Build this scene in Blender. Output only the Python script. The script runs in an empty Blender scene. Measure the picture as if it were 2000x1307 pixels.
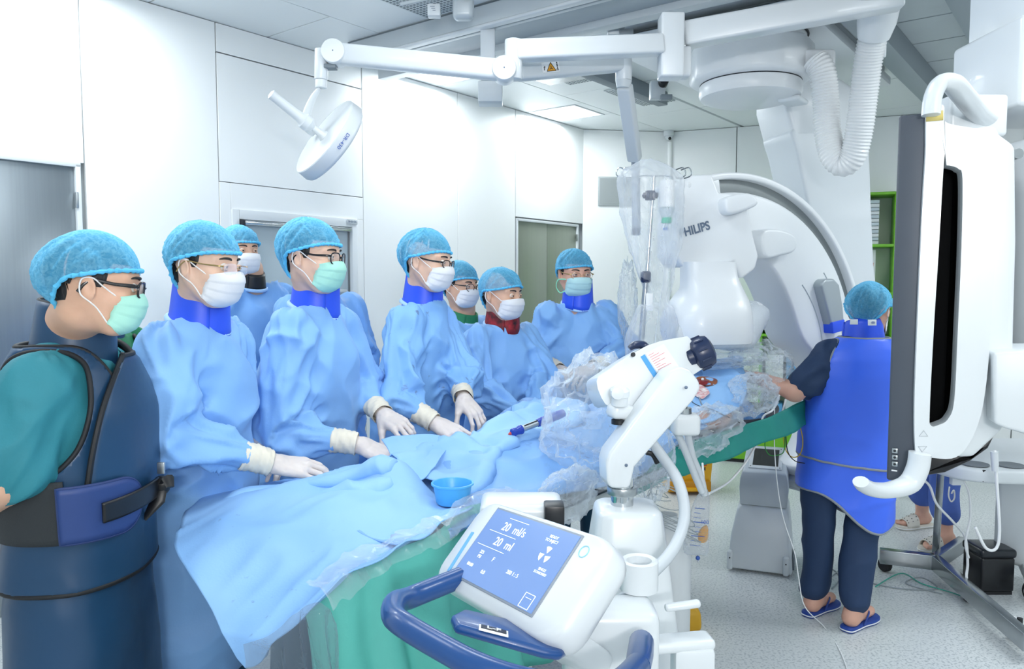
import bpy, bmesh, math, random
import numpy as np
from mathutils import Matrix, Vector
import openvdb

SC = bpy.context.scene
COL = SC.collection
PI = math.pi
rnd = random.Random(7)

# ------------------------------------------------------------------ camera
FOC = 1500.0            # focal length in pixels of the 2000 x 1307 frame
EYE = 1.53              # camera height
PITCH = math.radians(3.93)
cam = bpy.data.cameras.new('camera')
cam.sensor_width = 36.0
cam.lens = FOC / 2000.0 * 36.0
cam.clip_start = 0.05
cam_ob = bpy.data.objects.new('camera', cam)
COL.objects.link(cam_ob)
cam_ob.location = (0, 0, EYE)
cam_ob.rotation_euler = (PI / 2 - PITCH, 0, 0)
SC.camera = cam_ob

# ------------------------------------------------------------------ view + world
SC.view_settings.view_transform = 'Standard'
SC.view_settings.look = 'None'
SC.view_settings.gamma = 1.0
SC.view_settings.use_curve_mapping = False
SC.view_settings.exposure = -0.58
wld = bpy.data.worlds.new('world')
SC.world = wld
wld.use_nodes = True
wld.node_tree.nodes['Background'].inputs[0].default_value = (0.86, 0.93, 1.0, 1)
wld.node_tree.nodes['Background'].inputs[1].default_value = 0.62

# room axes: AU runs along the left wall (away), AN points from that wall into the room
ANG = math.radians(37.7)
AU = np.array([math.sin(ANG), math.cos(ANG), 0.0])
AN = np.array([math.cos(ANG), -math.sin(ANG), 0.0])
AZ = np.array([0, 0, 1.0])
CZ = 2.95               # ceiling height
TL = -3.94              # left wall plane
def S(s, t, z=0.0):
    return AU * s + AN * t + AZ * z
CP, SP = math.cos(PITCH), math.sin(PITCH)
def ray(px, py):
    x = (px - 1000) / FOC; y = -(py - 653.5) / FOC
    return np.array([x, CP + y * SP, -SP + y * CP])
def at(px, py, Y):      # a point of the room seen at a pixel, at depth Y
    r = ray(px, py)
    return np.array([0, 0, EYE]) + r * (Y / r[1])
def atz(px, py, z):     # ... at height z
    r = ray(px, py)
    return np.array([0, 0, EYE]) + r * ((z - EYE) / r[2])
def stz(p):
    return float(p @ AU), float(p @ AN), float(p[2])

# ------------------------------------------------------------------ lamps
def area(name, loc, aim, sx, sy, power, col=(1, 1, 1)):
    l = bpy.data.lights.new(name, 'AREA')
    l.shape = 'RECTANGLE'; l.size = sx; l.size_y = sy; l.energy = power; l.color = col
    o = bpy.data.objects.new(name, l)
    COL.objects.link(o)
    o.location = loc
    o.rotation_euler = Vector(np.array(aim) - np.array(loc)).to_track_quat('-Z', 'Z' if abs(Vector(np.array(aim) - np.array(loc)).normalized().z) < .9 else 'Y').to_euler()
    return o
# the photographer's flash, bounced: a big soft light high behind the camera
area('flash_bounce', (0.7, -1.7, 2.7), (0.2, 3.6, 1.1), 2.6, 1.6, 74, (1.0, 0.985, 0.97))
area('flash_head', (0.25, -1.5, 1.9), (0.15, -0.6, CZ), 0.35, 0.25, 100, (1.0, 0.985, 0.97))
# rows of flush ceiling panels (those out of frame get only their light), plus unseen fill lights added to brighten the right side
PANELS_FILLS = [(5.50, -3.67), (3.95, -3.60), (1.55, -3.45), (0.3, -3.2), (1.9, -1.5), (0.6, -1.7), (5.4, 1.3), (2.3, 0.5), (4.2, 0.45)]
PANELS_FILLS_W = [24, 28, 25, 22, 20, 14, 36, 30, 44]
for (s_, t_), w_ in zip(PANELS_FILLS, PANELS_FILLS_W):
    p_ = S(s_, t_, CZ - 0.03)
    area('panel_or_fill_light', p_, p_ - AZ, 0.55, 0.55, w_, (0.93, 0.98, 1.0)).rotation_euler = (0, 0, -ANG)

# ------------------------------------------------------------------ materials
def srgb(h):
    if isinstance(h, str):
        c = [int(h[i:i + 2], 16) / 255 for i in (0, 2, 4)]
    else:
        c = [v / 255 for v in h]
    return tuple(((v / 12.92) if v <= 0.04045 else ((v + 0.055) / 1.055) ** 2.4) for v in c)
MATS = {}
def mat(name, col, rough=0.5, metal=0.0, var=0.0, vscale=8.0, bump=0.0, bscale=60.0, alpha=1.0, emit=0.0,
        spec=0.5, coat=0.0, sub=0.0, stretch=None, col2=None, sheen=0.0):
    if name in MATS: return MATS[name]
    m = bpy.data.materials.new(name); m.use_nodes = True
    nt = m.node_tree; b = nt.nodes['Principled BSDF']
    c = (*srgb(col), 1)
    b.inputs['Base Color'].default_value = c
    b.inputs['Roughness'].default_value = rough
    b.inputs['Metallic'].default_value = metal
    b.inputs['Specular IOR Level'].default_value = spec
    b.inputs['Coat Weight'].default_value = coat
    b.inputs['Alpha'].default_value = alpha
    if sheen: b.inputs['Sheen Weight'].default_value = sheen
    if sub:
        b.inputs['Subsurface Weight'].default_value = sub
        b.inputs['Subsurface Radius'].default_value = (0.012, 0.005, 0.003)
        b.inputs['Subsurface Scale'].default_value = 1.0
    if emit:
        b.inputs['Emission Color'].default_value = c
        b.inputs['Emission Strength'].default_value = emit
    if var or bump:
        tc = nt.nodes.new('ShaderNodeTexCoord'); src = tc.outputs['Object']
        if stretch:
            mp = nt.nodes.new('ShaderNodeMapping'); mp.inputs['Scale'].default_value = stretch
            nt.links.new(src, mp.inputs['Vector']); src = mp.outputs['Vector']
        if var:
            nz = nt.nodes.new('ShaderNodeTexNoise'); nz.inputs['Scale'].default_value = vscale
            nz.inputs['Detail'].default_value = 4
            nt.links.new(src, nz.inputs['Vector'])
            rp = nt.nodes.new('ShaderNodeMapRange')
            rp.inputs['From Min'].default_value = 0.3; rp.inputs['From Max'].default_value = 0.7
            nt.links.new(nz.outputs['Fac'], rp.inputs['Value'])
            mx = nt.nodes.new('ShaderNodeMix'); mx.data_type = 'RGBA'
            c2 = (*srgb(col2), 1) if col2 else tuple([v * (1 - var) for v in c[:3]] + [1])
            mx.inputs['A'].default_value = c; mx.inputs['B'].default_value = c2
            nt.links.new(rp.outputs['Result'], mx.inputs['Factor'])
            nt.links.new(mx.outputs['Result'], b.inputs['Base Color'])
        if bump:
            nb = nt.nodes.new('ShaderNodeTexNoise'); nb.inputs['Scale'].default_value = bscale
            nb.inputs['Detail'].default_value = 3
            nt.links.new(src, nb.inputs['Vector'])
            bp = nt.nodes.new('ShaderNodeBump'); bp.inputs['Strength'].default_value = bump
            bp.inputs['Distance'].default_value = 0.004
            nt.links.new(nb.outputs['Fac'], bp.inputs['Height'])
            nt.links.new(bp.outputs['Normal'], b.inputs['Normal'])
    MATS[name] = m
    return m
def film(name, col=(235, 240, 245), clear=0.75, rough=0.12, bump=0.6, bscale=25):
    """thin clear plastic: see-through, with a milky part and sharp glints"""
    m = bpy.data.materials.new(name); m.use_nodes = True
    nt = m.node_tree; out = nt.nodes['Material Output']; b = nt.nodes['Principled BSDF']
    b.inputs['Base Color'].default_value = (*srgb(col), 1); b.inputs['Roughness'].default_value = rough
    b.inputs['Specular IOR Level'].default_value = 0.9
    tr = nt.nodes.new('ShaderNodeBsdfTransparent')
    mx = nt.nodes.new('ShaderNodeMixShader')
    tc = nt.nodes.new('ShaderNodeTexCoord')
    nz = nt.nodes.new('ShaderNodeTexNoise'); nz.inputs['Scale'].default_value = bscale; nz.inputs['Detail'].default_value = 5
    nz.inputs['Distortion'].default_value = 1.2
    nt.links.new(tc.outputs['Object'], nz.inputs['Vector'])
    lw = nt.nodes.new('ShaderNodeLayerWeight'); lw.inputs['Blend'].default_value = 0.35
    ma = nt.nodes.new('ShaderNodeMath'); ma.operation = 'MULTIPLY_ADD'
    ma.inputs[1].default_value = 0.55; ma.inputs[2].default_value = 1 - clear; ma.use_clamp = True
    nt.links.new(lw.outputs['Facing'], ma.inputs[0])
    bp = nt.nodes.new('ShaderNodeBump'); bp.inputs['Strength'].default_value = bump; bp.inputs['Distance'].default_value = 0.01
    nt.links.new(nz.outputs['Fac'], bp.inputs['Height'])
    nt.links.new(bp.outputs['Normal'], b.inputs['Normal']); nt.links.new(bp.outputs['Normal'], lw.inputs['Normal'])
    nt.links.new(ma.outputs[0], mx.inputs['Fac'])
    tl = nt.nodes.new('ShaderNodeBsdfTranslucent'); tl.inputs['Color'].default_value = (*srgb(col), 1)
    m2 = nt.nodes.new('ShaderNodeMixShader'); m2.inputs['Fac'].default_value = 0.42
    nt.links.new(b.outputs[0], m2.inputs[1]); nt.links.new(tl.outputs[0], m2.inputs[2])
    nt.links.new(tr.outputs[0], mx.inputs[1]); nt.links.new(m2.outputs[0], mx.inputs[2])
    nt.links.new(mx.outputs[0], out.inputs['Surface'])
    MATS[name] = m
    return m

M_wall = mat('wall_paint', 'f4f8f9', 0.34, var=0.02, vscale=2)
M_ceil = mat('ceiling_paint', 'eef3f5', 0.4, var=0.02, vscale=2)
M_joint = mat('joint_grey', 'b9c2c6', 0.6)
M_ceilgrey = mat('aluminium_tile', 'cdd6da', 0.45, var=0.04)
M_rail = mat('rail_grey', 'c3cbd0', 0.4, 0.15)
M_raildark = mat('rail_dark', '7d8890', 0.5, 0.2)
M_white = mat('white_enamel', 'dde3e7', 0.28, var=0.012, vscale=5, coat=0.15)
M_white2 = mat('white_plastic', 'dce2e6', 0.38, var=0.015, vscale=5)
M_offwhite = mat('pale_grey_plastic', 'd3dade', 0.4, var=0.02)
M_black = mat('black_plastic', '14161b', 0.38)
M_rubber = mat('black_rubber', '1c1e22', 0.7, bump=0.1)
M_navy = mat('navy_plastic', '1d2b4c', 0.3)
M_steel = mat('brushed_steel', 'b9bfc2', 0.3, 0.9, var=0.08, vscale=6, stretch=(1, 1, 14))
M_door = mat('door_steel', '98a1a7', 0.33, 0.8, var=0.06, vscale=3, stretch=(30, 30, 0.6))
M_doorfar = mat('far_door_steel', '9ba396', 0.36, 0.55, var=0.06, vscale=3, stretch=(30, 30, 0.6))
M_chrome = mat('chrome', 'd9dcde', 0.12, 1.0)
M_lamp = mat('lamp_diffuser', 'ffffff', 0.5, emit=3.0)
M_green = mat('green_laminate', '76c02c', 0.4, var=0.04)
M_ink = mat('grey_ink', '67788e', 0.6)
M_inkblue = mat('blue_ink', '3a5fb0', 0.6)
M_inkwhite = mat('white_ink', 'f1f4f6', 0.6)
M_orange = mat('warning_orange', 'e9a52c', 0.6)
M_inkblack = mat('black_ink', '20242b', 0.6)

def floor_mat():
    m = bpy.data.materials.new('vinyl_floor'); m.use_nodes = True
    nt = m.node_tree; b = nt.nodes['Principled BSDF']
    tc = nt.nodes.new('ShaderNodeTexCoord')
    n1 = nt.nodes.new('ShaderNodeTexNoise'); n1.inputs['Scale'].default_value = 90; n1.inputs['Detail'].default_value = 2
    n2 = nt.nodes.new('ShaderNodeTexNoise'); n2.inputs['Scale'].default_value = 2.2; n2.inputs['Detail'].default_value = 3
    for x in (n1, n2): nt.links.new(tc.outputs['Object'], x.inputs['Vector'])
    r = nt.nodes.new('ShaderNodeValToRGB')
    r.color_ramp.elements[0].position = 0.36; r.color_ramp.elements[0].color = (*srgb('a9b2b6'), 1)
    r.color_ramp.elements[1].position = 0.5; r.color_ramp.elements[1].color = (*srgb('d8ddde'), 1)
    nt.links.new(n1.outputs['Fac'], r.inputs[0])
    mx = nt.nodes.new('ShaderNodeMix'); mx.data_type = 'RGBA'; mx.inputs['B'].default_value = (*srgb('c9d0d2'), 1)
    rp = nt.nodes.new('ShaderNodeMapRange'); rp.inputs['From Min'].default_value = 0.35; rp.inputs['From Max'].default_value = 0.7; rp.inputs['To Max'].default_value = 0.6
    nt.links.new(n2.outputs['Fac'], rp.inputs[0]); nt.links.new(rp.outputs[0], mx.inputs['Factor'])
    nt.links.new(r.outputs[0], mx.inputs['A']); nt.links.new(mx.outputs['Result'], b.inputs['Base Color'])
    b.inputs['Roughness'].default_value = 0.32
    return m
M_floor = floor_mat()

# ------------------------------------------------------------------ mesh building
def frame(o, ez, ex=(1, 0, 0)):
    ez = np.array(ez, float); ez /= np.linalg.norm(ez)
    ex = np.array(ex, float); ex = ex - ez * (ex @ ez)
    if np.linalg.norm(ex) < 1e-6:
        ex = np.array([0, 1.0, 0]); ex = ex - ez * (ex @ ez)
    ex /= np.linalg.norm(ex)
    M = np.eye(4); M[:3, 0] = ex; M[:3, 1] = np.cross(ez, ex); M[:3, 2] = ez; M[:3, 3] = o
    return M
def fxyz(o, ex, ey, ez):
    M = np.eye(4); M[:3, 0] = ex; M[:3, 1] = ey; M[:3, 2] = ez; M[:3, 3] = o
    return M
def tf(M, p):
    p = np.asarray(p, float)
    return p @ M[:3, :3].T + M[:3, 3]
ROOM = fxyz((0, 0, 0), AU, AN, AZ)     # columns: s, t, z  (AU x AN = -AZ: left handed, faces are re-oriented on build)
def spline(pts, n=8, closed=False):
    P = [np.array(p, float) for p in pts]; k = len(P); out = []
    rng = range(k if closed else k - 1)
    for i in rng:
        if closed: a, b, c, d = P[(i - 1) % k], P[i], P[(i + 1) % k], P[(i + 2) % k]
        else: a, b, c, d = P[max(i - 1, 0)], P[i], P[i + 1], P[min(i + 2, k - 1)]
        for j in range(n):
            t = j / n
            out.append(0.5 * ((2 * b) + (c - a) * t + (2 * a - 5 * b + 4 * c - d) * t * t + (-a + 3 * b - 3 * c + d) * t ** 3))
    if not closed: out.append(P[-1])
    return np.array(out)
class MB:
    def __init__(self): self.v = []; self.f = []; self.mi = []; self.cur = 0
    def add(self, vs, fs):
        o = len(self.v); self.v.extend([tuple(map(float, p)) for p in vs])
        for f in fs: self.f.append([i + o for i in f]); self.mi.append(self.cur)
        return self
    def box(self, c, size, M=None):
        c = np.array(c, float); h = np.array(size, float) / 2
        vs = np.array([c + h * np.array(q) for q in [(-1, -1, -1), (1, -1, -1), (1, 1, -1), (-1, 1, -1), (-1, -1, 1), (1, -1, 1), (1, 1, 1), (-1, 1, 1)]])
        if M is not None: vs = tf(M, vs)
        return self.add(vs, [(0, 3, 2, 1), (4, 5, 6, 7), (0, 1, 5, 4), (1, 2, 6, 5), (2, 3, 7, 6), (3, 0, 4, 7)])
    def rbox(self, s0, s1, t0, t1, z0, z1):   # a box in room coordinates
        return self.box(((s0 + s1) / 2, (t0 + t1) / 2, (z0 + z1) / 2), (abs(s1 - s0), abs(t1 - t0), abs(z1 - z0)), ROOM)
    def prism(self, poly, M, d0, d1):        # polygon in the M xy plane, extruded d0..d1 along M z
        k = len(poly)
        a = tf(M, [(p[0], p[1], d0) for p in poly]); b = tf(M, [(p[0], p[1], d1) for p in poly])
        return self.add(np.vstack([a, b]), [list(range(k))[::-1], list(range(k, 2 * k))] + [(i, (i + 1) % k, k + (i + 1) % k, k + i) for i in range(k)])
    def rings(self, rings, caps=True, closed=False):   # list of rings, each (n,3)
        n = len(rings[0]); vs = np.vstack(rings); fs = []; m = len(rings)
        for i in range(m if closed else m - 1):
            a, b = i * n, ((i + 1) % m) * n
            for j in range(n):
                k = (j + 1) % n
                fs.append((a + j, a + k, b + k, b + j))
        if caps and not closed:
            fs.append(list(range(n))[::-1]); fs.append(list(range((m - 1) * n, m * n)))
        return self.add(vs, fs)
    def tube(self, pts, r, n=10, caps=True, closed=False, flat=None):
        P = np.array(pts, float); m = len(P)
        R = np.full(m, r) if np.isscalar(r) else np.array(r, float)
        if len(R) != m: R = np.interp(np.linspace(0, 1, m), np.linspace(0, 1, len(R)), R)
        T = np.gradient(P, axis=0)
        if closed: T = np.roll(P, -1, 0) - np.roll(P, 1, 0)
        T /= np.linalg.norm(T, axis=1)[:, None] + 1e-12
        x = np.cross(T[0], [0, 0, 1.0])
        if np.linalg.norm(x) < 1e-3: x = np.cross(T[0], [1.0, 0, 0])
        x /= np.linalg.norm(x); rings = []
        an = np.arange(n) * 2 * PI / n
        for i in range(m):
            x = x - T[i] * (x @ T[i]); x /= np.linalg.norm(x) + 1e-12
            y = np.cross(T[i], x)
            fx, fy = (1, 1) if flat is None else flat
            rings.append(P[i] + R[i] * (np.cos(an)[:, None] * x * fx + np.sin(an)[:, None] * y * fy))
        return self.rings(rings, caps, closed)
    def lathe(self, prof, M, n=28, caps=True):
        an = np.arange(n) * 2 * PI / n
        return self.rings([tf(M, np.c_[r * np.cos(an), r * np.sin(an), np.full(n, z)]) for r, z in prof], caps)
    def grid(self, P, cu=False, cv=False):
        P = np.asarray(P, float); nu, nv = P.shape[:2]; fs = []
        for i in range(nu if cu else nu - 1):
            for j in range(nv if cv else nv - 1):
                i2, j2 = (i + 1) % nu, (j + 1) % nv
                fs.append((i * nv + j, i2 * nv + j, i2 * nv + j2, i * nv + j2))
        return self.add(P.reshape(-1, 3), fs)
    def ball(self, c, r, nu=14, nv=9, M=None):
        r = np.array([r] * 3 if np.isscalar(r) else r, float)
        an = np.arange(nu) * 2 * PI / nu; rs = []
        for k in range(1, nv):
            a = PI * k / nv
            p = np.c_[np.sin(a) * np.cos(an), np.sin(a) * np.sin(an), np.full(nu, np.cos(a))] * r + np.array(c)
            rs.append(p if M is None else tf(M, p))
        return self.rings(rs)
    def build(self, name, m, parent=None, bevel=0.0, segs=2, smooth=True, ang=40, solid=0.0, subdiv=0, recalc=True):
        me = bpy.data.meshes.new(name)
        me.from_pydata(self.v, [], self.f)
        ms = m if isinstance(m, (list, tuple)) else [m]
        for x in ms: me.materials.append(x)
        if len(ms) > 1: me.polygons.foreach_set('material_index', self.mi)
        if recalc or bevel:
            b = bmesh.new(); b.from_mesh(me)
            if recalc: bmesh.ops.recalc_face_normals(b, faces=b.faces)
            if bevel:
                ed = [e for e in b.edges if len(e.link_faces) == 2 and e.calc_face_angle(0) > math.radians(30)]
                bmesh.ops.bevel(b, geom=ed, offset=bevel, offset_type='OFFSET', segments=segs, profile=0.5, affect='EDGES', clamp_overlap=True)
            b.to_mesh(me); b.free()
        if smooth:
            me.polygons.foreach_set('use_smooth', [True] * len(me.polygons))
            me.set_sharp_from_angle(angle=math.radians(ang))
        o = bpy.data.objects.new(name, me); COL.objects.link(o)
        if parent is not None: attach(o, parent)
        if solid:
            d = o.modifiers.new('solid', 'SOLIDIFY'); d.thickness = solid; d.offset = 0
        if subdiv:
            d = o.modifiers.new('sub', 'SUBSURF'); d.levels = subdiv; d.render_levels = subdiv
        return o
def attach(o, parent):
    o.parent = parent
    w = Matrix.Translation((0, 0, 0)); p = parent
    w = Matrix(parent['_w']) if '_w' in parent else world_of(parent)
    o.matrix_parent_inverse = w.inverted()
def world_of(o):
    m = Matrix.LocRotScale(o.location, o.rotation_euler, o.scale)
    if o.parent: m = world_of(o.parent) @ o.matrix_parent_inverse @ m
    return m
def thing(name, label, cat, loc, group=None, kind=None):
    o = bpy.data.objects.new(name, None); COL.objects.link(o)
    o.location = tuple(float(v) for v in loc); o.empty_display_size = 0.1
    return tag(o, label, cat, group, kind)
def tag(o, label=None, cat=None, group=None, kind=None):
    if label: o['label'] = label
    if cat: o['category'] = cat
    if group: o['group'] = group
    if kind: o['kind'] = kind
    return o
def text(body, name, M, size, m, parent, align='CENTER', bold=0.0, sx=1.0, shear=0.0, lift=0.0006):
    c = bpy.data.curves.new(name, 'FONT'); c.body = body; c.size = size; c.align_x = align; c.align_y = 'CENTER'
    c.extrude = 0.0003; c.offset = bold; c.shear = shear
    t = bpy.data.objects.new(name + '_curve', c); me = bpy.data.meshes.new_from_object(t)
    bpy.data.objects.remove(t); bpy.data.curves.remove(c)
    me.name = name; me.materials.clear(); me.materials.append(m)
    me.transform(Matrix(np.asarray(M).tolist()) @ Matrix.Translation((0, 0, lift)) @ Matrix.Diagonal((sx, 1, 1, 1)))
    o = bpy.data.objects.new(name, me); COL.objects.link(o)
    if parent is not None: attach(o, parent)
    return o
def cloth(o, levels=0, thick=0.0):
    return o

# numpy value noise -------------------------------------------------
_rs = np.random.RandomState(5)
_perm = np.concatenate([_rs.permutation(256)] * 3)
_val = _rs.rand(256) * 2 - 1
def vnoise(p, seed=0):
    p = np.asarray(p, float) + seed * 17.31
    i = np.floor(p).astype(int); f = p - i; f = f * f * f * (f * (f * 6 - 15) + 10); i &= 255
    def h(dx, dy, dz): return _val[_perm[_perm[_perm[(i[:, 0] + dx) & 255] + ((i[:, 1] + dy) & 255)] + ((i[:, 2] + dz) & 255)]]
    x, y, z = f[:, 0], f[:, 1], f[:, 2]
    a = h(0, 0, 0) * (1 - x) + h(1, 0, 0) * x; b = h(0, 1, 0) * (1 - x) + h(1, 1, 0) * x
    c = h(0, 0, 1) * (1 - x) + h(1, 0, 1) * x; d = h(0, 1, 1) * (1 - x) + h(1, 1, 1) * x
    return (a * (1 - y) + b * y) * (1 - z) + (c * (1 - y) + d * y) * z
def fbm(p, oct=3, seed=0):
    p = np.asarray(p, float); s = 0; a = 1.0
    for k in range(oct): s = s + a * vnoise(p * 2 ** k, seed + k * 3); a *= 0.5
    return s
def crease(p, seed=0, w=0.35):          # sharp fold lines on the zero set of a noise
    q = np.abs(vnoise(p, seed)); return np.exp(-(q / w) ** 2 * 4) 
# ================================================================== ROOM
def panels(name, parent, rects, M, d, m, gap=0.004, bev=0.0015):
    """flat panels (u0,u1,v0,v1) proud of a wall by d, each its own piece"""
    for (a, b, c, e) in rects:
        mb = MB(); mb.box(((a + b) / 2, (c + e) / 2, d / 2), (b - a - gap, e - c - gap, d), M)
        mb.build(name, m, parent, bevel=bev, segs=1)
# left wall: sheet of joint grey behind, panels proud of it; openings for doors and the window
WL = fxyz(S(0, TL), AU, AZ, AN)
wall_left = MB().box((2.95, CZ / 2, -0.06), (6.6, CZ, 0.08), WL).build('wall_left', M_joint, smooth=False)
tag(wall_left, kind='structure')
D1 = (0.45, 1.684, 2.09); WN = (2.485, 3.40, 1.94); D2 = (5.134, 6.085, 2.06)
panels('panel', wall_left, [(-0.35, 0.45, 0, 2.095), (-0.35, 0.55, 2.095, CZ), (0.55, 1.706, 2.095, CZ), (1.706, 2.416, 0, CZ),
    (2.416, 3.46, 2.79, CZ), (2.416, 3.46, 2.085, 2.79), (3.46, 4.402, 0, CZ), (4.402, 5.12, 0, CZ), (5.12, 6.17, 2.07, CZ),
    (2.416, 3.46, 0.0, 0.7)], WL, 0.02, M_wall, gap=0.007)
# infill around the window
for r in ((2.416, 2.485, 0.7, 2.085), (2.485, 3.46, 1.94, 2.085), (3.40, 3.46, 0.7, 1.94)):
    MB().box(((r[0] + r[1]) / 2, (r[2] + r[3]) / 2, 0.01), (r[1] - r[0] - 0.001, r[3] - r[2] - 0.001, 0.019), WL).build('panel', M_wall, wall_left, bevel=0.0015, segs=1)
# door_1: steel sliding door at the left edge
d1 = thing('door_1', None, None, S(1.05, TL), kind='structure')
for a, b in ((0.45, 1.06), (1.064, 1.66)):
    MB().box(((a + b) / 2, 1.04, -0.006), (b - a, 2.08, 0.03), WL).build('door_leaf', M_door, d1, bevel=0.002)
m = MB()
m.box((1.672, 1.045, 0.012), (0.024, 2.09, 0.03), WL); m.box((1.06, 2.088, 0.012), (1.25, 0.024, 0.03), WL)
m.build('door_frame', M_offwhite, d1, bevel=0.002)
MB().box((1.662, 1.92, 0.024), (0.012, 0.075, 0.02), WL).build('hinge', M_steel, d1, bevel=0.003)
# window_1: recessed pass-through with a roller blind case
w1 = thing('window_1', None, None, S(2.95, TL, 1.3), kind='structure')
m = MB()
for r in ((2.485, 2.53, 0.7, 1.94), (3.355, 3.40, 0.7, 1.94), (2.53, 3.355, 1.885, 1.94), (2.53, 3.355, 0.7, 0.76)):
    m.box(((r[0] + r[1]) / 2, (r[2] + r[3]) / 2, 0.015), (r[1] - r[0], r[3] - r[2], 0.034), WL)
m.build('window_frame', M_white2, w1, bevel=0.004)
MB().box((2.945, 1.31, -0.012), (0.80, 1.12, 0.006), WL).build('pane', mat('window_pane', 'bccbd2', 0.12, var=0.03), w1)
m = MB(); m.box((2.94, 1.868, 0.028), (0.80, 0.026, 0.03), WL); m.build('blind_case', M_chrome, w1, bevel=0.008, segs=3)
m = MB(); m.box((2.543, 1.862, 0.034), (0.024, 0.04, 0.04), WL); m.build('blind_end_cap', M_inkblack, w1, bevel=0.004)
MB().box((2.94, 1.47, 0.0), (0.78, 0.02, 0.012), WL).build('blind_bottom_bar', M_offwhite, w1, bevel=0.003)
lb = MB().box((3.352, 1.92, 0.036), (0.085, 0.032, 0.004), WL).build('nameplate', mat('plate_grey', 'c5ccd0', 0.5), w1, bevel=0.002)
m = MB()
for k in range(9): m.box((3.32 + k * 0.008, 1.92, 0.0385), (0.0045, 0.014 - 0.004 * (k % 3), 0.0006), WL)
m.build('nameplate_lettering', M_ink, w1, smooth=False)
# door_2: far double door in green-grey steel
d2 = thing('door_2', None, None, S(5.6, TL), kind='structure')
for a, b in ((5.15, 5.592), (5.598, 6.06)):
    MB().box(((a + b) / 2, 1.02, -0.006), (b - a, 2.04, 0.03), WL).build('door_leaf', M_doorfar, d2, bevel=0.002)
m = MB(); m.box((5.142, 1.03, 0.012), (0.018, 2.06, 0.028), WL); m.box((6.07, 1.03, 0.012), (0.022, 2.06, 0.028), WL); m.box((5.6, 2.05, 0.012), (0.93, 0.022, 0.028), WL)
m.build('door_frame', M_offwhite, d2, bevel=0.002)
MB().box((6.055, 1.94, 0.024), (0.012, 0.06, 0.02), WL).build('hinge', M_steel, d2, bevel=0.003)

# back corner wall, then the back wall
PC = [S(6.171, TL), S(6.784, -3.349), S(7.33, -1.45), S(7.95, 0.7), S(8.3, 3.2)]
def wall_between(name, a, b, seams, gap=0.007):
    d = b - a; L = np.linalg.norm(d); d = d / L; nn = np.cross(AZ, d)
    if nn @ (np.array([0, 0, 0]) - a) < 0: nn = -nn
    M = fxyz(a, d, AZ, nn)
    w = MB().box((L / 2, CZ / 2, -0.06), (L + 0.05, CZ, 0.08), M).build(name, M_joint, smooth=False)
    tag(w, kind='structure')
    e = [0] + seams + [L]
    panels('panel', w, [(e[i], e[i + 1], 0, CZ) for i in range(len(e) - 1)], M, 0.02, M_wall, gap)
    return w, M
wall_corner, WC = wall_between('wall_corner', PC[0], PC[1], [])
wall_back, WB = wall_between('wall_back', PC[1], PC[2], [0.62, 1.05, 1.6])
wall_back2, WB2 = wall_between('wall_back', PC[2], PC[3], [0.9, 1.8])
wall_back3, WB3 = wall_between('wall_back', PC[3], PC[4], [1.2])
# right wall and the wall behind the camera close the room
for nm, a, b in (('wall_right', S(8.3, 3.2), S(-2.6, 3.2)), ('wall_near', S(-2.6, 3.2), S(-2.6, TL)), ('wall_left', S(-2.6, TL), S(-0.35, TL))):
    d = b - a; L = np.linalg.norm(d); d /= L; nn = np.cross(AZ, d)
    if nn @ (S(2, 0) - a) < 0: nn = -nn
    M = fxyz(a, d, AZ, nn)
    tag(MB().box((L / 2, CZ / 2, -0.05), (L + .1, CZ, 0.1), M).build(nm, M_wall, smooth=False), kind='structure')
# pipe at the corner and small camera dome
m = MB().tube([PC[1] + AN * 0.02 + AU * -0.03 + AZ * 0.0, PC[1] + AN * 0.02 + AU * -0.03 + AZ * (CZ - 0.1)], 0.022, 12)
tag(m.build('trim_1', M_wall), kind='structure')
cp_ = PC[1] - AU * 0.06 + AN * 0.02
sc_ = thing('security_camera', 'small white dome camera with a black eye at the top of the far wall corner', 'camera', cp_ + AZ * (CZ))
Mc = frame(cp_ + AZ * (CZ - 0.0), (0, 0, -1))
MB().lathe([(0.045, 0), (0.05, 0.01), (0.05, 0.04), (0.045, 0.05)], Mc, 20).build('housing', M_white2, sc_)
MB().ball((0, 0, 0.055), (0.036, 0.036, 0.034), 16, 8, Mc).build('dome', M_white2, sc_)
MB().ball(cp_ + AZ * (CZ - 0.075) + np.array([0.005, -0.028, 0]), 0.015, 12, 8).build('lens', M_black, sc_)
# grey return-air grille on the corner wall
c_ = at(1197, 367, 7.0); sg = float((c_ - PC[0]) @ ((PC[1] - PC[0]) / np.linalg.norm(PC[1] - PC[0])))
vent = thing('wall_vent', 'dark grey square vent plate high on the white far corner wall', 'vent', tf(WC, (0.42, 2.38, 0.02)))
MB().box((0.35, 2.38, 0.028), (0.40, 0.27, 0.016), WC).build('vent_frame', mat('vent_grey', 'a3abad', 0.5), vent, bevel=0.004)
MB().box((0.35, 2.38, 0.0365), (0.37, 0.235, 0.002), WC).build('vent_plate', mat('vent_slat', '9aa2a4', 0.5), vent)
# floor
fl = MB().box((3.0, -0.4, -0.05), (11.6, 7.6, 0.1), ROOM).build('floor', M_floor, smooth=False)
tag(fl, kind='structure')
# ceiling: one slab, with tiles below it as pieces
ce = MB().box((3.0, -0.4, CZ + 0.06), (11.6, 7.6, 0.08), ROOM).build('ceiling', M_joint, smooth=False)
tag(ce, kind='structure')
def tile(s0, s1, t0, t1, m=M_ceil, gap=0.006, z=CZ):
    MB().rbox(s0 + gap / 2, s1 - gap / 2, t0 + gap / 2, t1 - gap / 2, z, z + 0.03).build('tile', m, ce, bevel=0.0015, segs=1)
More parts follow.
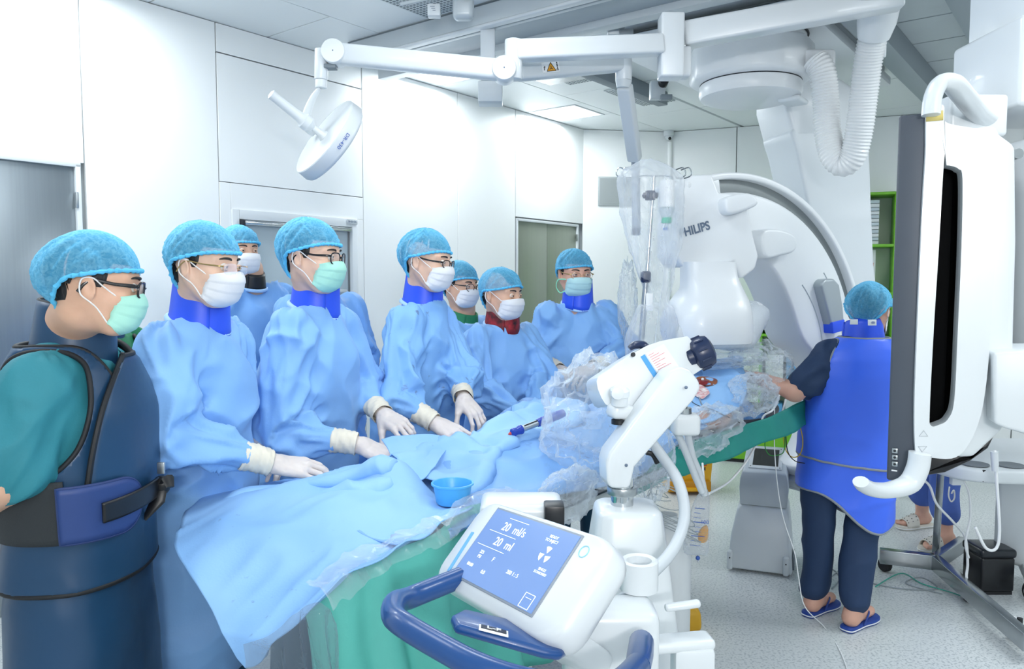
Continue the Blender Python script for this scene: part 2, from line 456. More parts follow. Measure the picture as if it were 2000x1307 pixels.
# strip of painted tiles beside the left wall, with a light panel let into it
LP = [(5.27, 5.74, -3.90, -3.44), (3.72, 4.18, -3.84, -3.40)]
ts = [-2.6, -0.4, 0.95, 2.05, 2.75, 3.72, 4.18, 5.27, 5.74, 6.5, 7.6]
for i in range(len(ts) - 1):
    a, b = ts[i], ts[i + 1]
    light = any(abs(a - l[0]) < 0.01 for l in LP)
    if light:
        l = [q for q in LP if abs(a - q[0]) < 0.01][0]
        tile(a, b, TL, l[2]); tile(a, b, l[3], -3.36)
    else: tile(a, b, TL, -3.36)
tt = [-2.6, -0.8, 0.6, 1.9, 3.1, 3.98, 4.98, 5.98, 6.98, 8.0]
for i in range(len(tt) - 1): tile(tt[i], tt[i + 1], -3.36, -2.72)
for i in range(len(tt) - 1): tile(tt[i], tt[i + 1], -2.70, -1.12, gap=0.012)
for i in range(22):
    a = -2.4 + i * 0.475
    tile(a, a + 0.475, -1.10, 1.2, M_ceilgrey, 0.014)
    tile(a, a + 0.475, 1.2, 3.3, M_ceilgrey, 0.014)
for l in LP:
    th = thing('ceiling_light', 'bright flush square ceiling panel light ' + ('above the far steel door' if l[0] > 5 else 'beside the end of the ceiling rail'), 'light', S((l[0] + l[1]) / 2, (l[2] + l[3]) / 2, CZ))
    MB().rbox(l[0] + 0.02, l[1] - 0.02, l[2] + 0.02, l[3] - 0.02, CZ + 0.004, CZ + 0.02).build('diffuser', M_lamp, th)
    m = MB()
    for q in ((l[0], l[0] + 0.02, l[2], l[3]), (l[1] - 0.02, l[1], l[2], l[3]), (l[0] + .02, l[1] - .02, l[2], l[2] + 0.02), (l[0] + .02, l[1] - .02, l[3] - 0.02, l[3])): m.rbox(*q, CZ - 0.004, CZ + 0.02)
    m.build('light_frame', M_white2, th)
# perforated air grilles in the ceiling
M_perf = mat('perforated_panel', 'ccd3d6', 0.5); M_hole = mat('grille_hole', '7e888e', 0.8)
for (s0, s1, t0, t1, lab) in ((2.72, 3.06, -2.95, -2.62, 'perforated ceiling air grille beside the broad rail, at the top edge'), (4.32, 4.72, -3.12, -2.74, 'perforated ceiling air grille above the hinged grey lamp arm'), (5.02, 5.62, -3.02, -2.73, 'perforated ceiling air grille in front of the dome camera')):
    th = thing('air_grille', lab, 'grille', S((s0 + s1) / 2, (t0 + t1) / 2, CZ))
    MB().rbox(s0, s1, t0, t1, CZ - 0.008, CZ - 0.001).build('grille_plate', M_perf, th, bevel=0.002)
    m = MB(); ns, nt_ = int((s1 - s0) / 0.024), int((t1 - t0) / 0.024)
    for i in range(ns):
        for j in range(nt_):
            m.rbox(s0 + 0.014 + i * 0.024, s0 + 0.026 + i * 0.024, t0 + 0.012 + j * 0.024, t0 + 0.024 + j * 0.024, CZ - 0.0095, CZ - 0.0075)
    tag(m.build('perforations', M_hole, th, smooth=False), kind='stuff')

# ================================================================== CEILING RAILS
rl = thing('ceiling_rail', 'wide pale grey ceiling rail with dark slots running across above the lamp arms', 'rail', S(3.4, -1.5, CZ))
M_railshade = mat('rail_shaded_grey', 'a9b4bc', 0.45, 0.15)  # shade on the rail's underside, put into a darker grey
MB().rbox(3.09, 3.13, -3.60, 2.6, CZ - 0.105, CZ - 0.012).build('rail_side', M_rail, rl, bevel=0.004)
MB().rbox(3.10, 3.12, -3.63, 2.6, CZ - 0.012, CZ - 0.001).build('edge_strip', M_raildark, rl)
MB().rbox(3.085, 3.135, -3.52, 2.6, CZ - 0.122, CZ - 0.105).build('rail_lip', M_white2, rl, bevel=0.006, segs=3)
MB().rbox(3.135, 3.16, -3.56, 2.6, CZ - 0.06, CZ - 0.001).build('rail_slot', M_raildark, rl)
MB().rbox(3.16, 3.19, -3.56, 2.6, CZ - 0.115, CZ - 0.001).build('rail_lip', M_rail, rl, bevel=0.005)
MB().rbox(3.19, 3.215, -3.56, 2.6, CZ - 0.06, CZ - 0.001).build('rail_slot', M_raildark, rl)
MB().rbox(3.215, 3.42, -3.62, 2.6, CZ - 0.10, CZ - 0.001).build('rail_plate', M_railshade, rl, bevel=0.004)
MB().rbox(3.42, 3.50, -3.72, 2.6, CZ - 0.135, CZ - 0.001).build('rail_flange', M_rail, rl, bevel=0.004)
rl2 = thing('ceiling_rail', 'grey steel ceiling beam running away above the wall monitor side', 'rail', S(5, -1.0, CZ))
MB().rbox(-2.0, 7.7, -1.10, -0.98, CZ - 0.14, CZ - 0.001).build('beam', mat('beam_grey', '9ea9b0', 0.5, 0.2), rl2, bevel=0.004)
MB().rbox(-2.0, 7.7, -1.14, -1.10, CZ - 0.05, CZ - 0.001).build('flange', M_rail, rl2, bevel=0.003)
rl3 = thing('ceiling_rail', 'darker steel ceiling beam nearest the hanging monitor', 'rail', S(5, -0.5, CZ))
MB().rbox(-2.0, 8.1, -0.64, -0.52, CZ - 0.14, CZ - 0.001).build('beam', mat('beam_grey', '9ea9b0', 0.5, 0.2), rl3, bevel=0.004)
MB().rbox(-2.0, 8.1, -0.68, -0.64, CZ - 0.05, CZ - 0.001).build('flange', M_raildark, rl3, bevel=0.003)
# ================================================================== SIGNED-DISTANCE BODIES
class SDF:
    def __init__(self, lo, hi, vox):
        self.lo = np.array(lo, float); self.vox = vox
        self.n = np.ceil((np.array(hi) - self.lo) / vox).astype(int) + 1
        self.f = np.full(self.n, 0.2, np.float32)
    def _win(self, lo, hi):
        a = np.clip(np.floor((np.array(lo) - self.lo) / self.vox).astype(int), 0, self.n - 1)
        b = np.clip(np.ceil((np.array(hi) - self.lo) / self.vox).astype(int) + 1, 1, self.n)
        sl = tuple(slice(a[i], b[i]) for i in range(3))
        ax = [self.lo[i] + np.arange(a[i], b[i]) * self.vox for i in range(3)]
        return sl, np.stack(np.meshgrid(*ax, indexing='ij'), -1).astype(np.float32)
    def _mix(self, sl, d, k, sub):
        f = self.f[sl]
        if sub:
            d = -d; h = np.clip(0.5 - 0.5 * (f - d) / k, 0, 1); self.f[sl] = f + (d - f) * h + k * h * (1 - h)
        else:
            h = np.clip(0.5 + 0.5 * (f - d) / k, 0, 1); self.f[sl] = f + (d - f) * h - k * h * (1 - h)
    def ell(self, c, r, R=None, k=0.02, sub=False):
        c = np.array(c, float); r = np.array([r] * 3 if np.isscalar(r) else r, float); m = r.max() + k + 3 * self.vox
        sl, p = self._win(c - m, c + m); q = p - c.astype(np.float32)
        if R is not None: q = q @ np.array(R, np.float32)      # columns of R = local axes
        a = np.linalg.norm(q / r, axis=-1); b = np.linalg.norm(q / (r * r), axis=-1) + 1e-9
        self._mix(sl, a * (a - 1) / b, k, sub)
    def cone(self, a, b, ra, rb, k=0.02, sub=False):
        a = np.array(a, float); b = np.array(b, float); m = max(ra, rb) + k + 3 * self.vox
        sl, p = self._win(np.minimum(a, b) - m, np.maximum(a, b) + m)
        d = b - a; L = d @ d + 1e-12; t = np.clip(((p - a) @ d) / L, 0, 1)
        q = p - a - t[..., None] * d
        self._mix(sl, np.linalg.norm(q, axis=-1) - (ra + (rb - ra) * t), k, sub)
    def chain(self, pts, rs, k=0.02):
        for i in range(len(pts) - 1): self.cone(pts[i], pts[i + 1], rs[i], rs[i + 1], k)
    def ecol(self, secs, k=0.03):      # stacked ellipse sections: (centre, side axis, front axis, r_side, r_front), rising
        c = np.array([s[0] for s in secs], float)
        m = max(max(s[3], s[4]) for s in secs) + k + 3 * self.vox
        lo = c.min(0) - m; hi = c.max(0) + m
        lo[2] = c[:, 2].min() - k - 3 * self.vox; hi[2] = c[:, 2].max() + k + 3 * self.vox
        sl, p = self._win(lo, hi); z = p[..., 2]; zs = c[:, 2]
        def I(v): return np.interp(z, zs, v)
        cx, cy = I(c[:, 0]), I(c[:, 1]); sx, sy = I([s[1][0] for s in secs]), I([s[1][1] for s in secs])
        rs, rf = I([s[3] for s in secs]), I([s[4] for s in secs])
        dx, dy = p[..., 0] - cx, p[..., 1] - cy
        a = (dx * sx + dy * sy) / rs; b = (-dx * sy + dy * sx) / rf
        e = 2.3; g = (np.abs(a) ** e + np.abs(b) ** e) ** (1 / e)
        d = (g - 1) * np.minimum(rs, rf)
        dz = np.maximum(zs[0] - z, z - zs[-1])
        d = np.maximum(d, dz)
        self._mix(sl, d, k, False)
    def mesh(self, smooth=2):
        v = self.vox; g = openvdb.FloatGrid(3 * v)
        g.copyFromArray(np.clip(self.f, -3 * v, 3 * v).astype(np.float32))
        P, Q = g.convertToQuads(0.0)[:2]
        P = np.array(P, float); Q = np.array(Q, int)
        a = P[Q]; vol = np.einsum('ij,ij->', np.cross(a[:, 1] - a[:, 0], a[:, 2] - a[:, 0]), a[:, 0] - P.mean(0))
        if vol < 0: Q = Q[:, ::-1]
        V = self.lo + P * v
        V = lap(V, Q, smooth)
        return V, Q
def edges_of(Q):
    return np.vstack([Q[:, [i, (i + 1) % Q.shape[1]]] for i in range(Q.shape[1])])
def lap(V, Q, it, w=0.6):
    if not it: return V
    E = edges_of(Q); E = np.vstack([E, E[:, ::-1]]); n = len(V)
    deg = np.bincount(E[:, 0], minlength=n)[:, None] + 1e-9
    for _ in range(it):
        A = np.stack([np.bincount(E[:, 0], V[E[:, 1], c], n) for c in range(3)], 1) / deg
        V = V + w * (A - V)
    return V
def normals(V, Q):
    a = np.cross(V[Q[:, 2]] - V[Q[:, 0]], V[Q[:, 3]] - V[Q[:, 1]])
    N = np.zeros_like(V)
    for i in range(4):
        for c in range(3): N[:, c] += np.bincount(Q[:, i], a[:, c], len(V))
    return N / (np.linalg.norm(N, axis=1)[:, None] + 1e-12)
def qmesh(V, Q, name, m, parent, mi=None, solid=0.0, ang=180):
    me = bpy.data.meshes.new(name)
    me.vertices.add(len(V)); me.vertices.foreach_set('co', np.asarray(V, np.float32).ravel())
    nq = len(Q); k = Q.shape[1]
    me.loops.add(nq * k); me.loops.foreach_set('vertex_index', Q.astype(np.int32).ravel())
    me.polygons.add(nq); me.polygons.foreach_set('loop_start', np.arange(nq, dtype=np.int32) * k)
    for x in (m if isinstance(m, (list, tuple)) else [m]): me.materials.append(x)
    if mi is not None: me.polygons.foreach_set('material_index', np.asarray(mi, np.int32))
    me.polygons.foreach_set('use_smooth', [True] * nq)
    me.update(calc_edges=True); me.validate()
    o = bpy.data.objects.new(name, me); COL.objects.link(o)
    if parent is not None: attach(o, parent)
    if solid:
        d = o.modifiers.new('solid', 'SOLIDIFY'); d.thickness = abs(solid); d.offset = 1 if solid > 0 else -1
    return o
def submesh(V, Q, keep):
    """keep: bool per vertex -> faces whose vertices all stay"""
    F = Q[keep[Q].all(1)]; u, inv = np.unique(F, return_inverse=True)
    return V[u], inv.reshape(F.shape), u
def rim_loops(Q, n):
    E = edges_of(Q); key = np.sort(E, 1); k1 = key[:, 0].astype(np.int64) * n + key[:, 1]
    u, idx, cnt = np.unique(k1, return_index=True, return_counts=True)
    B = E[idx[cnt == 1]]; nxt = {}
    for a, b in B: nxt.setdefault(int(a), []).append(int(b))
    loops = []; used = set()
    for a in list(nxt):
        if a in used or not nxt[a]: continue
        l = [a]; used.add(a); c = nxt[a][0]
        while c != a and c not in used and c in nxt:
            used.add(c); l.append(c); c = nxt[c][0]
        if len(l) > 12: loops.append(l)
    return loops
def smooth_rims(V, Q, it=12):
    L = rim_loops(Q, len(V)); V = V.copy()
    for l in L:
        P = V[l]
        for _ in range(it): P = 0.5 * P + 0.25 * (np.roll(P, 1, 0) + np.roll(P, -1, 0))
        V[l] = P
    return V, L

# ------------------------------------------------------------------ materials for people
M_skin = mat('skin_fair', 'ecc4ac', 0.5, var=0.10, vscale=14, sub=0.15, bump=0.08, bscale=140)
M_skin2 = mat('skin_tan', 'e2b499', 0.5, var=0.12, vscale=14, sub=0.15, bump=0.08, bscale=140)
M_skin3 = mat('skin_pinkish', 'e3b09b', 0.5, var=0.12, vscale=14, sub=0.15, bump=0.08, bscale=140)
M_hair = mat('black_hair', '17171a', 0.5, bump=0.5, bscale=150, stretch=(1, 1, 0.2))
M_sclera = mat('eye_white', 'e9e6e2', 0.25); M_iris = mat('eye_iris', '2a1b14', 0.15)
M_gown = mat('gown_blue', '85b8f0', 0.62, var=0.05, vscale=5, bump=0.10, bscale=220, sheen=0.1)
M_gown2 = mat('gown_blue_deep', '74a8e6', 0.62, var=0.05, vscale=5, bump=0.10, bscale=220, sheen=0.1)
M_collar = mat('lead_collar_blue', '2f5cf0', 0.42, var=0.06, vscale=9)
M_collard = mat('lead_collar_edge', '1c3fc0', 0.5)
M_glove = mat('latex_glove', 'dcd2cd', 0.45, var=0.04, vscale=30, bump=0.25, bscale=70, sub=0.08)
M_cuff = mat('latex_cuff', 'e6dfce', 0.5, var=0.05, vscale=30, bump=0.3, bscale=60)
M_maskw = mat('mask_white', 'e9eaed', 0.7, bump=0.06, bscale=200)
M_maskg = mat('mask_mint', 'b0ead9', 0.7, bump=0.06, bscale=200, var=0.05)
M_maskb = mat('mask_pale_blue', 'b9e2e6', 0.7, bump=0.06, bscale=200)
M_loop = mat('ear_loop_white', 'f1f1f1', 0.7); M_loopg = mat('ear_loop_mint', '8fe0bf', 0.7)
M_trim = mat('apron_trim_black', '15181d', .6)
def cap_mat():
    m = bpy.data.materials.new('bouffant_cap'); m.use_nodes = True
    nt = m.node_tree; b = nt.nodes['Principled BSDF']; out = nt.nodes['Material Output']
    tc = nt.nodes.new('ShaderNodeTexCoord')
    nz = nt.nodes.new('ShaderNodeTexNoise'); nz.inputs['Scale'].default_value = 75; nz.inputs['Detail'].default_value = 5; nz.inputs['Distortion'].default_value = 2.0
    nt.links.new(tc.outputs['Object'], nz.inputs['Vector'])
    r = nt.nodes.new('ShaderNodeValToRGB')
    r.color_ramp.elements[0].position = 0.35; r.color_ramp.elements[0].color = (*srgb('4fb0e0'), 1)
    r.color_ramp.elements[1].position = 0.62; r.color_ramp.elements[1].color = (*srgb('7acdf4'), 1)
    nt.links.new(nz.outputs['Fac'], r.inputs[0]); nt.links.new(r.outputs[0], b.inputs['Base Color'])
    b.inputs['Roughness'].default_value = 0.75
    tr = nt.nodes.new('ShaderNodeBsdfTransparent'); mx = nt.nodes.new('ShaderNodeMixShader')
    lw = nt.nodes.new('ShaderNodeLayerWeight'); lw.inputs['Blend'].default_value = 0.5
    mr = nt.nodes.new('ShaderNodeMapRange'); mr.inputs['From Min'].default_value = 0.1; mr.inputs['From Max'].default_value = 0.75
    mr.inputs['To Min'].default_value = 0.52; mr.inputs['To Max'].default_value = 0.98
    nt.links.new(lw.outputs['Facing'], mr.inputs[0])
    nt.links.new(mr.outputs[0], mx.inputs['Fac']); nt.links.new(tr.outputs[0], mx.inputs[1]); nt.links.new(b.outputs[0], mx.inputs[2])
    nt.links.new(mx.outputs[0], out.inputs['Surface'])
    bp = nt.nodes.new('ShaderNodeBump'); bp.inputs['Strength'].default_value = 0.5; bp.inputs['Distance'].default_value = 0.004
    nt.links.new(nz.outputs['Fac'], bp.inputs['Height']); nt.links.new(bp.outputs['Normal'], b.inputs['Normal'])
    return m
M_cap = cap_mat()
M_capband = mat('cap_band', '5cc2f0', 0.75, var=0.12, vscale=60, bump=0.4, bscale=110)
M_glassframe = mat('black_acetate', '1a1b1f', 0.25); M_goldframe = mat('gold_wire', 'b59a63', 0.3, 0.8)
M_lens = film('spectacle_lens', (225, 232, 240), 0.93, 0.05, 0.0, 3)
M_lensfilm = M_lens

# ------------------------------------------------------------------ head
def head_axes(yaw, pitch=0.0, roll=0.0):
    """yaw: degrees from +X towards the camera (-Y); pitch: chin down positive; roll: lean to the own right"""
    a = math.radians(yaw); f = np.array([math.cos(a), -math.sin(a), 0]); l = np.array([math.sin(a), math.cos(a), 0]); u = AZ.copy()
    p = math.radians(pitch); f, u = f * math.cos(p) - u * math.sin(p), u * math.cos(p) + f * math.sin(p)
    r = math.radians(roll); l, u = l * math.cos(r) + u * math.sin(r), u * math.cos(r) - l * math.sin(r)
    return np.stack([f, l, u], 1)
def sdf_head(S_, o, R, sc=1.0, fat=1.0):
    P = lambda x, y, z: o + R @ (np.array([x, y * fat, z]) * sc)
    E = lambda c, r, k=0.02, sub=False: S_.ell(P(*c), np.array(r) * sc, R, k * sc, sub)
    C = lambda a, b, ra, rb, k=0.015, sub=False: S_.cone(P(*a), P(*b), ra * sc, rb * sc, k * sc, sub)
    E((-.014, 0, .028), (.098, .076 * fat, .090)); E((.03, 0, -.03), (.062, .064 * fat, .085), .03)
    E((.052, 0, -.092), (.036, .042 * fat, .030), .025)
    for s in (1, -1):
        C((-.008, s * .058, -.045), (.045, s * .034, -.098), .018, .017, .03)
        E((.05, s * .043, -.034), (.026, .022, .024), .02)
        C((.074, s * .012, .021), (.06, s * .048, .020), .013, .011, .014)
        E((.098, s * .032, -.002), (.017, .017, .012), .012, True)
        # ear
        Q = R @ np.array(Matrix.Rotation(math.radians(-12), 3, 'Y')) @ np.array(Matrix.Rotation(math.radians(s * 22), 3, 'Z'))
        S_.ell(P(-.012, s * .081, -.012), np.array((.019, .0075, .032)) * sc, Q, .008 * sc)
        S_.ell(P(-.008, s * .0885, -.012), np.array((.010, .006, .018)) * sc, Q, .006 * sc, True)
    C((.088, 0, .004), (.100, 0, -.036), .008, .0115, .012); E((.098, 0, -.040), (.012, .016, .010), .01)
    C((.088, -.018, -.070), (.088, .018, -.070), .007, .007, .012)
def eye_parts(o, R, parent, gaze=0.0, sc=1.0, skin=None, lid=0.0):
    P = lambda x, y, z: o + R @ (np.array([x, y, z]) * sc)
    for s in (1, -1):
        c = P(.077, s * .032, -.002)
        g = R @ np.array(Matrix.Rotation(math.radians(gaze), 3, 'Z'))
        M = fxyz(c, g[:, 1], g[:, 2], g[:, 0])
        m = MB(); an = np.arange(18) * 2 * PI / 18; rs = []
        th = [0.02, 0.18, 0.42, 0.5, 0.9, 1.4, 1.9]
        for t in th: rs.append(tf(M, np.c_[np.sin(t) * np.cos(an), np.sin(t) * np.sin(an), np.full(18, math.cos(t))] * 0.0128 * sc))
        m.rings(rs, caps=True)
        for i in range(len(m.f)): m.mi[i] = 1 if i < 36 or len(m.f[i]) > 4 and i == len(m.f) - 2 else 0
        m.build('eye', [M_sclera, M_iris], parent, recalc=True)
        # lids: two skin shells with an opening between
        for up in (1, -1):
            m = MB(); n = 13; rows = []
            for i in range(4):
                r = []
                for j in range(n):
                    a = math.radians(-68 + 136 * j / (n - 1))
                    edge = (0.34 if up > 0 else -0.26) * math.cos(a * 1.25) - lid * (up > 0)
                    e = edge + up * (0.0 + 0.45 * i / 3) * (1 if i else 1)
                    rr = 0.0142 * sc
                    r.append(tf(M, (rr * math.sin(a) * math.cos(e), rr * math.sin(e), rr * math.cos(a) * math.cos(e))))
                rows.append(r)
            m.grid(rows).build('eyelid', skin or M_skin, parent, solid=0.0016)
        br = [P(.088, s * .010, .017), P(.091, s * .024, .0225), P(.082, s * .040, .0225), P(.068, s * .052, .017)]
        m = MB(); m.tube(spline(br, 5), [.0022, .0034, .0032, .0024, .0010], 7, flat=(1.0, 1.0)); m.build('eyebrow', M_hair, parent)
def dome(o, R, c, rad, rim, nu=48, nv=20, wr=0.0, seed=0, sc=1.0, fine=0.0, clear=False, lowk=1.0):
    """open dome over the head: rim(theta) is the local height where it ends"""
    rows = []
    th = np.arange(nu) * 2 * PI / nu
    for i in range(nv + 1):
        w = i / nv; row = []
        for t in th:
            rz = rim(t); ps = math.acos(max(-0.97, min(0.97, (rz - c[2]) / (rad[2] * (lowk if rz < c[2] else 1)))))
            a = ps * (0.02 + 0.98 * w)
            x, y, z = math.sin(a) * math.cos(t), math.sin(a) * math.sin(t), math.cos(a)
            row.append((x, y, z))
        rows.append(row)
    D = np.array(rows); flat = D.reshape(-1, 3)
    k = 1.0
    if wr:
        az = np.tile(th, nv + 1); w = np.repeat(np.linspace(0, 1, nv + 1), nu)
        q = np.c_[np.cos(az) * 2.2, np.sin(az) * 2.2, w * 1.2]
        q2 = np.c_[np.cos(az + w) * 5, np.sin(az + w) * 5, w * 1.3]
        q3 = np.c_[np.cos(az - 1.2 * w) * 9, np.sin(az - 1.2 * w) * 9, w * 2.2]
        env = np.clip(w * 1.6, 0.15, 1) * np.clip((1.02 - w) * 6, 0.25, 1)
        k = 1 + wr * (0.8 * vnoise(q * 1.3, seed) + (0.75 * (.35 - np.abs(vnoise(q2, seed + 3)) * 1.2) + 0.5 * (.35 - np.abs(vnoise(q3, seed + 5)) * 1.2)) * env) + fine * vnoise(flat * 22, seed + 9)
        k = np.maximum(k, 0.97)[:, None]
    flat = flat * np.c_[np.ones((len(flat), 2)), np.where(flat[:, 2] < 0, lowk, 1)]
    L = (np.array(c) + flat * np.array(rad) * k) * sc
    if clear:
        hc, hr = np.array([-.014, 0, .028]) * sc, np.array([.1005, .0785, .0925]) * sc
        q = (L - hc) / (hr * np.c_[np.ones((len(L), 2)), np.where(L[:, 2] < hc[2], 1.3, 1)]); n_ = np.linalg.norm(q, axis=1)[:, None]; L = np.where(n_ < 1.05, hc + (L - hc) * 1.05 / n_, L)
    Pw = (L @ R.T + o).reshape(nv + 1, nu, 3)
    return Pw
def cap_parts(o, R, parent, seed, sc=1.0, c=(-.018, 0, .026), rad=(.110, .091, .096), front=.042, back=-.066, puff=1.0, hairback=-.098):
    def rim(t):
        x = math.cos(t); mid = .010 + .25 * (front - .042)
        if x > -.15: w = (x + .15) / 1.15; z = mid + (front - mid) * w
        else: w = (-.15 - x) / .85; w = w * w * (3 - 2 * w); z = mid + (back - mid) * w
        return z + 0.003 * math.sin(3 * t + seed)
    rad = tuple(np.array(rad) * puff)
    P = dome(o, R, c, rad, rim, 120, 36, 0.085, seed, sc, 0.014, True)
    m = MB(); n = P.shape[1]
    top = P[0].mean(0)
    m.grid(P, cv=True); m.add([top], []); k = len(m.v) - 1
    for j in range(n): m.f.append([j, (j + 1) % n, k]); m.mi.append(0)
    cap = m.build('surgical_cap', M_cap, parent, ang=180)
    # gathered elastic band
    rimp = P[-1]; N = rimp - rimp.mean(0); N /= np.linalg.norm(N, axis=1)[:, None]
    ru = np.array([0.0016 * math.sin(j * 2.4 + seed) for j in range(n)])[:, None] * N
    m = MB(); m.tube(rimp + ru + N * 0.001, np.array([0.0052 + 0.0014 * math.sin(j * 1.9) for j in range(n)]) * sc, 8, closed=True)
    m.build('elastic_band', M_capband, cap)
    def hrim(t):
        x = math.cos(t); s = abs(math.sin(t))
        return .050 if x > .45 else (hairback if x < -.55 else (-.010 if abs(x + .1) > .22 else .012))
    H = dome(o, R, (-.014, 0, .028), (.1005, .0785, .0925), hrim, 64, 18, 0.0, 0, sc, lowk=1.3)
    m = MB(); m.grid(H, cv=True).build('hair', M_hair, parent, ang=180, solid=-0.0)
    return cap
def mask_parts(o, R, parent, m_, loopm, sc=1.0, fat=1.0, wide=1.0, drop=0.0, tieback=False, ears=(1, -1)):
    """pleated face mask: rows from the nose bridge down to under the chin"""
    prof = [(.1035, -.014), (.1125, -.028), (.1155, -.042), (.1145, -.056), (.1105, -.070), (.1060, -.083), (.0990, -.097), (.0850, -.111), (.0640, -.120)]
    side = [(.052, -.028), (.050, -.034), (.047, -.042), (.045, -.050), (.043, -.059), (.041, -.068), (.039, -.077), (.037, -.085), (.036, -.092)]
    nv = 27; nu = 31; rows = []
    pf = spline([(a, 0, b - drop) for a, b in prof], 8); sd = spline([(a, 0, b - drop) for a, b in side], 8)
    for i in range(nv):
        w = i / (nv - 1) * (len(pf) - 1); a = int(w); fr = w - a; b = min(a + 1, len(pf) - 1)
        F = pf[a] * (1 - fr) + pf[b] * fr; G = sd[a] * (1 - fr) + sd[b] * fr
        row = []
        for j in range(nu):
            uu = -1 + 2 * j / (nu - 1); q = abs(uu)
            y = .0655 * fat * wide * math.sin(q * PI / 2 * .98) ** 0.92 * (1 if uu > 0 else -1)
            e = 1 - q ** 1.9
            x = G[0] + (F[0] - G[0]) * e ** 0.72
            z = G[2] + (F[2] - G[2]) * e ** 0.9
            pl = 0.0022 * (((i / (nv - 1) * 3.6) % 1.0) - 0.5) * min(1, 4 * (1 - q) + .3) * (0 if i < 3 or i > nv - 3 else 1)
            x += pl * (0.6 + .4 * e) + 0.0012 * math.sin(j * 1.1 + i * .7) * (1 - e)
            y += pl * uu
            row.append(o + R @ (np.array([x, y, z]) * sc))
        rows.append(row)
    m = MB(); m.grid(rows); mk = m.build('face_mask', m_, parent, solid=0.002, ang=60)
    for edge in (rows[0], rows[-1]):
        MB().tube(np.array(edge), 0.0014, 6).build('mask_hem', m_, mk)
    for s in ears:
        j = nu - 1 if s > 0 else 0
        a, b = rows[1][j], rows[-2][j]
        P = lambda x, y, z: o + R @ (np.array([x, y * fat, z]) * sc)
        if tieback:
            pts = [a, P(.03, s * .086, -.03), P(.0, s * .094, -.04), P(-.01, s * .095, -.075), P(.02, s * .085, -.10), b]
            MB().tube(spline(pts, 6), .0036 * sc, 7, flat=(.5, 1.0)).build('ear_loop', loopm, mk)
        else:
            pts = [a, P(.018, s * .076, -.006), P(-.004, s * .086, .010), P(-.026, s * .086, .004), P(-.026, s * .083, -.028), P(-.004, s * .080, -.046), P(.012, s * .071, -.06), b]
            MB().tube(spline(pts, 6), .0018 * sc, 6).build('ear_loop', loopm, mk)
    return mk
def glasses(o, R, parent, fm, r=(.0245, .019), thick=.0021, square=3.0, z0=-.006, x0=.103, temple=.0022, rimless=False, sc=1.0, tint=None):
    P = lambda x, y, z: o + R @ (np.array([x, y, z]) * sc)
    g = thing('glasses', None, None, P(x0, 0, z0)); attach(g, parent)
    m = MB()
    for s in (1, -1):
        ring = []
        for k in range(28):
            a = 2 * PI * k / 28; ca, sa = math.cos(a), math.sin(a)
            y = r[0] * np.sign(ca) * abs(ca) ** (2 / square); z = r[1] * np.sign(sa) * abs(sa) ** (2 / square)
            yy = s * .0335 + y; ring.append(P(x0 - 3.2 * yy * yy, yy, z0 + z))
        if not rimless: m.tube(ring, thick, 8, closed=True)
        l = MB(); c = np.mean(ring, 0); l.add(np.vstack([ring, [c]]), [(k, (k + 1) % 28, 28) for k in range(28)])
        l.build('lens', tint or M_lens, g, recalc=False)
    m.tube(spline([P(x0 - .0005, -.0105, z0 + .003), P(x0 + .003, 0, z0 + .006), P(x0 - .0005, .0105, z0 + .003)], 6), thick * .9, 8)
    m.build('rim', fm, g)
    for s in (1, -1):
        pts = [P(x0 - .0115, s * .058, z0 + r[1] * .45), P(x0 - .02, s * .0685, z0 + r[1] * .45), P(.04, s * .0765, z0 + .008), P(.0, s * .081, .006), P(-.018, s * .083, -.004), P(-.032, s * .082, -.026)]
        MB().tube(spline(pts, 6), [temple * 1.25] * 3 + [temple] * 6, 8, flat=(.75, 1.35)).build('temple', fm, g)
    return g

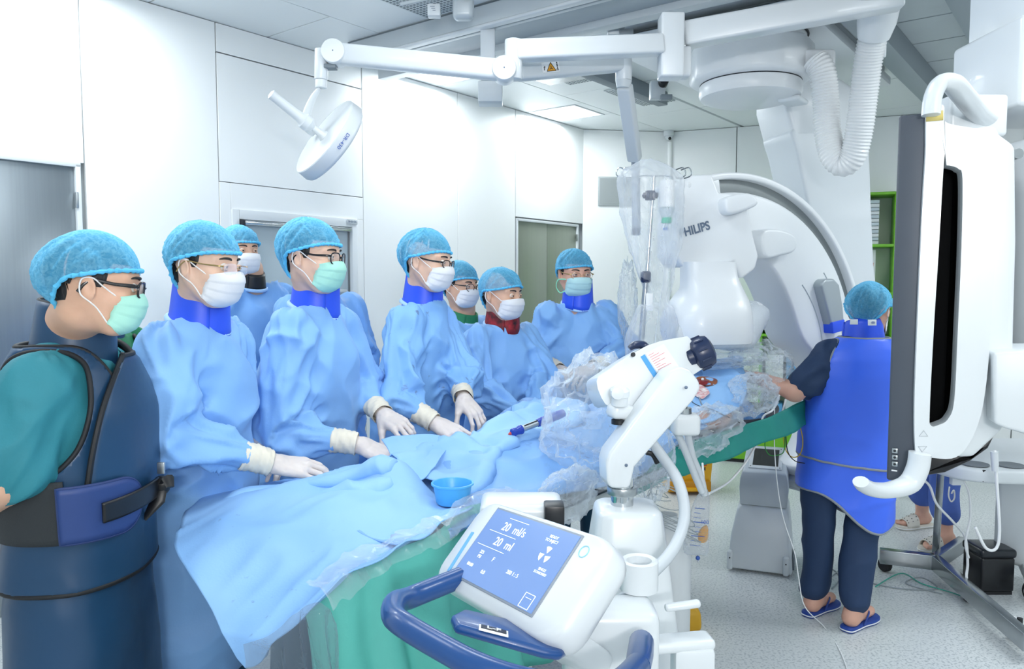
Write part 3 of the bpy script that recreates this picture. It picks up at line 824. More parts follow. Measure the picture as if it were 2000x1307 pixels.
# ------------------------------------------------------------------ hands
def hand(wrist, fdir, back, side, parent, curl=(25, 35, 20), spread=1.0, thumb=(0.6, 0.0), sc=1.0, m=None, name='glove', cuff=None, vox=0.0032, thumbcurl=20, percurl=(0, 0, 0, 0), elbow=None):
    """side +1: thumb on the side of cross(back, fdir); fingers point along fdir, back of the hand faces `back`"""
    x = np.array(fdir, float); x /= np.linalg.norm(x); z = np.array(back, float); z = z - x * (z @ x); z /= np.linalg.norm(z)
    y = np.cross(z, x) * side
    L = lambda a, b, c: wrist + (x * a + y * b + z * c) * sc
    G = SDF(np.minimum.reduce([wrist - .13 * sc, wrist + x * .2 * sc - .13 * sc]), np.maximum.reduce([wrist + .13 * sc, wrist + x * .2 * sc + .13 * sc]), vox)
    kn = [(.088, .030, .003), (.094, .009, .006), (.089, -.012, .004), (.079, -.031, -.001)]
    ln = [(.042, .025, .021), (.046, .029, .022), (.042, .027, .021), (.033, .021, .019)]
    G.ell(L(.045, 0, -.003), np.array((.052, .040, .0155)) * sc, np.stack([x, y, z], 1), .012)
    for i, k in enumerate(kn):
        G.cone(L(.004, k[1] * .55, 0), L(*k), .0165 * sc, .0115 * sc, .010)
        a = math.radians(spread * (1.5 - i) * 5); p = np.array(k); ang = 0
        for j in range(3):
            ang += math.radians(curl[j] + percurl[i] * (1 if j else .6))
            d = np.array([math.cos(ang) * math.cos(a), math.cos(ang) * math.sin(a), -math.sin(ang)])
            q = p + d * ln[i][j]; r0 = (.0094, .0084, .0076)[j] * (0.88 if i == 3 else 1); r1 = (.0084, .0077, .0066)[j] * (0.88 if i == 3 else 1)
            G.cone(L(*p), L(*q), r0 * sc, r1 * sc, .0035); p = q
    t0 = np.array((.018, .026, -.008)); t1 = np.array((.050, .046 + .008 * thumb[0], -.016 - .012 * thumb[1]))
    d = np.array([.75, .65 * thumb[0] + .1, -.25 - thumb[1]]); d /= np.linalg.norm(d); t2 = t1 + d * .034
    d2 = np.array([.9, .3 * thumb[0] - math.sin(math.radians(thumbcurl)), -.25 - thumb[1]]); d2 /= np.linalg.norm(d2); t3 = t2 + d2 * .028
    G.cone(L(*t0), L(*t1), .018 * sc, .0125 * sc, .014); G.cone(L(*t1), L(*t2), .0115 * sc, .0098 * sc, .004); G.cone(L(*t2), L(*t3), .0096 * sc, .0078 * sc, .003)
    fa = -x if elbow is None else (elbow - wrist) / np.linalg.norm(elbow - wrist)
    G.cone(wrist + fa * .05 * sc, L(.01, 0, 0), .027 * sc, .026 * sc, .014)
    V, Q = G.mesh(1)
    n = normals(V, Q)
    V = V + n * (0.0009 * vnoise(V * 85, 2))[:, None]
    o = qmesh(V, Q, name, m or M_glove, parent)
    if cuff is not None:
        L2 = cuff
        P0 = wrist + fa * .010 * sc; P1 = wrist + fa * L2
        y = np.cross(fa, z); y = y / np.linalg.norm(y); z = np.cross(y, fa)
        pts = spline([P0, (P0 + P1) / 2 + z * .003, P1], 8); k = len(pts); mm = MB(); an = np.arange(40) * 2 * PI / 40; rs = []
        for i in range(k):
            w = i / (k - 1)
            rr = (.0345 + .004 * w + .0014 * np.sin(i * 2.3) + .0012 * np.sin(an * 5 + i)) * sc
            rs.append(pts[i] + rr[:, None] * (np.cos(an)[:, None] * y * 1.1 + np.sin(an)[:, None] * z))
        mm.rings(rs, caps=False).build('cuff', M_cuff, o, solid=0.0015, ang=180)
    return o
# ------------------------------------------------------------------ torso, gown, figure
def body_axes(yaw):
    a = math.radians(yaw)
    return np.array([math.cos(a), -math.sin(a), 0]), np.array([math.sin(a), math.cos(a), 0])
def torso_secs(NB, hip, bf, bl, tab, hem):
    """tab: (drop below the neck, half width, half depth, forward shift)"""
    out = []
    for d, rs_, rf_, sh in tab:
        z = NB[2] - d
        w = min(1.0, max(0.0, d / (NB[2] - hip[2])))
        c = NB * (1 - w) + hip * w if d <= NB[2] - hip[2] else hip.copy()
        c = c + bf * sh; c = np.array([c[0], c[1], z])
        out.append((c, bl, bf, rs_, rf_))
    out.sort(key=lambda s: s[0][2])
    return out
GOWN_TAB = [(0.0, .072, .070, .0), (.03, .105, .080, .0), (.065, .150, .098, .0), (.115, .182, .120, .005), (.18, .192, .138, .01), (.30, .198, .152, .015), (.48, .198, .155, .015), (.66, .212, .165, .01), (.85, .225, .18, .0), (1.05, .24, .19, .0)]
def torso_pt(secs, z, ang, off=0.0):
    zs = [s[0][2] for s in secs]
    I = lambda v: float(np.interp(z, zs, v))
    c = np.array([I([s[0][0] for s in secs]), I([s[0][1] for s in secs]), z]); bl, bf = secs[0][1], secs[0][2]
    rs, rf = I([s[3] for s in secs]) + off, I([s[4] for s in secs]) + off
    ca, sa = math.cos(ang), math.sin(ang); e = 2 / 2.3
    return c + bf * rf * np.sign(ca) * abs(ca) ** e + bl * rs * np.sign(sa) * abs(sa) ** e
def bone_coords(V, a, b):
    d = b - a; L = np.linalg.norm(d); d = d / L; t = (V - a) @ d; q = V - a - np.clip(t, 0, L)[:, None] * d
    x = np.cross(d, AZ); x /= np.linalg.norm(x) + 1e-9; y = np.cross(d, x)
    return t, np.linalg.norm(q, axis=1), np.arctan2(q @ y, q @ x), L
def folds(V, N, secs, arms, seed, amp=1.0, arm_amp=1.0):
    bl, bf = secs[0][1], secs[0][2]
    z = V[:, 2]; x = V @ bl; y = V @ bf
    wx = 0.05 * vnoise(V * 5, seed + 40)
    rdg = lambda q, k: 0.36 - np.abs(vnoise(q, k))          # sharp ridges: the crisp folds of non-woven cloth
    d = 0.014 * vnoise(np.c_[x * 4.2 + wx * 8, z * 1.7 + x * 1.5, y * 4.2], seed)
    d += 0.034 * rdg(np.c_[x * 4.0 + z * 2.6 + wx * 9, (z - x) * 1.7, y * 4], seed + 4)
    d += 0.030 * rdg(np.c_[x * 3.0 - z * 3.6 + wx * 9, (z + x) * 1.9, y * 3.6], seed + 8)
    d += 0.022 * rdg(np.c_[x * 2.0 + wx * 6, z * 6.0 + wx * 14, y * 2.0], seed + 12)
    d += 0.011 * rdg(np.c_[x * 9 + z * 7, (z - x) * 4, y * 8], seed + 15)
    low = np.clip((1.0 - z) / .3, 0, 1)
    d += low * 0.016 * rdg(np.c_[x * 6.5 + wx * 6, z * 0.8, y * 6.5], seed + 17)
    d *= amp
    best = np.full(len(V), 9.0); da = np.zeros(len(V))
    for k, (a, b, r) in enumerate(arms):
        t, dist, an, L = bone_coords(V, a, b)
        s = seed + 20 + 3 * k
        u_ = t * 11 + 1.2 * np.sin(an + k) + 14 * wx
        rd = lambda q, kk: 0.36 - np.abs(vnoise(q, kk))
        ca, sa = np.cos(an), np.sin(an)
        e = 0.036 * rd(np.c_[u_ * .62 + ca * 1.3, ca * 1.0 + 3, sa * 1.0], s) + 0.030 * rd(np.c_[u_ * .9 - sa * 1.6, ca * .9, sa * .9 + t * 3], s + 1)
        e += 0.015 * rd(np.c_[t * 8, ca * 2.0, sa * 2.0 + t * 5], s + 2)
        e = (e - (.004 if k % 2 else 0) * np.clip((t - L + .06) / .05, 0, 1)) * (1 - (.75 if k % 2 else 0) * np.clip((t - L + .05) / .05, 0, 1))
        e *= 0.75 + 0.5 * np.exp(-((t - (L if k % 2 == 0 else 0)) / .12) ** 2)
        m = dist < best; best = np.where(m, dist, best); da = np.where(m, e * arm_amp, da)
    w = np.clip((0.135 - best) / 0.04, 0, 1)
    return V + N * (d * (1 - w) + da * w)[:, None]
def gown_mesh(secs, arms, vox, seed, name, m, parent, armr, amp=1.0, extra=None, aamp=1.0):
    pts = [s[0] for s in secs] + [p for a in arms for p in (a[0], a[1])]
    lo = np.min(pts, 0) - .32; hi = np.max(pts, 0) + .32
    lo[2] = min(s[0][2] for s in secs) - .06; hi[2] = max(max(s[0][2] for s in secs) + .03, max(p[2] for p in pts) + .12)
    G = SDF(lo, hi, vox); G.ecol(secs)
    for i, (a, b, r) in enumerate(arms):
        G.cone(a, b, r[0], r[1], .03)
        if i % 2 == 0: G.cone(secs[-1][0] - AZ * .062, a, .035, .06, .05)
    if extra: extra(G)
    V, Q = G.mesh(3); N = normals(V, Q)
    V = folds(V, N, secs, arms, seed, amp, aamp)
    V = lap(V, Q, 1, .25)
    return qmesh(V, Q, name, m, parent)
def collar_mesh(NB, bf, bl, parent, m, h=.095, r=(.070, .074), dip=.022, name='thyroid_collar', up=0.0, tilt=.02, th0=-1.2):
    n = 60; rows = []
    for i in range(7):
        w = i / 6; row = []
        for j in range(n):
            a = th0 + (2 * PI + .55) * j / (n - 1); gr = 1 + .07 * j / (n - 1)
            fr = math.cos(a)
            zz = -.052 + up + w * (h + .052 - tilt * fr) - (1 - w) * dip * max(0, fr) ** 2 
            k = 1.09 - .17 * w
            row.append(NB + bf * (.002 + .014 * w + r[1] * k * gr * math.cos(a)) + bl * (r[0] * k * gr * math.sin(a)) + AZ * zz)
        rows.append(row)
    mb = MB(); mb.grid(rows); c = mb.build(name, m, parent, solid=.008, ang=50)
    P = np.array(rows)
    edge = np.vstack([P[-1], P[::-1, -1][1:]])
    MB().tube(P[-1], .0042, 6).build('collar_binding', M_collard if m is M_collar else (M_trim if m.name == 'lead_apron_navy' else m), c)
    return c, P
def legs(parent, hip, bf, bl, m, z0, shoe=None):
    for s in (1, -1):
        a = hip + bl * s * .09; a[2] = z0 + .3
        f = np.array([hip[0], hip[1], 0]) + bl * s * .11
        mb = MB(); mb.tube(spline([a, (a + f) / 2 + bf * .01, f + AZ * .09], 6), [.085, .075, .07], 16); mb.build('trouser_leg', m, parent)
        k = MB(); rs = []
        for w, hw, hh, zz in ((0, .025, .03, .035), (.05, .038, .045, .045), (.12, .04, .04, .04), (.2, .046, .028, .03), (.25, .03, .016, .02)):
            an = np.arange(14) * 2 * PI / 14; c = f - bf * .07 + bf * w + AZ * zz
            rs.append(np.array([c + bl * hw * math.cos(t) + AZ * max(-zz, hh * math.sin(t)) for t in an]))
        k.rings(rs); k.build('shoe', shoe or mat('clog_grey', '6d7c8c', .6), parent)
def figure(label, E, yaw, pitch, roll, NB, byaw, hip, arms, seed, skin=M_skin, gown=M_gown, vox=(.0046, .0075), mask=M_maskw, glass=None,
           collar=True, sc=1.0, hem=.42, cap=None, gaze=0, fat=1.0, tab=GOWN_TAB, hands=(None, None), armr=((.072, .078), (.076, .043)), loopm=M_loop, tieback=False, group='people gathered round the table', extra=None, lid=0.08, width=1.0, amp=1.0, parts=True):
    """arms: ((elbow, wrist) own right, (elbow, wrist) own left)"""
    R = head_axes(yaw, pitch, roll); o = E - R[:, 0] * .083 * sc
    bf, bl = body_axes(byaw)
    root = thing('person', label, 'person', (hip[0], hip[1], 0), group)
    hip = np.array(hip, float)
    t = [(d, a * width, b, c) for d, a, b, c in tab if NB[2] - d > hem + .05] + [(NB[2] - hem, tab[-1][1] * width, tab[-1][2], 0)]
    secs = torso_secs(NB - AZ * .030 - bf * .008, hip, bf, bl, t, hem)
    sh = [NB - bl * .152 * width - AZ * .108, NB + bl * .152 * width - AZ * .108]
    segs = []
    for k in (0, 1):
        e, w = arms[k]
        if hands[k]:
            v = hands[k]['wrist'] - e; w = e + v * (1 - .088 / np.linalg.norm(v)); hands[k]['cuff'] = .092; hands[k]['elbow'] = e
        segs += [(sh[k], e, armr[0]), (e, w, armr[1])]
    # body: one continuous skin surface
    pts = np.array([o, NB, hip] + [p for s in segs for p in s[:2]])
    lo = pts.min(0) - .14; hi = pts.max(0) + .14; lo[2] = min(hip[2] - .02, pts[:, 2].min() - .06); hi[2] = o[2] + .14
    B = SDF(lo, hi, vox[0]); sdf_head(B, o, R, sc, fat)
    nk = o + R @ np.array([-.022, 0, -.055]) * sc
    B.cone(nk, NB + bf * .0 + AZ * .03, .054 * sc, .056 * sc, .02); B.cone(NB + AZ * .03, NB - AZ * .06, .056, .075, .04)
    inner = [(s[0], s[1], s[2], max(.03, s[3] - .045), max(.03, s[4] - .045)) for s in secs if s[0][2] > hip[2] - .02]
    B.ecol(inner, .03)
    for a, b, r in segs: B.cone(a, b, r[0] * .5, r[1] * .5, .02)
    V, Q = B.mesh(2)
    qmesh(V, Q, 'body', skin, root)
    eye_parts(o, R, root, gaze, sc, skin, lid)
    cap_parts(o, R, root, seed, sc, **(cap or {}))
    mask_parts(o, R, root, mask, loopm, sc, fat, tieback=tieback)
    if glass: glass(o, R, root)
    if collar: collar_mesh(NB, bf, bl, root, M_collar)
    g = gown_mesh(secs, segs, vox[1], seed, 'surgical_gown', gown, root, armr, amp, extra)
    ring = [NB - bf * .002 - AZ * .040 + bl * .082 * math.sin(a) + bf * .086 * math.cos(a) - AZ * .030 * math.cos(a) for a in np.linspace(0, 2 * PI, 40, endpoint=False)]
    MB().tube(ring, .006, 8, closed=True, flat=(.7, 1.3)).build('neck_binding', mat('gown_binding', 'a9d0fa', .6), g)
    legs(root, hip, bf, bl, mat('scrub_trousers', '20506a', .7), hem)
    for h in hands:
        if h: hand(parent=root, **h)
    return root, o, R, secs, segs
# ================================================================== PEOPLE
def V3(*a): return np.array(a, float)
def unit(v): v = np.array(v, float); return v / np.linalg.norm(v)
def hipat(NB, off=(0, 0), z=.92): return V3(NB[0] + off[0], NB[1] + off[1], z)
acet = lambda o, R, p: glasses(o, R, p, M_glassframe)
# second from the left: white mask, rimless spectacles, wide blue collar
E_ = at(452, 521, 2.12); NB = at(388, 606, 2.20)
we, ww = at(318, 850, 1.98), at(522, 903, 2.12); le, lw_ = at(432, 812, 2.40), at(478, 850, 2.42)
figure('blue-gowned person in clear rimless glasses and white mask, second from the left', E_, 12, 6, 0, NB, 16, hipat(NB, (-.06, .06)), ((we, ww), (le, lw_)), 11, sc=.95,
       width=.84, glass=lambda o, R, p: glasses(o, R, p, M_goldframe, r=(.024, .016), rimless=True, thick=.0012, temple=.0012, tint=mat('clear_lens', 'dfe8ff', .05, alpha=.30)),
       hands=(dict(wrist=at(534, 906, 2.12), fdir=at(660, 922, 2.17) - at(534, 906, 2.12), back=V3(.05, -.35, .93), side=1, curl=(14, 24, 16), spread=.5, thumb=(.4, .3), cuff=.04),
              dict(wrist=at(488, 860, 2.40), fdir=V3(.8, -.35, -.45), back=V3(.3, .1, .9), side=-1, curl=(25, 30, 20), cuff=.04)), gaze=6)
# third: mint mask, black glasses
E_ = at(655, 502, 2.56); NB = at(614, 582, 2.64)
figure('blue-gowned person in black glasses and mint green mask, hands on the drape', E_, 10, 4, 0, NB, 18, hipat(NB, (-.06, .05)), ((at(545, 845, 2.42), at(690, 862, 2.44)), (at(702, 765, 2.82), at(744, 806, 2.70))), 23,
       mask=M_maskg, glass=acet, lid=.05, width=.94, cap=dict(back=-.098),
       hands=(dict(wrist=at(703, 868, 2.44), fdir=at(790, 908, 2.42) - at(703, 868, 2.44), back=V3(.15, -.3, .93), side=1, curl=(18, 25, 16), spread=.6, thumb=(.5, .3), cuff=.045),
              dict(wrist=at(750, 812, 2.68), fdir=at(812, 852, 2.58) - at(750, 812, 2.68), back=V3(.1, -.55, .8), side=-1, curl=(28, 40, 25), spread=.8, thumb=(.9, .5), cuff=.045)), gaze=4)
# fourth: white mask, narrow black glasses
E_ = at(872, 513, 3.08); NB = at(824, 580, 3.16)
figure('person in a stained blue gown, narrow black glasses and white mask, both hands on drape', E_, 18, 8, 0, NB, 20, hipat(NB, (-.05, .05)), ((at(782, 785, 2.84), at(842, 818, 2.80)), (at(897, 745, 3.15), at(901, 774, 2.96))), 35,
       glass=lambda o, R, p: glasses(o, R, p, M_glassframe, r=(.0235, .0155), thick=.0019, square=2.6), fat=1.04, lid=.12, cap=dict(back=-.10),
       hands=(dict(wrist=at(852, 828, 2.79), fdir=at(930, 866, 2.70) - at(852, 828, 2.79), back=V3(.1, -.45, .88), side=1, curl=(16, 26, 18), spread=1.3, thumb=(.5, .4), cuff=.045),
              dict(wrist=at(905, 780, 2.94), fdir=at(950, 836, 2.84) - at(905, 780, 2.94), back=V3(.45, -.55, .6), side=-1, curl=(22, 35, 25), spread=.9, thumb=(.5, .5), cuff=.04)), gaze=4)
# fifth: behind, round wire glasses
E_ = at(922, 559, 3.95); NB = at(904, 608, 4.05)
r5 = figure('person at the back with thin dark round glasses and white mask, seen between two colleagues', E_, 36, 8, 0, NB, 45, hipat(NB), ((at(870, 740, 3.95), at(900, 790, 3.8)), (at(960, 740, 4.1), at(960, 790, 3.9))), 41,
       glass=lambda o, R, p: glasses(o, R, p, M_glassframe, r=(.024, .020), thick=.0015, square=2.1, temple=.0016), collar=False, skin=M_skin2, vox=(.0055, .014), sc=.97)
collar_mesh(NB, *body_axes(45), r5[0], mat('shirt_green', '1d7a52', .7), h=.012, r=(.068, .070), dip=.01, name='shirt_collar', up=-.015)
# sixth: red patterned collar
E_ = at(1008, 577, 3.55); NB = at(980, 622, 3.63)
r6 = figure('person without glasses in a red and black patterned collar, blue gown and white mask', E_, 34, 6, 0, NB, 48, hipat(NB, (0, .05)), ((at(938, 765, 3.42), at(1000, 800, 3.35)), (at(1060, 755, 3.62), at(1045, 800, 3.42))), 52, fat=1.08, collar=False, skin=M_skin2, lid=.10, sc=.98)
bf, bl = body_axes(48)
m_red = mat('red_black_pattern', 'b3232f', .6, var=1.0, vscale=34, col2='1a1216')
collar_mesh(NB, bf, bl, r6[0], m_red, h=.075, r=(.070, .076), dip=.02)
# seventh: facing the camera, mint ear straps
E_ = at(1135, 536, 3.90); NB = at(1128, 580, 3.99)
figure('blue-gowned person facing the camera in a pale blue mask with mint straps', E_, 72, 6, 0, NB, 74, hipat(NB, (0, .08)), ((at(1050, 700, 3.92), at(1083, 723, 3.80)), (at(1228, 688, 3.95), at(1165, 715, 3.75))), 63,
       mask=M_maskb, loopm=M_loopg, tieback=True, skin=M_skin3, lid=.10, gaze=10,
       glass=lambda o, R, p: glasses(o, R, p, M_goldframe, r=(.024, .015), thick=.0011, square=2.4, temple=.0014),
       hands=(dict(wrist=at(1094, 724, 3.77), fdir=at(1150, 745, 3.70) - at(1094, 724, 3.77), back=V3(.1, -.5, .85), side=1, curl=(25, 35, 20), cuff=.045),
              dict(wrist=at(1158, 718, 3.73), fdir=V3(-.7, -.5, -.25), back=V3(.0, -.5, .85), side=-1, curl=(25, 35, 20), cuff=.04)))
# eighth: in the back row by the window
E_ = at(486, 489, 3.62); NB = at(487, 540, 3.70)
r8 = figure('person in the back row before the window, without glasses, white mask and black collar', E_, 42, 2, 0, NB, 42, hipat(NB), ((at(425, 690, 3.62), at(470, 760, 3.5)), (at(545, 680, 3.75), at(540, 760, 3.55))), 74,
       collar=False, gown=M_gown2, skin=M_skin2, vox=(.0055, .013), sc=.97, lid=.14)
bf, bl = body_axes(42)
collar_mesh(NB, bf, bl, r8[0], M_black, h=.035, r=(.064, .066), dip=.0, name='shirt_collar', up=-.012)
# hidden behind the third: only a gown shoulder shows
E_ = at(640, 508, 3.32); NB = at(628, 562, 3.40)
figure('person hidden behind the mint-masked colleague, only a blue gown shoulder showing', E_, 25, 2, 0, NB, 40, hipat(NB), ((at(580, 700, 3.3), at(620, 760, 3.2)), (at(702, 700, 3.5), at(690, 760, 3.3))), 82,
       collar=False, gown=M_gown2, vox=(.007, .015), sc=.95)
# ------------------------------------------------------------------ the two people in lead aprons, and the half-hidden ones
M_teal = mat('scrub_teal', '2d8594', .7, var=.06, vscale=5, bump=.12, bscale=240)
M_apron = mat('lead_apron_navy', '1c4468', .40, var=.16, vscale=3, bump=.5, bscale=9)
M_trim = mat('apron_trim_black', '15181d', .6)
M_elastic = mat('elastic_charcoal', '2b3034', .75, bump=.2, bscale=300)
M_pad = mat('belt_pad_blue', '2a4480', .5, var=.08, vscale=9)
M_vestblue = mat('lead_apron_royal_blue', '4474ff', .40, var=.05, vscale=4)
M_vesttrim = mat('apron_trim_grey', '8f969d', .6)
M_navyscrub = mat('scrub_navy', '213a5e', .75, var=.08, vscale=6, bump=.1, bscale=220)
M_trousersblue = mat('scrub_blue_violet', '4a68b8', .75, var=.06, vscale=6, bump=.1, bscale=220)
M_slipper = mat('slipper_blue', '24479e', .5); M_sandal = mat('sandal_cream', 'dcd9cf', .55)
def shell(secs, off, vox, keep, name, m, parent, trim=None, tm=None, seed=0, amp=.4, rimit=14, tr=.0065, solid=.004):
    t = [(s[0], s[1], s[2], s[3] + off, s[4] + off) for s in secs]
    c = np.array([s[0] for s in t]); lo = c.min(0) - .36; hi = c.max(0) + .36; lo[2] = c[0][2] - .06; hi[2] = c[-1][2] + .06
    G = SDF(lo, hi, vox); G.ecol(t); V, Q = G.mesh(3)
    V = folds(V, normals(V, Q), secs, [], seed, amp) if amp else V
    k = keep(V); V, Q, _ = submesh(V, Q, k); V, L = smooth_rims(V, Q, rimit)
    o = qmesh(V, Q, name, m, parent, solid=solid)
    if trim:
        for l in L: MB().tube(V[l] , tr, 7, closed=True).build('trim', tm, o, ang=180)
    return o
def belt(secs, a0, a1, z0, z1, off, name, m, parent, n=24, thick=.006, round_end=False, edge=None, dz=0.0):
    rows = []
    for j in range(9):
        row = []
        for i in range(n):
            a = math.radians(a0 + (a1 - a0) * i / (n - 1)); w = i / (n - 1); f = 1.0
            if round_end and w > .7: f = math.sqrt(max(.05, 1 - ((w - .7) / .3) ** 2 * .9))
            zc = (z0 + z1) / 2 + dz * w; z = zc + (z1 - z0) / 2 * (-1 + 2 * j / 8) * f
            row.append(torso_pt(secs, z, a, off))
        rows.append(row)
    o = MB().grid(rows).build(name, m, parent, solid=thick, ang=60)
    if edge:
        R_ = rows; loop = np.array(R_[0] + [r[-1] for r in R_[1:]] + R_[-1][::-1][1:] + [r[0] for r in R_[::-1][1:-1]])
        MB().tube(loop, .0035, 6, closed=True).build('trim', edge, o)
    return o
# --- first from the left: teal shirt, navy lead apron with black trim
E_ = at(264, 561, 1.76); yaw = -24; R = head_axes(yaw, 8, 0); o = E_ - R[:, 0] * .077
NB = at(138, 652, 1.80); bf, bl = body_axes(-4); hip = V3(-1.035, 1.80, .92)
p1 = thing('person', 'person at the left edge in a navy lead apron over a teal shirt, mint mask', 'person', (hip[0], hip[1], 0), 'people gathered round the table')
TAB1 = [(0.0, .068, .066, .0), (.03, .10, .08, .0), (.07, .15, .10, .0), (.12, .178, .108, .005), (.18, .184, .120, .008), (.32, .172, .124, .01), (.46, .160, .120, .01), (.6, .178, .132, .0), (.75, .19, .138, .0), (.95, .205, .145, .0)]
secs = torso_secs(NB, hip, bf, bl, TAB1, .4)
shR = NB - bl * .155 - AZ * .105; shL = NB + bl * .155 - AZ * .105
elR, wrR = at(8, 945, 1.58), at(-70, 1040, 1.80); elL, wrL = shL + V3(-.12, .08, -.28), V3(-1.13, 1.84, 1.0)
B = SDF(np.min([o, NB, elR, wrR, elL, wrL, hip], 0) - .14, np.max([o, NB, elR, shL, elL], 0) + .15, .0045)
sdf_head(B, o, R, .93, 1.0); B.cone(o + R @ V3(-.022, 0, -.06), NB + AZ * .02, .057, .060, .02); B.cone(NB + AZ * .02, NB - AZ * .06, .058, .078, .04)
B.ecol([(s[0], s[1], s[2], s[3] - .03, s[4] - .03) for s in secs if .86 < s[0][2] < NB[2] - .05], .03)
for s_, e, w in ((shR, elR, wrR), (shL, elL, wrL)): B.cone(s_, e, .05, .043, .02); B.cone(e, w, .044, .03, .02)
V, Q = B.mesh(2); qmesh(V, Q, 'body', M_skin2, p1)
eye_parts(o, R, p1, 2, .93, M_skin2, .05)
cap_parts(o, R, p1, 5, .93, c=(-.026, 0, .020), rad=(.112, .092, .092), back=-.066)
mask_parts(o, R, p1, M_maskg, M_loop, .93)
glasses(o, R, p1, M_glassframe, r=(.025, .019), thick=.0026, temple=.0026, sc=.93)
for h_ in (dict(wrist=wrR, fdir=V3(-.5, .6, -.5), back=V3(-1, -.2, .2), side=1), dict(wrist=wrL, fdir=V3(-.2, -.8, -.4), back=V3(-1, 0, 0), side=-1)): hand(parent=p1, m=M_skin2, name='hand', **h_)
e1 = shR + (elR - shR) * .80; e2 = shL + (elL - shL) * .8
arms_ = [(shR, e1, (.058, .078)), (shL, e2, (.074, .085))]
gown_mesh([s for s in secs if s[0][2] > .8], arms_, .0075, 91, 'scrub_shirt', M_teal, p1, None, .3, aamp=.5)
def keep1(V):
    q = V - NB; lat = np.abs(q @ bl); x = q @ bf; z = q[:, 2]
    hole = (((x + .0) / .105) ** 2 + ((z + .150) / .150) ** 2 < 1) & (lat > .118)
    nk = (lat / .10) ** 2 + ((x - .03) / .12) ** 2 < 1
    neck = nk & (z > -.075 - .13 * np.clip(x / .12, 0, 1))
    return ~hole & ~neck & (V[:, 2] > .845) & (z < -.02)
shell(secs, .024, .0085, keep1, 'lead_vest', M_apron, p1, True, M_trim, 31, .24, 24)
secs_s = torso_secs(NB, hip, bf, bl, TAB1 + [(1.2, .235, .19, 0)], .3)
shell(secs_s, .008, .0085, lambda V: (V[:, 2] < .90) & (V[:, 2] > .36), 'lead_skirt', M_apron, p1, True, M_trim, 33, .35, 8)
# front flap with its curved black edge
rows = []
for j in range(22):
    w = j / 21; z = 1.0 + w * .355
    a0 = -62 + 26 * w + 34 * w ** 5
    rows.append([torso_pt(secs, z, math.radians(a0 + (75 - a0) * i / 21), .026 + .01 * math.sin(w * 3)) for i in range(22)])
fl_ = MB().grid(rows).build('front_flap', M_apron, p1, solid=.006, ang=80)
MB().tube(spline([r[0] for r in rows[::3]] + rows[-1][::4][:5], 6), .0065, 7).build('trim', M_trim, fl_)
# V lapels of the lead collar
collar_mesh(NB, bf, bl, p1, M_apron, h=.075, r=(.076, .080), dip=.11, name='lead_collar', up=-.005, tilt=.012, th0=-.2)
shp = [NB - bl * .10 - AZ * .045 + bf * d + AZ * (.012 - abs(d) * .55) for d in (-.06, -.02, .02, .06)]
MB().tube(spline(shp, 5), .019, 8, flat=(1, .35)).build('shoulder_patch', M_trim, p1)
belt(secs, -165, -72, .965, 1.105, .034, 'elastic_back_panel', M_elastic, p1)
pd = belt(secs, -76, -14, .968, 1.092, .044, 'belt_pad', M_pad, p1, round_end=True, edge=mat('belt_pad_edge', '24396c', .6))
belt(secs, -48, 2, 1.005, 1.050, .053, 'belt_strap', M_black, p1, dz=.012)
k_ = torso_pt(secs, 1.04, math.radians(2), .058)
m = MB(); m.ball(k_, (.022, .016, .024)); m.tube([k_, k_ + V3(.0, -.02, -.03), k_ + V3(-.03, -.03, -.075)], [.015, .018, .006], 8, flat=(1, .4)); m.tube([k_, k_ + V3(.02, -.01, .02), k_ + V3(.03, -.02, .0)], [.012, .016, .01], 8, flat=(1, .5))
m.build('buckle_knot', M_black, p1)
MB().box(k_ + V3(.006, -.012, .045), (.018, .008, .028)).build('buckle', M_steel, p1, bevel=.002)
legs(p1, hip, bf, bl, M_teal, .36)
# --- behind the first: green scrubs, navy lead apron, face hidden
E_ = at(262, 560, 2.62); NBh = at(186, 640, 2.72); bfh, blh = body_axes(5)
Rh = head_axes(-5, 6, 0); oh = E_ - Rh[:, 0] * .083
h1 = thing('person', 'person in green scrubs and a navy lead apron hidden behind the mint-masked front person', 'person', (NBh[0], NBh[1], 0), 'people gathered round the table')
hiph = hipat(NBh); secsh = torso_secs(NBh, hiph, bfh, blh, TAB1, .4)
B = SDF(np.min([oh, NBh, hiph], 0) - .22, np.max([oh, NBh], 0) + .22, .007); sdf_head(B, oh, Rh); B.cone(oh + Rh @ V3(-.022, 0, -.06), NBh, .056, .065, .02)
B.ecol([(s[0], s[1], s[2], s[3] - .04, s[4] - .04) for s in secsh if .9 < s[0][2]], .03); V, Q = B.mesh(2); qmesh(V, Q, 'body', M_skin2, h1)
cap_parts(oh, Rh, h1, 8, .95); mask_parts(oh, Rh, h1, M_maskw, M_loop)
sR, sL = NBh - blh * .158 - AZ * .09, NBh + blh * .158 - AZ * .09
gown_mesh([s for s in secsh if s[0][2] > .5], [(sR, sR + V3(-.05, -.02, -.28), (.08, .075)), (sL, sL + V3(-.05, .02, -.28), (.08, .075)), ], .011, 95, 'scrub_shirt', mat('scrub_green', '0f7a4e', .7, var=.06), h1, None, .5)
NB0 = NB; NB = NBh; bf0, bl0 = bf, bl; bf, bl = bfh, blh
shell(secsh, .016, .011, keep1, 'lead_vest', M_apron, h1, True, M_trim, 37, .5, 14)
collar_mesh(NBh, bfh, blh, h1, M_apron, h=.05, r=(.078, .080), dip=.05, name='lead_collar')
legs(h1, hiph, bfh, blh, M_teal, .4)
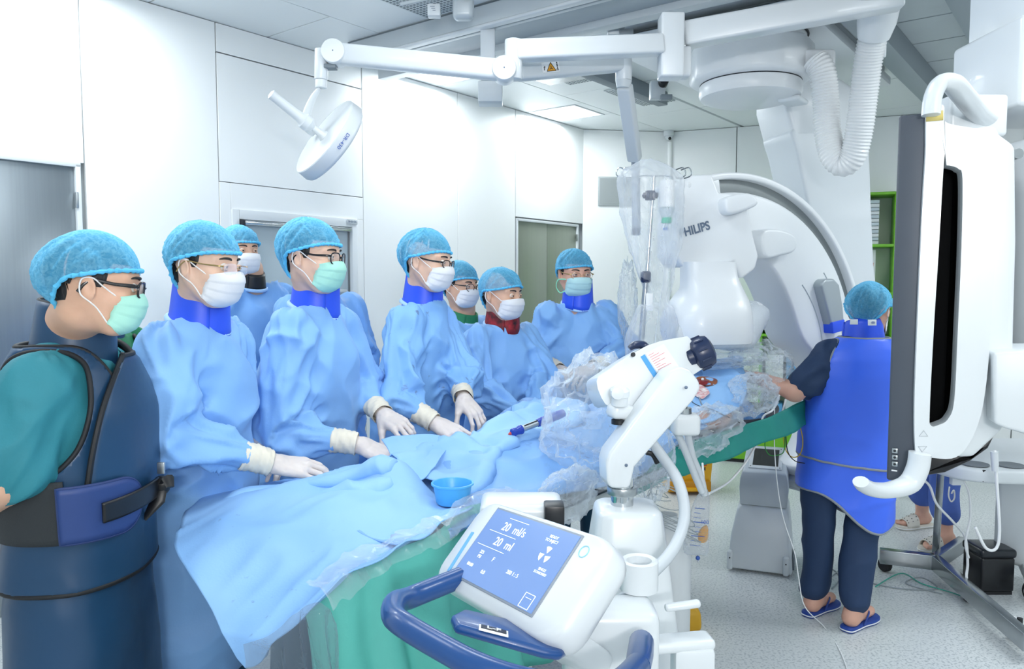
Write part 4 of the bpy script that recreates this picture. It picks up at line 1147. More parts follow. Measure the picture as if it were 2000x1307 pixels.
# --- woman at the right: royal blue lead apron, back to the camera
NB = at(1688, 652, 3.42); bf, bl = body_axes(-88); hip = V3(1.50, 3.42, .80)
R = head_axes(-52, 10, 0); o = at(1698, 603, 3.44); E_ = o + R[:, 0] * .08
wm = thing('person', 'person in a royal blue lead apron and navy trousers, back turned, reaching to the patient', 'person', (hip[0], hip[1], 0))
TABW = [(0.0, .066, .064, .0), (.03, .105, .082, .0), (.065, .150, .10, .0), (.11, .178, .118, .0), (.18, .188, .130, .0), (.3, .186, .130, .0), (.42, .186, .132, .0), (.55, .192, .14, .0), (.68, .198, .145, .0), (.80, .205, .15, .0), (.98, .212, .155, .0)]
secs = torso_secs(NB, hip, bf, bl, TABW, .3)
shL, shR = NB + bl * .15 - AZ * .105, NB - bl * .15 - AZ * .105
elL, wrL = at(1553, 765, 3.36), at(1476, 738, 3.46); elR, wrR = shR + V3(.05, .10, -.26), shR + V3(-.12, .34, -.30)
fL, fR = atz(1592, 1186, 0.03), atz(1668, 1214, 0.03); fL[2] = fR[2] = 0
B = SDF(np.min([o, NB, elL, wrL, hip, fL, fR], 0) - .2, np.max([o, NB, elR, wrR, hip], 0) + .2, .0055)
sdf_head(B, o, R, .97); B.cone(o + R @ V3(-.022, 0, -.06), NB + AZ * .02, .052, .056, .02); B.cone(NB + AZ * .02, NB - AZ * .06, .055, .075, .04)
B.ecol([(s[0], s[1], s[2], s[3] - .04, s[4] - .04) for s in secs if .78 < s[0][2] < NB[2] - .04], .03)
for s_, e, w in ((shL, elL, wrL), (shR, elR, wrR)): B.cone(s_, e, .048, .043, .02); B.cone(e, w, .043, .029, .02)
hpL, hpR = hip + bl * .10, hip - bl * .10; ft = unit(V3(.80, .60, 0))
for h_, f_ in ((hpL, fL), (hpR, fR)):
    kn = (h_ + f_) / 2; kn[2] = .44
    B.cone(h_, kn, .08, .052, .03); B.cone(kn, f_ + AZ * .09, .052, .034, .03)
    B.cone(f_ + AZ * .055 - ft * .03, f_ + AZ * .045 + ft * .13, .033, .024, .03); B.cone(f_ + AZ * .10, f_ + AZ * .052 - ft * .025, .034, .030, .03)
V, Q = B.mesh(2); qmesh(V, Q, 'body', M_skin3, wm)
cap_parts(o, R, wm, 15, .98, c=(-.026, 0, .016), rad=(.116, .096, .098), back=-.085); mask_parts(o, R, wm, M_maskw, M_loop)
eye_parts(o, R, wm, 0, .97, M_skin3)
hand(wrL, unit(at(1420, 728, 3.52) - wrL), V3(.1, -.4, .9), -1, wm, curl=(25, 35, 25)); hand(wrR, V3(-.3, .9, -.2), V3(0, 0, 1), 1, wm)
gown_mesh([s for s in secs if s[0][2] > .62], [(shL, shL + (elL - shL) * .74, (.070, .074)), (shR, shR + (elR - shR) * .74, (.070, .074))], .008, 97, 'scrub_shirt', M_navyscrub, wm, None, .15, aamp=.35)
def keepw(V):
    q = V - NB; lat = np.abs(q @ bl); x = q @ bf; z = q[:, 2]
    hole = ((x / .085) ** 2 + ((z + .160) / .135) ** 2 < 1) & (lat > .10)
    neck = ((lat / .085) ** 2 + (x / .09) ** 2 < 1) & (z > -.07)
    hem = .735 - .14 * (-(q @ bl)) - .02
    return ~hole & ~neck & (V[:, 2] > hem) & (z < -.015)
shell(secs, .017, .0085, keepw, 'lead_vest', M_vestblue, wm, True, M_vesttrim, 44, .15, 22)
secs_s = torso_secs(NB, hip, bf, bl, TABW, .25)
shell(secs_s, .010, .0085, lambda V: (V[:, 2] < .78) & (V[:, 2] > .485 - .30 * (-((V - NB) @ bl)) - .05 * np.cos(((V - NB) @ bl) * 14)), 'lead_skirt', M_vestblue, wm, True, M_vesttrim, 46, .35, 22)
cl, P_ = collar_mesh(NB, bf, bl, wm, M_collar, h=.062, r=(.078, .082), dip=.0, th0=.8, up=-.01)
# printed white tags on the back of the collar
for px_, w_ in ((1668, .030), (1704, .034)):
    c = at(px_, 629 + (px_ - 1668) * .03, 3.30); nn = unit(V3((px_ - 1688) * .02 * .55, -1, .06)); ex = unit(np.cross(AZ, nn)) ; ey = np.cross(nn, ex)
    M = fxyz(c, -ex if ex[0] < 0 else ex, ey, nn)
    tg = MB(); tg.box((0, 0, -.002), (w_, w_ * .75, .012), M); tg.build('collar_tag', M_inkwhite, cl, bevel=.001)
m = MB()
for i, (dx, dy, w2) in enumerate(((0, .003, .014), (0, 0, .02), (0, -.004, .016))): m.box((dx, dy, .0045), (w2, .0016, .0008), M)
m.build('tag_print', M_inkblue, cl)
# trousers and slippers
G = SDF(np.min([hip, fL, fR], 0) - .25, np.max([hip, fL, fR], 0) + .25, .008)
for h_, f_ in ((hpL, fL), (hpR, fR)):
    kn = (h_ + f_) / 2; kn[2] = .44
    G.cone(h_, kn, .092, .072, .02); G.cone(kn, f_ + AZ * .13, .074, .066, .02)
V, Q = G.mesh(3); N = normals(V, Q)
V = V + N * (.012 * vnoise(np.c_[V[:, 0] * 9, V[:, 1] * 9, V[:, 2] * 3], 3) + .02 * (.36 - np.abs(vnoise(np.c_[V[:, 0] * 6, V[:, 1] * 6, V[:, 2] * 5], 6))))[:, None]
qmesh(V, Q, 'trousers', M_navyscrub, wm)
def slipper(f_, parent, m_, toe, kind):
    toe = unit(toe); sd_ = np.cross(AZ, toe)
    out = [(-.075, .0), (-.065, .028), (-.02, .033), (.04, .035), (.10, .045), (.15, .040), (.175, .015), (.178, 0)]
    poly = out + [(a, -b) for a, b in out[::-1][1:-1]]
    pp = spline([(a, b, 0) for a, b in poly], 4, True)[:, :2]
    Mx = fxyz(f_, toe, sd_, AZ)
    s_ = MB().prism(pp, Mx, .001, .024).build('slipper_sole', m_, parent, bevel=.004)
    MB().tube(tf(Mx, np.c_[pp * 1.005, np.full(len(pp), .010)]), .0028, 6, closed=True).build('sole_stripe', M_inkwhite, s_)
    if kind:
        rows = []
        for i in range(9):
            w = i / 8; x_ = .055 + .085 * w; r_ = .046 - .004 * w; h_ = .072 - .030 * w
            rows.append([tf(Mx, V3(x_, r_ * math.cos(a), .018 + h_ * math.sin(a) ** .8 if math.sin(a) > 0 else .018)) for a in np.linspace(0, PI, 17)])
        st_ = MB().grid(rows).build('strap', m_, parent, solid=.004)
        for q in range(7):
            for r_ in range(3):
                p = rows[1 + 3 * r_ if 1 + 3 * r_ < 9 else 7][3 + q + (q > 3) * 1]
                MB().ball(p + AZ * .002, .0032, 8, 5).build('strap_hole', M_inkblack, st_) if q in (0, 2, 4, 6) else None
    else:
        for s2 in (1, -1):
            MB().tube(spline([tf(Mx, V3(.11, 0, .045)), tf(Mx, V3(.07, s2 * .03, .06)), tf(Mx, V3(.02, s2 * .036, .02))], 5), .007, 7, flat=(.5, 1)).build('strap', m_, parent)
slipper(fL, wm, M_slipper, ft, 0); slipper(fR, wm, M_slipper, ft, 0)
# ================================================================== OPERATING TABLE, DRAPES, PATIENT
def drape_mat(name, c1, c2, spots=0.0, rough=.6):
    m = bpy.data.materials.new(name); m.use_nodes = True
    nt = m.node_tree; b = nt.nodes['Principled BSDF']; tc = nt.nodes.new('ShaderNodeTexCoord')
    n1 = nt.nodes.new('ShaderNodeTexNoise'); n1.inputs['Scale'].default_value = 3.5; n1.inputs['Detail'].default_value = 3
    n2 = nt.nodes.new('ShaderNodeTexNoise'); n2.inputs['Scale'].default_value = 26; n2.inputs['Detail'].default_value = 6; n2.inputs['Roughness'].default_value = .65
    mp = nt.nodes.new('ShaderNodeMapping'); mp.inputs['Scale'].default_value = (1, 1, 1); mp.inputs['Rotation'].default_value = (0, 0, .6)
    nt.links.new(tc.outputs['Object'], n1.inputs['Vector']); nt.links.new(tc.outputs['Object'], mp.inputs[0]); nt.links.new(mp.outputs[0], n2.inputs['Vector'])
    mx = nt.nodes.new('ShaderNodeMix'); mx.data_type = 'RGBA'
    mx.inputs['A'].default_value = (*srgb(c1), 1); mx.inputs['B'].default_value = (*srgb(c2), 1)
    r1 = nt.nodes.new('ShaderNodeMapRange'); r1.inputs['From Min'].default_value = .38; r1.inputs['From Max'].default_value = .62
    nt.links.new(n1.outputs['Fac'], r1.inputs[0]); nt.links.new(r1.outputs[0], mx.inputs['Factor']); last = mx.outputs['Result']
    if spots:
        m2 = nt.nodes.new('ShaderNodeMix'); m2.data_type = 'RGBA'; m2.inputs['B'].default_value = (*srgb('4a4a6e'), 1)
        r2 = nt.nodes.new('ShaderNodeMapRange'); r2.inputs['From Min'].default_value = .66 - .06 * spots; r2.inputs['From Max'].default_value = .74 - .06 * spots; r2.inputs['To Max'].default_value = .7
        ml = nt.nodes.new('ShaderNodeMath'); ml.operation = 'MULTIPLY'
        nt.links.new(n2.outputs['Fac'], r2.inputs[0]); nt.links.new(r2.outputs[0], ml.inputs[0]); nt.links.new(r1.outputs[0], ml.inputs[1]); nt.links.new(ml.outputs[0], m2.inputs['Factor'])
        nt.links.new(last, m2.inputs['A']); last = m2.outputs['Result']
    nt.links.new(last, b.inputs['Base Color']); b.inputs['Roughness'].default_value = rough
    nb = nt.nodes.new('ShaderNodeTexNoise'); nb.inputs['Scale'].default_value = 200; nt.links.new(tc.outputs['Object'], nb.inputs['Vector'])
    bp = nt.nodes.new('ShaderNodeBump'); bp.inputs['Strength'].default_value = .12; bp.inputs['Distance'].default_value = .003
    nt.links.new(nb.outputs['Fac'], bp.inputs['Height']); nt.links.new(bp.outputs['Normal'], b.inputs['Normal'])
    return m
M_drape = drape_mat('drape_blue', '7eaee6', '6d9fdd', 1.5, .5)
M_sheet = drape_mat('sheet_light_blue', '94c2f2', '88b9ee', 0.15)
M_gdrape = mat('green_drape', '1f8f86', .65, var=.10, vscale=5, bump=.1, bscale=200)
M_gdrape2 = mat('green_drape_light', '5fc2b6', .6, var=.10, vscale=5, bump=.1, bscale=200)
M_film = film('clear_plastic', (238, 246, 252), .84, .12, .35, 14)
M_filmm = film('milky_plastic', (236, 242, 247), .66, .16, .7, 18)
M_bowl = mat('bowl_blue', '55b2ee', .35, var=.02)
def ridged(V, seed, dirs, amp):
    d = 0
    for i, (a, b, c) in enumerate(dirs): d = d + amp / (1 + .35 * i) * (.36 - np.abs(vnoise(np.c_[V @ np.array(a), V @ np.array(b), V @ np.array(c)] , seed + 3 * i)))
    return d
def bicubic(C, nu, nv):
    C = np.asarray(C, float); R_ = np.array([spline(r, nv) for r in C])
    return np.transpose(np.array([spline(R_[:, j], nu) for j in range(R_.shape[1])]), (1, 0, 2))
def gridnormals(P):
    a = np.gradient(P, axis=0); b = np.gradient(P, axis=1); n = np.cross(a, b)
    return n / (np.linalg.norm(n, axis=-1, keepdims=True) + 1e-12)
M_gst = drape_mat('gown_stained', '85b8f0', '7eb2ea', .8)
for o_ in bpy.data.objects:
    if o_.name.startswith('surgical_gown') and 'stained' in o_.parent.get('label', ''): o_.data.materials[0] = M_gst
T0, T1 = -1.73, -1.235     # table edges
tb = thing('operating_table', 'white operating table with steel side rail under the blue and green drapes', 'table', S(1.55, -1.48))
MB().rbox(1.2, 3.85, T0, T1, .835, .875).build('tabletop', M_white2, tb, bevel=.012, segs=3)
MB().rbox(1.22, 3.80, T0 + .02, T1 - .02, .876, .925).build('mattress', M_black, tb, bevel=.02, segs=3)
for t_ in (T0 - .02, T1 + .02): MB().rbox(1.3, 3.5, t_ - .006, t_ + .006, .84, .875).build('side_rail', M_steel, tb, bevel=.002)
MB().rbox(1.25, 1.8, -1.66, -1.30, .06, .833).build('pedestal', M_white2, tb, bevel=.03, segs=3)
MB().rbox(1.0, 2.0, -1.72, -1.24, 0.0, .075).build('base_plate', M_offwhite, tb, bevel=.02, segs=3)
# the main blue drape: lies on the patient, hangs over both sides
def zdrape(s, t):
    g = lambda c, w, v: np.exp(-((v - c) / w) ** 2)
    ramp = 1 / (1 + np.exp(-(s - 2.55) / .10))
    z = .955 + .075 * g(-1.48, .17, t) * (1 / (1 + np.exp(-(s - 1.75) / .08))) + ramp * .10 * g(-1.44, .22, t)
    z += .115 * g(2.42, .24, s) * g(-1.83, .16, t)                     # mound over the hands of the fifth operator
    z += .05 * np.exp(-((t + 1.62 + .06 * (s - 1.8)) / .055) ** 2) / (1 + np.exp(-(s - 1.35) / .05)) / (1 + np.exp((s - 2.35) / .08))
    return z
ss = np.linspace(1.17, 3.36, 156); ww = np.linspace(-.60, .37, 90)
P = np.zeros((156, 90, 3))
for i, s_ in enumerate(ss):
    tl = -1.86 - .05 * math.sin(s_ * 5); tr = T1 + .035 + .01 * math.sin(s_ * 9)
    c = (tl + tr) / 2; hw = (tr - tl) / 2
    for j, w_ in enumerate(ww):
        t_ = c + w_; drop = 0
        if t_ < tl: drop = tl - t_; t_ = tl - .04 * math.tanh(drop * 6)
        elif t_ > tr: drop = t_ - tr; t_ = tr + .03 * math.tanh(drop * 8)
        P[i, j] = S(s_, t_, zdrape(np.float64(s_), np.float64(t_)) - drop * .96)
V = P.reshape(-1, 3); N = gridnormals(P).reshape(-1, 3); N *= np.sign(N[:, 2:3] + .2)
us, ut = V @ AU, V @ AN
wx = .06 * vnoise(V * 5, 3)
d = .036 * (.36 - np.abs(vnoise(np.c_[us * 3 + ut * 2.2 + wx * 8, (ut - us) * 2.0, V[:, 2] * 3], 4))) + .028 * (.36 - np.abs(vnoise(np.c_[us * 2.4 - ut * 4 + wx * 8, (ut + us) * 2.2, V[:, 2] * 3], 9))) + .014 * (.36 - np.abs(vnoise(np.c_[us * 8, ut * 8 + wx * 9, V[:, 2] * 4], 14))) - .012
V = V + N * (d * .8)[:, None]
V[:, 2] = np.where((ut > T0 - .02) & (ut < T1 + .02), np.maximum(V[:, 2], .935), V[:, 2])
dr = MB().grid(V.reshape(P.shape)).build('surgical_drape', M_drape, None, ang=180, solid=.003)
tag(dr, 'large stained blue surgical drape over the patient along the operating table', 'drape')
# rolled ridge of the drape bunched in front of the operators
rc = [at(800, 930, 2.14), at(858, 912, 2.24), at(910, 890, 2.36), at(960, 868, 2.46), at(1030, 838, 2.66), at(1078, 806, 2.86), at(1110, 800, 3.0)]
RC = spline(rc, 10); rows = []
for k, p in enumerate(RC):
    w = k / (len(RC) - 1); row = []
    wd = .15 - .05 * w; hh = .055 + .035 * math.sin(w * 7 + .6) * (1 - w)
    for a in np.linspace(-1.25, 1.25, 25):
        q = p + AN * (a * wd * (.9 + .25 * math.sin(w * 9 + 1)))
        zb = float(zdrape(np.float64(q @ AU), np.float64(max(-1.9, min(-1.2, q @ AN))))) + .014
        q[2] = zb + max(0.01, p[2] + .012 - zb) * math.exp(-(a * 1.55) ** 2 * 1.1) - (.02 if abs(a) > 1.2 else 0)
        row.append(q)
    rows.append(row)
P = np.array(rows); V = P.reshape(-1, 3); N = gridnormals(P).reshape(-1, 3); N *= np.sign(N[:, 2:3] + .1)
V = V + N * (ridged(V, 21, [((9, 5, 3), (-3, 4, 4), (2, 2, 6)), ((4, -9, 4), (5, 3, 2), (1, 1, 7)), ((16, 10, 6), (6, -6, 6), (2, 9, 9))], .034))[:, None]
dr2 = MB().grid(V.reshape(P.shape)).build('drape_fold', M_sheet, None, ang=180, solid=.003)
tag(dr2, 'bunched light blue drape fold running beside the gloved hands', 'drape')
# light blue sheet over the near end of the table
A_ = at
C = [[A_(430, 962, 2.20), A_(560, 945, 2.22), A_(670, 915, 2.24), A_(760, 930, 2.22), A_(850, 968, 2.12), A_(935, 984, 2.02)],
     [A_(372, 996, 2.02), A_(540, 955, 2.06), A_(660, 935, 2.08), A_(772, 908, 2.06), A_(850, 975, 2.04), A_(928, 990, 1.95)],
     [A_(352, 1030, 1.88), A_(510, 1005, 1.86), A_(650, 975, 1.90), A_(755, 965, 1.95), A_(840, 985, 1.95), A_(905, 1005, 1.86)],
     [A_(342, 1072, 1.74), A_(480, 1075, 1.69), A_(620, 1045, 1.74), A_(715, 1040, 1.74), A_(790, 1040, 1.74), A_(838, 1048, 1.68)],
     [A_(395, 1160, 1.58), A_(485, 1170, 1.54), A_(570, 1160, 1.55), A_(640, 1140, 1.54), A_(690, 1115, 1.55), A_(728, 1098, 1.54)],
     [A_(440, 1236, 1.50), A_(490, 1245, 1.47), A_(540, 1235, 1.46), A_(580, 1205, 1.46), A_(610, 1180, 1.47), A_(632, 1160, 1.47)],
     [A_(482, 1305, 1.44), A_(500, 1302, 1.43), A_(520, 1290, 1.425), A_(545, 1260, 1.43), A_(575, 1225, 1.43), A_(600, 1192, 1.44)]]
P = bicubic(C, 12, 12); V = P.reshape(-1, 3); N = gridnormals(P).reshape(-1, 3); N *= np.sign(N[:, 2:3] + .15)
V = V + N * (ridged(V, 31, [((5, -3.5, 2), (2, 3, 2), (1, 1, 3)), ((3.5, 5, 3), (3, -2, 3), (1, 2, 3)), ((11, -8, 5), (4, 5, 4), (2, 2, 8))], .026))[:, None]
sh_ = MB().grid(V.reshape(P.shape)).build('drape_sheet', M_sheet, None, ang=180, solid=.003)
tag(sh_, 'pale blue drape sheet hanging over the near end of the table', 'drape')
# rolled folds of the sheet in front of the second operator, and a loose flap beside them
def roll(pts, rs, name, parent, seed, flat=(1.25, .8)):
    pp = spline(pts, 14); r = np.interp(np.linspace(0, 1, len(pp)), np.linspace(0, 1, len(rs)), rs)
    m_ = MB().tube(pp, r, 26, flat=flat); V = np.array(m_.v); N = V - np.repeat(pp, 26, 0); N /= np.linalg.norm(N, axis=1)[:, None] + 1e-9
    V = V + N * ridged(V, seed, [((7, 4, 3), (-3, 3, 9), (2, 2, 14)), ((5, -6, 12), (4, 4, 5), (2, 1, 9))], .022)[:, None]
    m_.v = [tuple(p) for p in V]; return m_.build(name, M_sheet, parent, ang=180)
roll([at(392, 1002, 2.0), at(480, 968, 2.03), at(570, 956, 2.06), at(660, 938, 2.07), at(730, 918, 2.06), at(770, 908, 2.03)], [.006, .020, .026, .030, .034, .016], 'fold', sh_, 41)
roll([at(500, 988, 1.97), at(600, 972, 1.99), at(690, 962, 2.0), at(745, 950, 2.0), at(768, 938, 2.0)], [.006, .022, .032, .030, .012], 'fold', sh_, 44)
P = bicubic([[at(745, 868, 2.32), at(800, 858, 2.34), at(850, 856, 2.38), at(885, 866, 2.40)], [at(758, 888, 2.24), at(800, 888, 2.24), at(846, 888, 2.28), at(872, 888, 2.31)], [at(768, 915, 2.15), at(800, 920, 2.15), at(838, 915, 2.17), at(860, 905, 2.22)], [at(771, 940, 2.085), at(798, 950, 2.08), at(828, 945, 2.09), at(850, 922, 2.15)]], 12, 12)
P = P + np.array([0, 0, .014])
V = P.reshape(-1, 3); N = gridnormals(P).reshape(-1, 3); V = V + N * ridged(V, 47, [((7, 4, 3), (-3, 3, 6), (2, 2, 6))], .012)[:, None]
tag(MB().grid(V.reshape(P.shape)).build('drape_flap', M_sheet, None, ang=180, solid=.003), 'loose corner of blue drape hanging forward between the second and third operators, above the bowl', 'drape')
# green drapes hanging down the table side
def hang(pts, drops, amp, seed, flare=.05, n=40, m=16):
    T_ = spline(pts, n // (len(pts) - 1)); k = len(T_); D = np.interp(np.linspace(0, 1, k), np.linspace(0, 1, len(drops)), drops); rows = []
    for i, p in enumerate(T_):
        rows.append([p + AN * (flare * (j / m) + amp * (j / m) ** .7 * math.sin(i * .55 + 1.4 * math.sin(i * .21 + seed)) ) - AZ * (D[i] * j / m) + AU * (.4 * amp * (j / m) * math.cos(i * .4 + seed)) for j in range(m + 1)])
    P = np.array(rows); V = P.reshape(-1, 3); N = gridnormals(P).reshape(-1, 3)
    V = V + N * ridged(V, seed, [((6, 4, 2), (2, -2, 3), (1, 1, 2)), ((9, 7, -3), (3, 3, 5), (2, 1, 2))], .02)[:, None]
    return V.reshape(P.shape)
P = hang([A_(600, 1200, 1.47), A_(640, 1155, 1.52), A_(730, 1090, 1.60), A_(840, 1045, 1.72), A_(930, 986, 1.93), A_(1010, 978, 2.05)], [.62, .66, .66, .62, .5, .4], .030, 51, .10, 60, 20)
g1 = MB().grid(P).build('green_table_cover', M_gdrape2, None, ang=180, solid=.003)
tag(g1, 'green cloth hanging down the near table side behind the blue handle', 'drape')
P = hang([A_(1060, 962, 2.22), A_(1180, 925, 2.45), A_(1300, 880, 2.72), A_(1420, 840, 3.0), A_(1500, 815, 3.2), A_(1590, 772, 3.48)], [.07, .09, .10, .10, .09, .11], .012, 57, .03, 60, 10)
g2 = MB().grid(P).build('green_table_cover', M_gdrape, None, ang=180, solid=.003)
tag(g2, 'dark green cloth strip hanging along the table side below the patient', 'drape')
# crumpled clear plastic
def crumple(name, label, c, r, M3, m, seed, amp=.28, nu=90, nv=50, cut=None, cat='plastic cover', open_=(0.04, .96)):
    c = np.array(c); rows = []
    for i in range(nv):
        a = PI * (open_[0] + (open_[1] - open_[0]) * i / (nv - 1)); rows.append([(math.sin(a) * math.cos(b), math.sin(a) * math.sin(b), math.cos(a)) for b in np.arange(nu) * 2 * PI / nu])
    D = np.array(rows); q = D.reshape(-1, 3)
    k = 1 + amp * (1.2 * (.36 - np.abs(vnoise(q * 1.7, seed))) + .9 * (.36 - np.abs(vnoise(q * 3.3, seed + 3))) + .45 * (.36 - np.abs(vnoise(q * 6.5, seed + 6))))
    L = q * np.array(r) * k[:, None]
    o = MB().grid((L @ np.array(M3).T + c).reshape(D.shape), cv=True).build(name, m, None, ang=38)
    return tag(o, label, cat)
I3 = np.eye(3)
RU = np.stack([AU, AN, AZ], 1)
crumple('plastic_cover', 'crumpled clear plastic bag round the injector head on the drape', A_(1168, 826, 2.34), (.165, .15, .19), I3, M_film, 61, .32)
crumple('plastic_cover', 'crumpled clear plastic hanging at the table edge under the injector arm', A_(1270, 900, 2.36), (.07, .06, .12), I3, M_film, 63, .3)
crumple('plastic_cover', 'clear plastic sheet bunched over the table edge below the incision', A_(1385, 838, 2.90), (.26, .07, .085), RU, M_film, 65, .32)
crumple('plastic_cover', 'clear plastic sheet lying beside the arm of the patient', A_(1470, 770, 3.22), (.17, .08, .08), RU, M_film, 67, .32)
crumple('plastic_cover', 'upright clear plastic drape over the head of the patient', A_(1487, 722, 3.50), (.13, .14, .12), RU, M_film, 69, .32)
crumple('plastic_cover', 'clear plastic trailing over the near green cloth beside the console', A_(1110, 968, 2.12), (.13, .035, .07), RU, M_film, 71, .34)
# plastic sheet hanging at the near table corner
P = hang([A_(470, 1262, 1.40), A_(520, 1246, 1.39), A_(580, 1200, 1.40), A_(625, 1178, 1.42), A_(650, 1200, 1.43)], [.5, .55, .55, .5, .4], .03, 77, .04, 48, 18)
pc = MB().grid(P).build('plastic_cover', film('grey_film', (150, 165, 180), .62, .12, .9, 14), None, ang=180)
tag(pc, 'grey translucent plastic sheet hanging at the near corner of the table', 'plastic cover')
# glossy plastic laid along the near table edge
E1 = spline([A_(625, 1163, 1.46), A_(700, 1105, 1.56), A_(800, 1058, 1.67), A_(870, 1030, 1.74), A_(930, 985, 1.92), A_(1010, 966, 2.05)], 12)
rows = [[p + AN * (-.035 + .014 * j + .016 * float(vnoise(np.array([[i * .33, j * .5, 1.]]), 3)[0])) + AZ * (.016 + .014 * float(vnoise(np.array([[i * .4, j * .8, 5.]]), 8)[0]) - (j > 3) * .018 * (j - 3)) for j in range(6)] for i, p in enumerate(E1)]
tag(MB().grid(rows).build('plastic_cover', M_film, None, ang=180), 'glossy clear plastic strip along the near edge of the green cloth', 'plastic cover')
# --- patient
pt = thing('person', 'patient lying on the operating table under the blue drape, head towards the scanner', 'person', S(2.9, -1.45, .945))
pc_ = lambda s, t, z: S(s, t, z)
B = SDF(np.min([pc_(1.3, -1.9, .9), pc_(3.9, -1.0, .9), pc_(3.9, -1.9, .9), pc_(1.3, -1.0, .9)], 0), np.max([pc_(1.3, -1.9, 1.3), pc_(3.9, -1.0, 1.3), pc_(3.9, -1.9, 1.3), pc_(1.3, -1.0, 1.3)], 0), .009)
B.chain([pc_(2.72, -1.46, .985), pc_(2.9, -1.46, 1.0), pc_(3.12, -1.46, 1.01), pc_(3.28, -1.46, 1.0)], [.06, .075, .085, .07], .05)
for s2 in (-1, 1):
    B.cone(pc_(2.95, -1.46 + s2 * .06, .985), pc_(3.2, -1.46 + s2 * .10, .99), .055, .055, .05)
    B.chain([pc_(2.72, -1.46 + s2 * .06, .97), pc_(2.3, -1.46 + s2 * .06, .945), pc_(2.1, -1.46 + s2 * .06, .938)], [.04, .024, .014], .03)
B.chain([pc_(3.20, -1.29, 1.0), pc_(2.93, -1.22, .99), pc_(2.70, -1.24, .985)], [.06, .048, .03], .03)
Rp = np.stack([np.array([0, 0, 1.0]), -AN * 1.0, AU * 1.0], 1)   # face up, crown pointing away
op = pc_(3.50, -1.42, 1.04)
sdf_head(B, op, Rp); B.cone(op - AU * .06, pc_(3.24, -1.44, 1.02), .056, .06, .02)
V, Q = B.mesh(2); qmesh(V, Q, 'body', mat('patient_skin', 'b98a78', .55, var=.15, vscale=9), pt)
# hair and dressing cap of the patient
cap_parts(op, Rp, pt, 19, 1.0)
# raised blue drape tent at the neck of the patient
P = bicubic([[A_(1335, 715, 3.55), A_(1390, 700, 3.6), A_(1440, 694, 3.62), A_(1452, 700, 3.6)], [A_(1335, 745, 3.35), A_(1390, 722, 3.42), A_(1440, 712, 3.46), A_(1456, 730, 3.42)], [A_(1340, 790, 3.05), A_(1395, 765, 3.15), A_(1440, 750, 3.25), A_(1458, 758, 3.28)], [A_(1345, 832, 2.82), A_(1390, 822, 2.92), A_(1425, 810, 3.0), A_(1450, 790, 3.1)]], 12, 12)
V = P.reshape(-1, 3); N = gridnormals(P).reshape(-1, 3); N *= np.sign(N[:, 2:3] + .05)
Z_ = V + N * ridged(V, 81, [((7, 4, 2), (2, -3, 3), (1, 1, 3)), ((4, -8, 2), (3, 3, 3), (1, 2, 3))], .022)[:, None]
dr3 = MB().grid(Z_.reshape(P.shape)).build('incision_drape', M_sheet, None, ang=180, solid=.003)
tag(dr3, 'light blue drape with an opening over the chest of the patient', 'drape')
nP = Z_.reshape(P.shape); cpt = A_(1378, 750, 3.2)
def on_drape(px, py, lift=.004):
    r = ray(px, py); best = None; X = nP.reshape(-1, 3); d = X - np.array([0, 0, EYE]); rr = r / np.linalg.norm(r)
    k = np.argmin(np.linalg.norm(d - (d @ rr)[:, None] * rr, axis=1)); nn = gridnormals(nP).reshape(-1, 3)[k]; nn = nn * np.sign(nn[2] + .01)
    return X[k] + nn * lift, nn
def patch(pxs, name, m, parent, lift, seed, n=5):
    pts = spline([on_drape(*q, lift)[0] for q in pxs], 5, True); c = pts.mean(0) + np.array([0, 0, lift]); rows = []
    for w in np.linspace(0.02, 1, n):
        q = c + (pts - c) * w; q[:, 2] += .006 * vnoise(q * 60, seed) * (1 - w * .5); rows.append(q)
    return MB().grid(np.array(rows), cv=True).build(name, m, parent, ang=180)
inc = thing('incision', 'iodine brown skin opening with blood in the blue drape', 'wound', cpt)
M_iod = mat('iodine_skin', 'a5622a', .3, var=.55, vscale=40, col2='6e2416'); M_blood = mat('blood', '8c1f1a', .22, var=.4, vscale=70)
patch([(1353, 742), (1372, 737), (1398, 741), (1399, 750), (1388, 757), (1368, 755), (1354, 748)], 'iodine_skin', M_iod, inc, .004, 4)
patch([(1356, 746), (1370, 744), (1384, 748), (1382, 755), (1368, 755), (1356, 751)], 'blood_pool', M_blood, inc, .008, 5)
MB().ball(on_drape(1375, 748)[0] + AZ * .012, .006).build('port_hub', M_inkwhite, inc)
gz = thing('gauze', 'white gauze swab with blood spots lying beside the incision', 'gauze', on_drape(1362, 768)[0])
patch([(1348, 757), (1368, 757), (1384, 771), (1372, 783), (1356, 774), (1346, 764)], 'swab', mat('gauze_white', 'eceaea', .85, var=.6, vscale=55, col2='c8767c', bump=.4, bscale=300), gz, .010, 6)
wirep = [on_drape(1366, 780, .012)[0], on_drape(1372, 792, .010)[0], on_drape(1378, 800, .012)[0], on_drape(1382, 812, .010)[0]]
tag(MB().tube(spline(wirep, 6), .0028, 7).build('clamp', M_steel), 'thin steel clamp lying on the light drape below the gauze', 'clamp')
wp = [on_drape(1350, 775, .008)[0], on_drape(1349, 785, .008)[0], on_drape(1365, 797, .01)[0], on_drape(1390, 806, .012)[0], A_(1415, 812, 2.96), A_(1430, 818, 2.92), A_(1445, 826, 2.92)]
wr = tag(MB().tube(spline(wp, 8), .0016, 6).build('lead_wire', M_black), 'thin black lead wire looping over the drape to the table edge', 'wire')
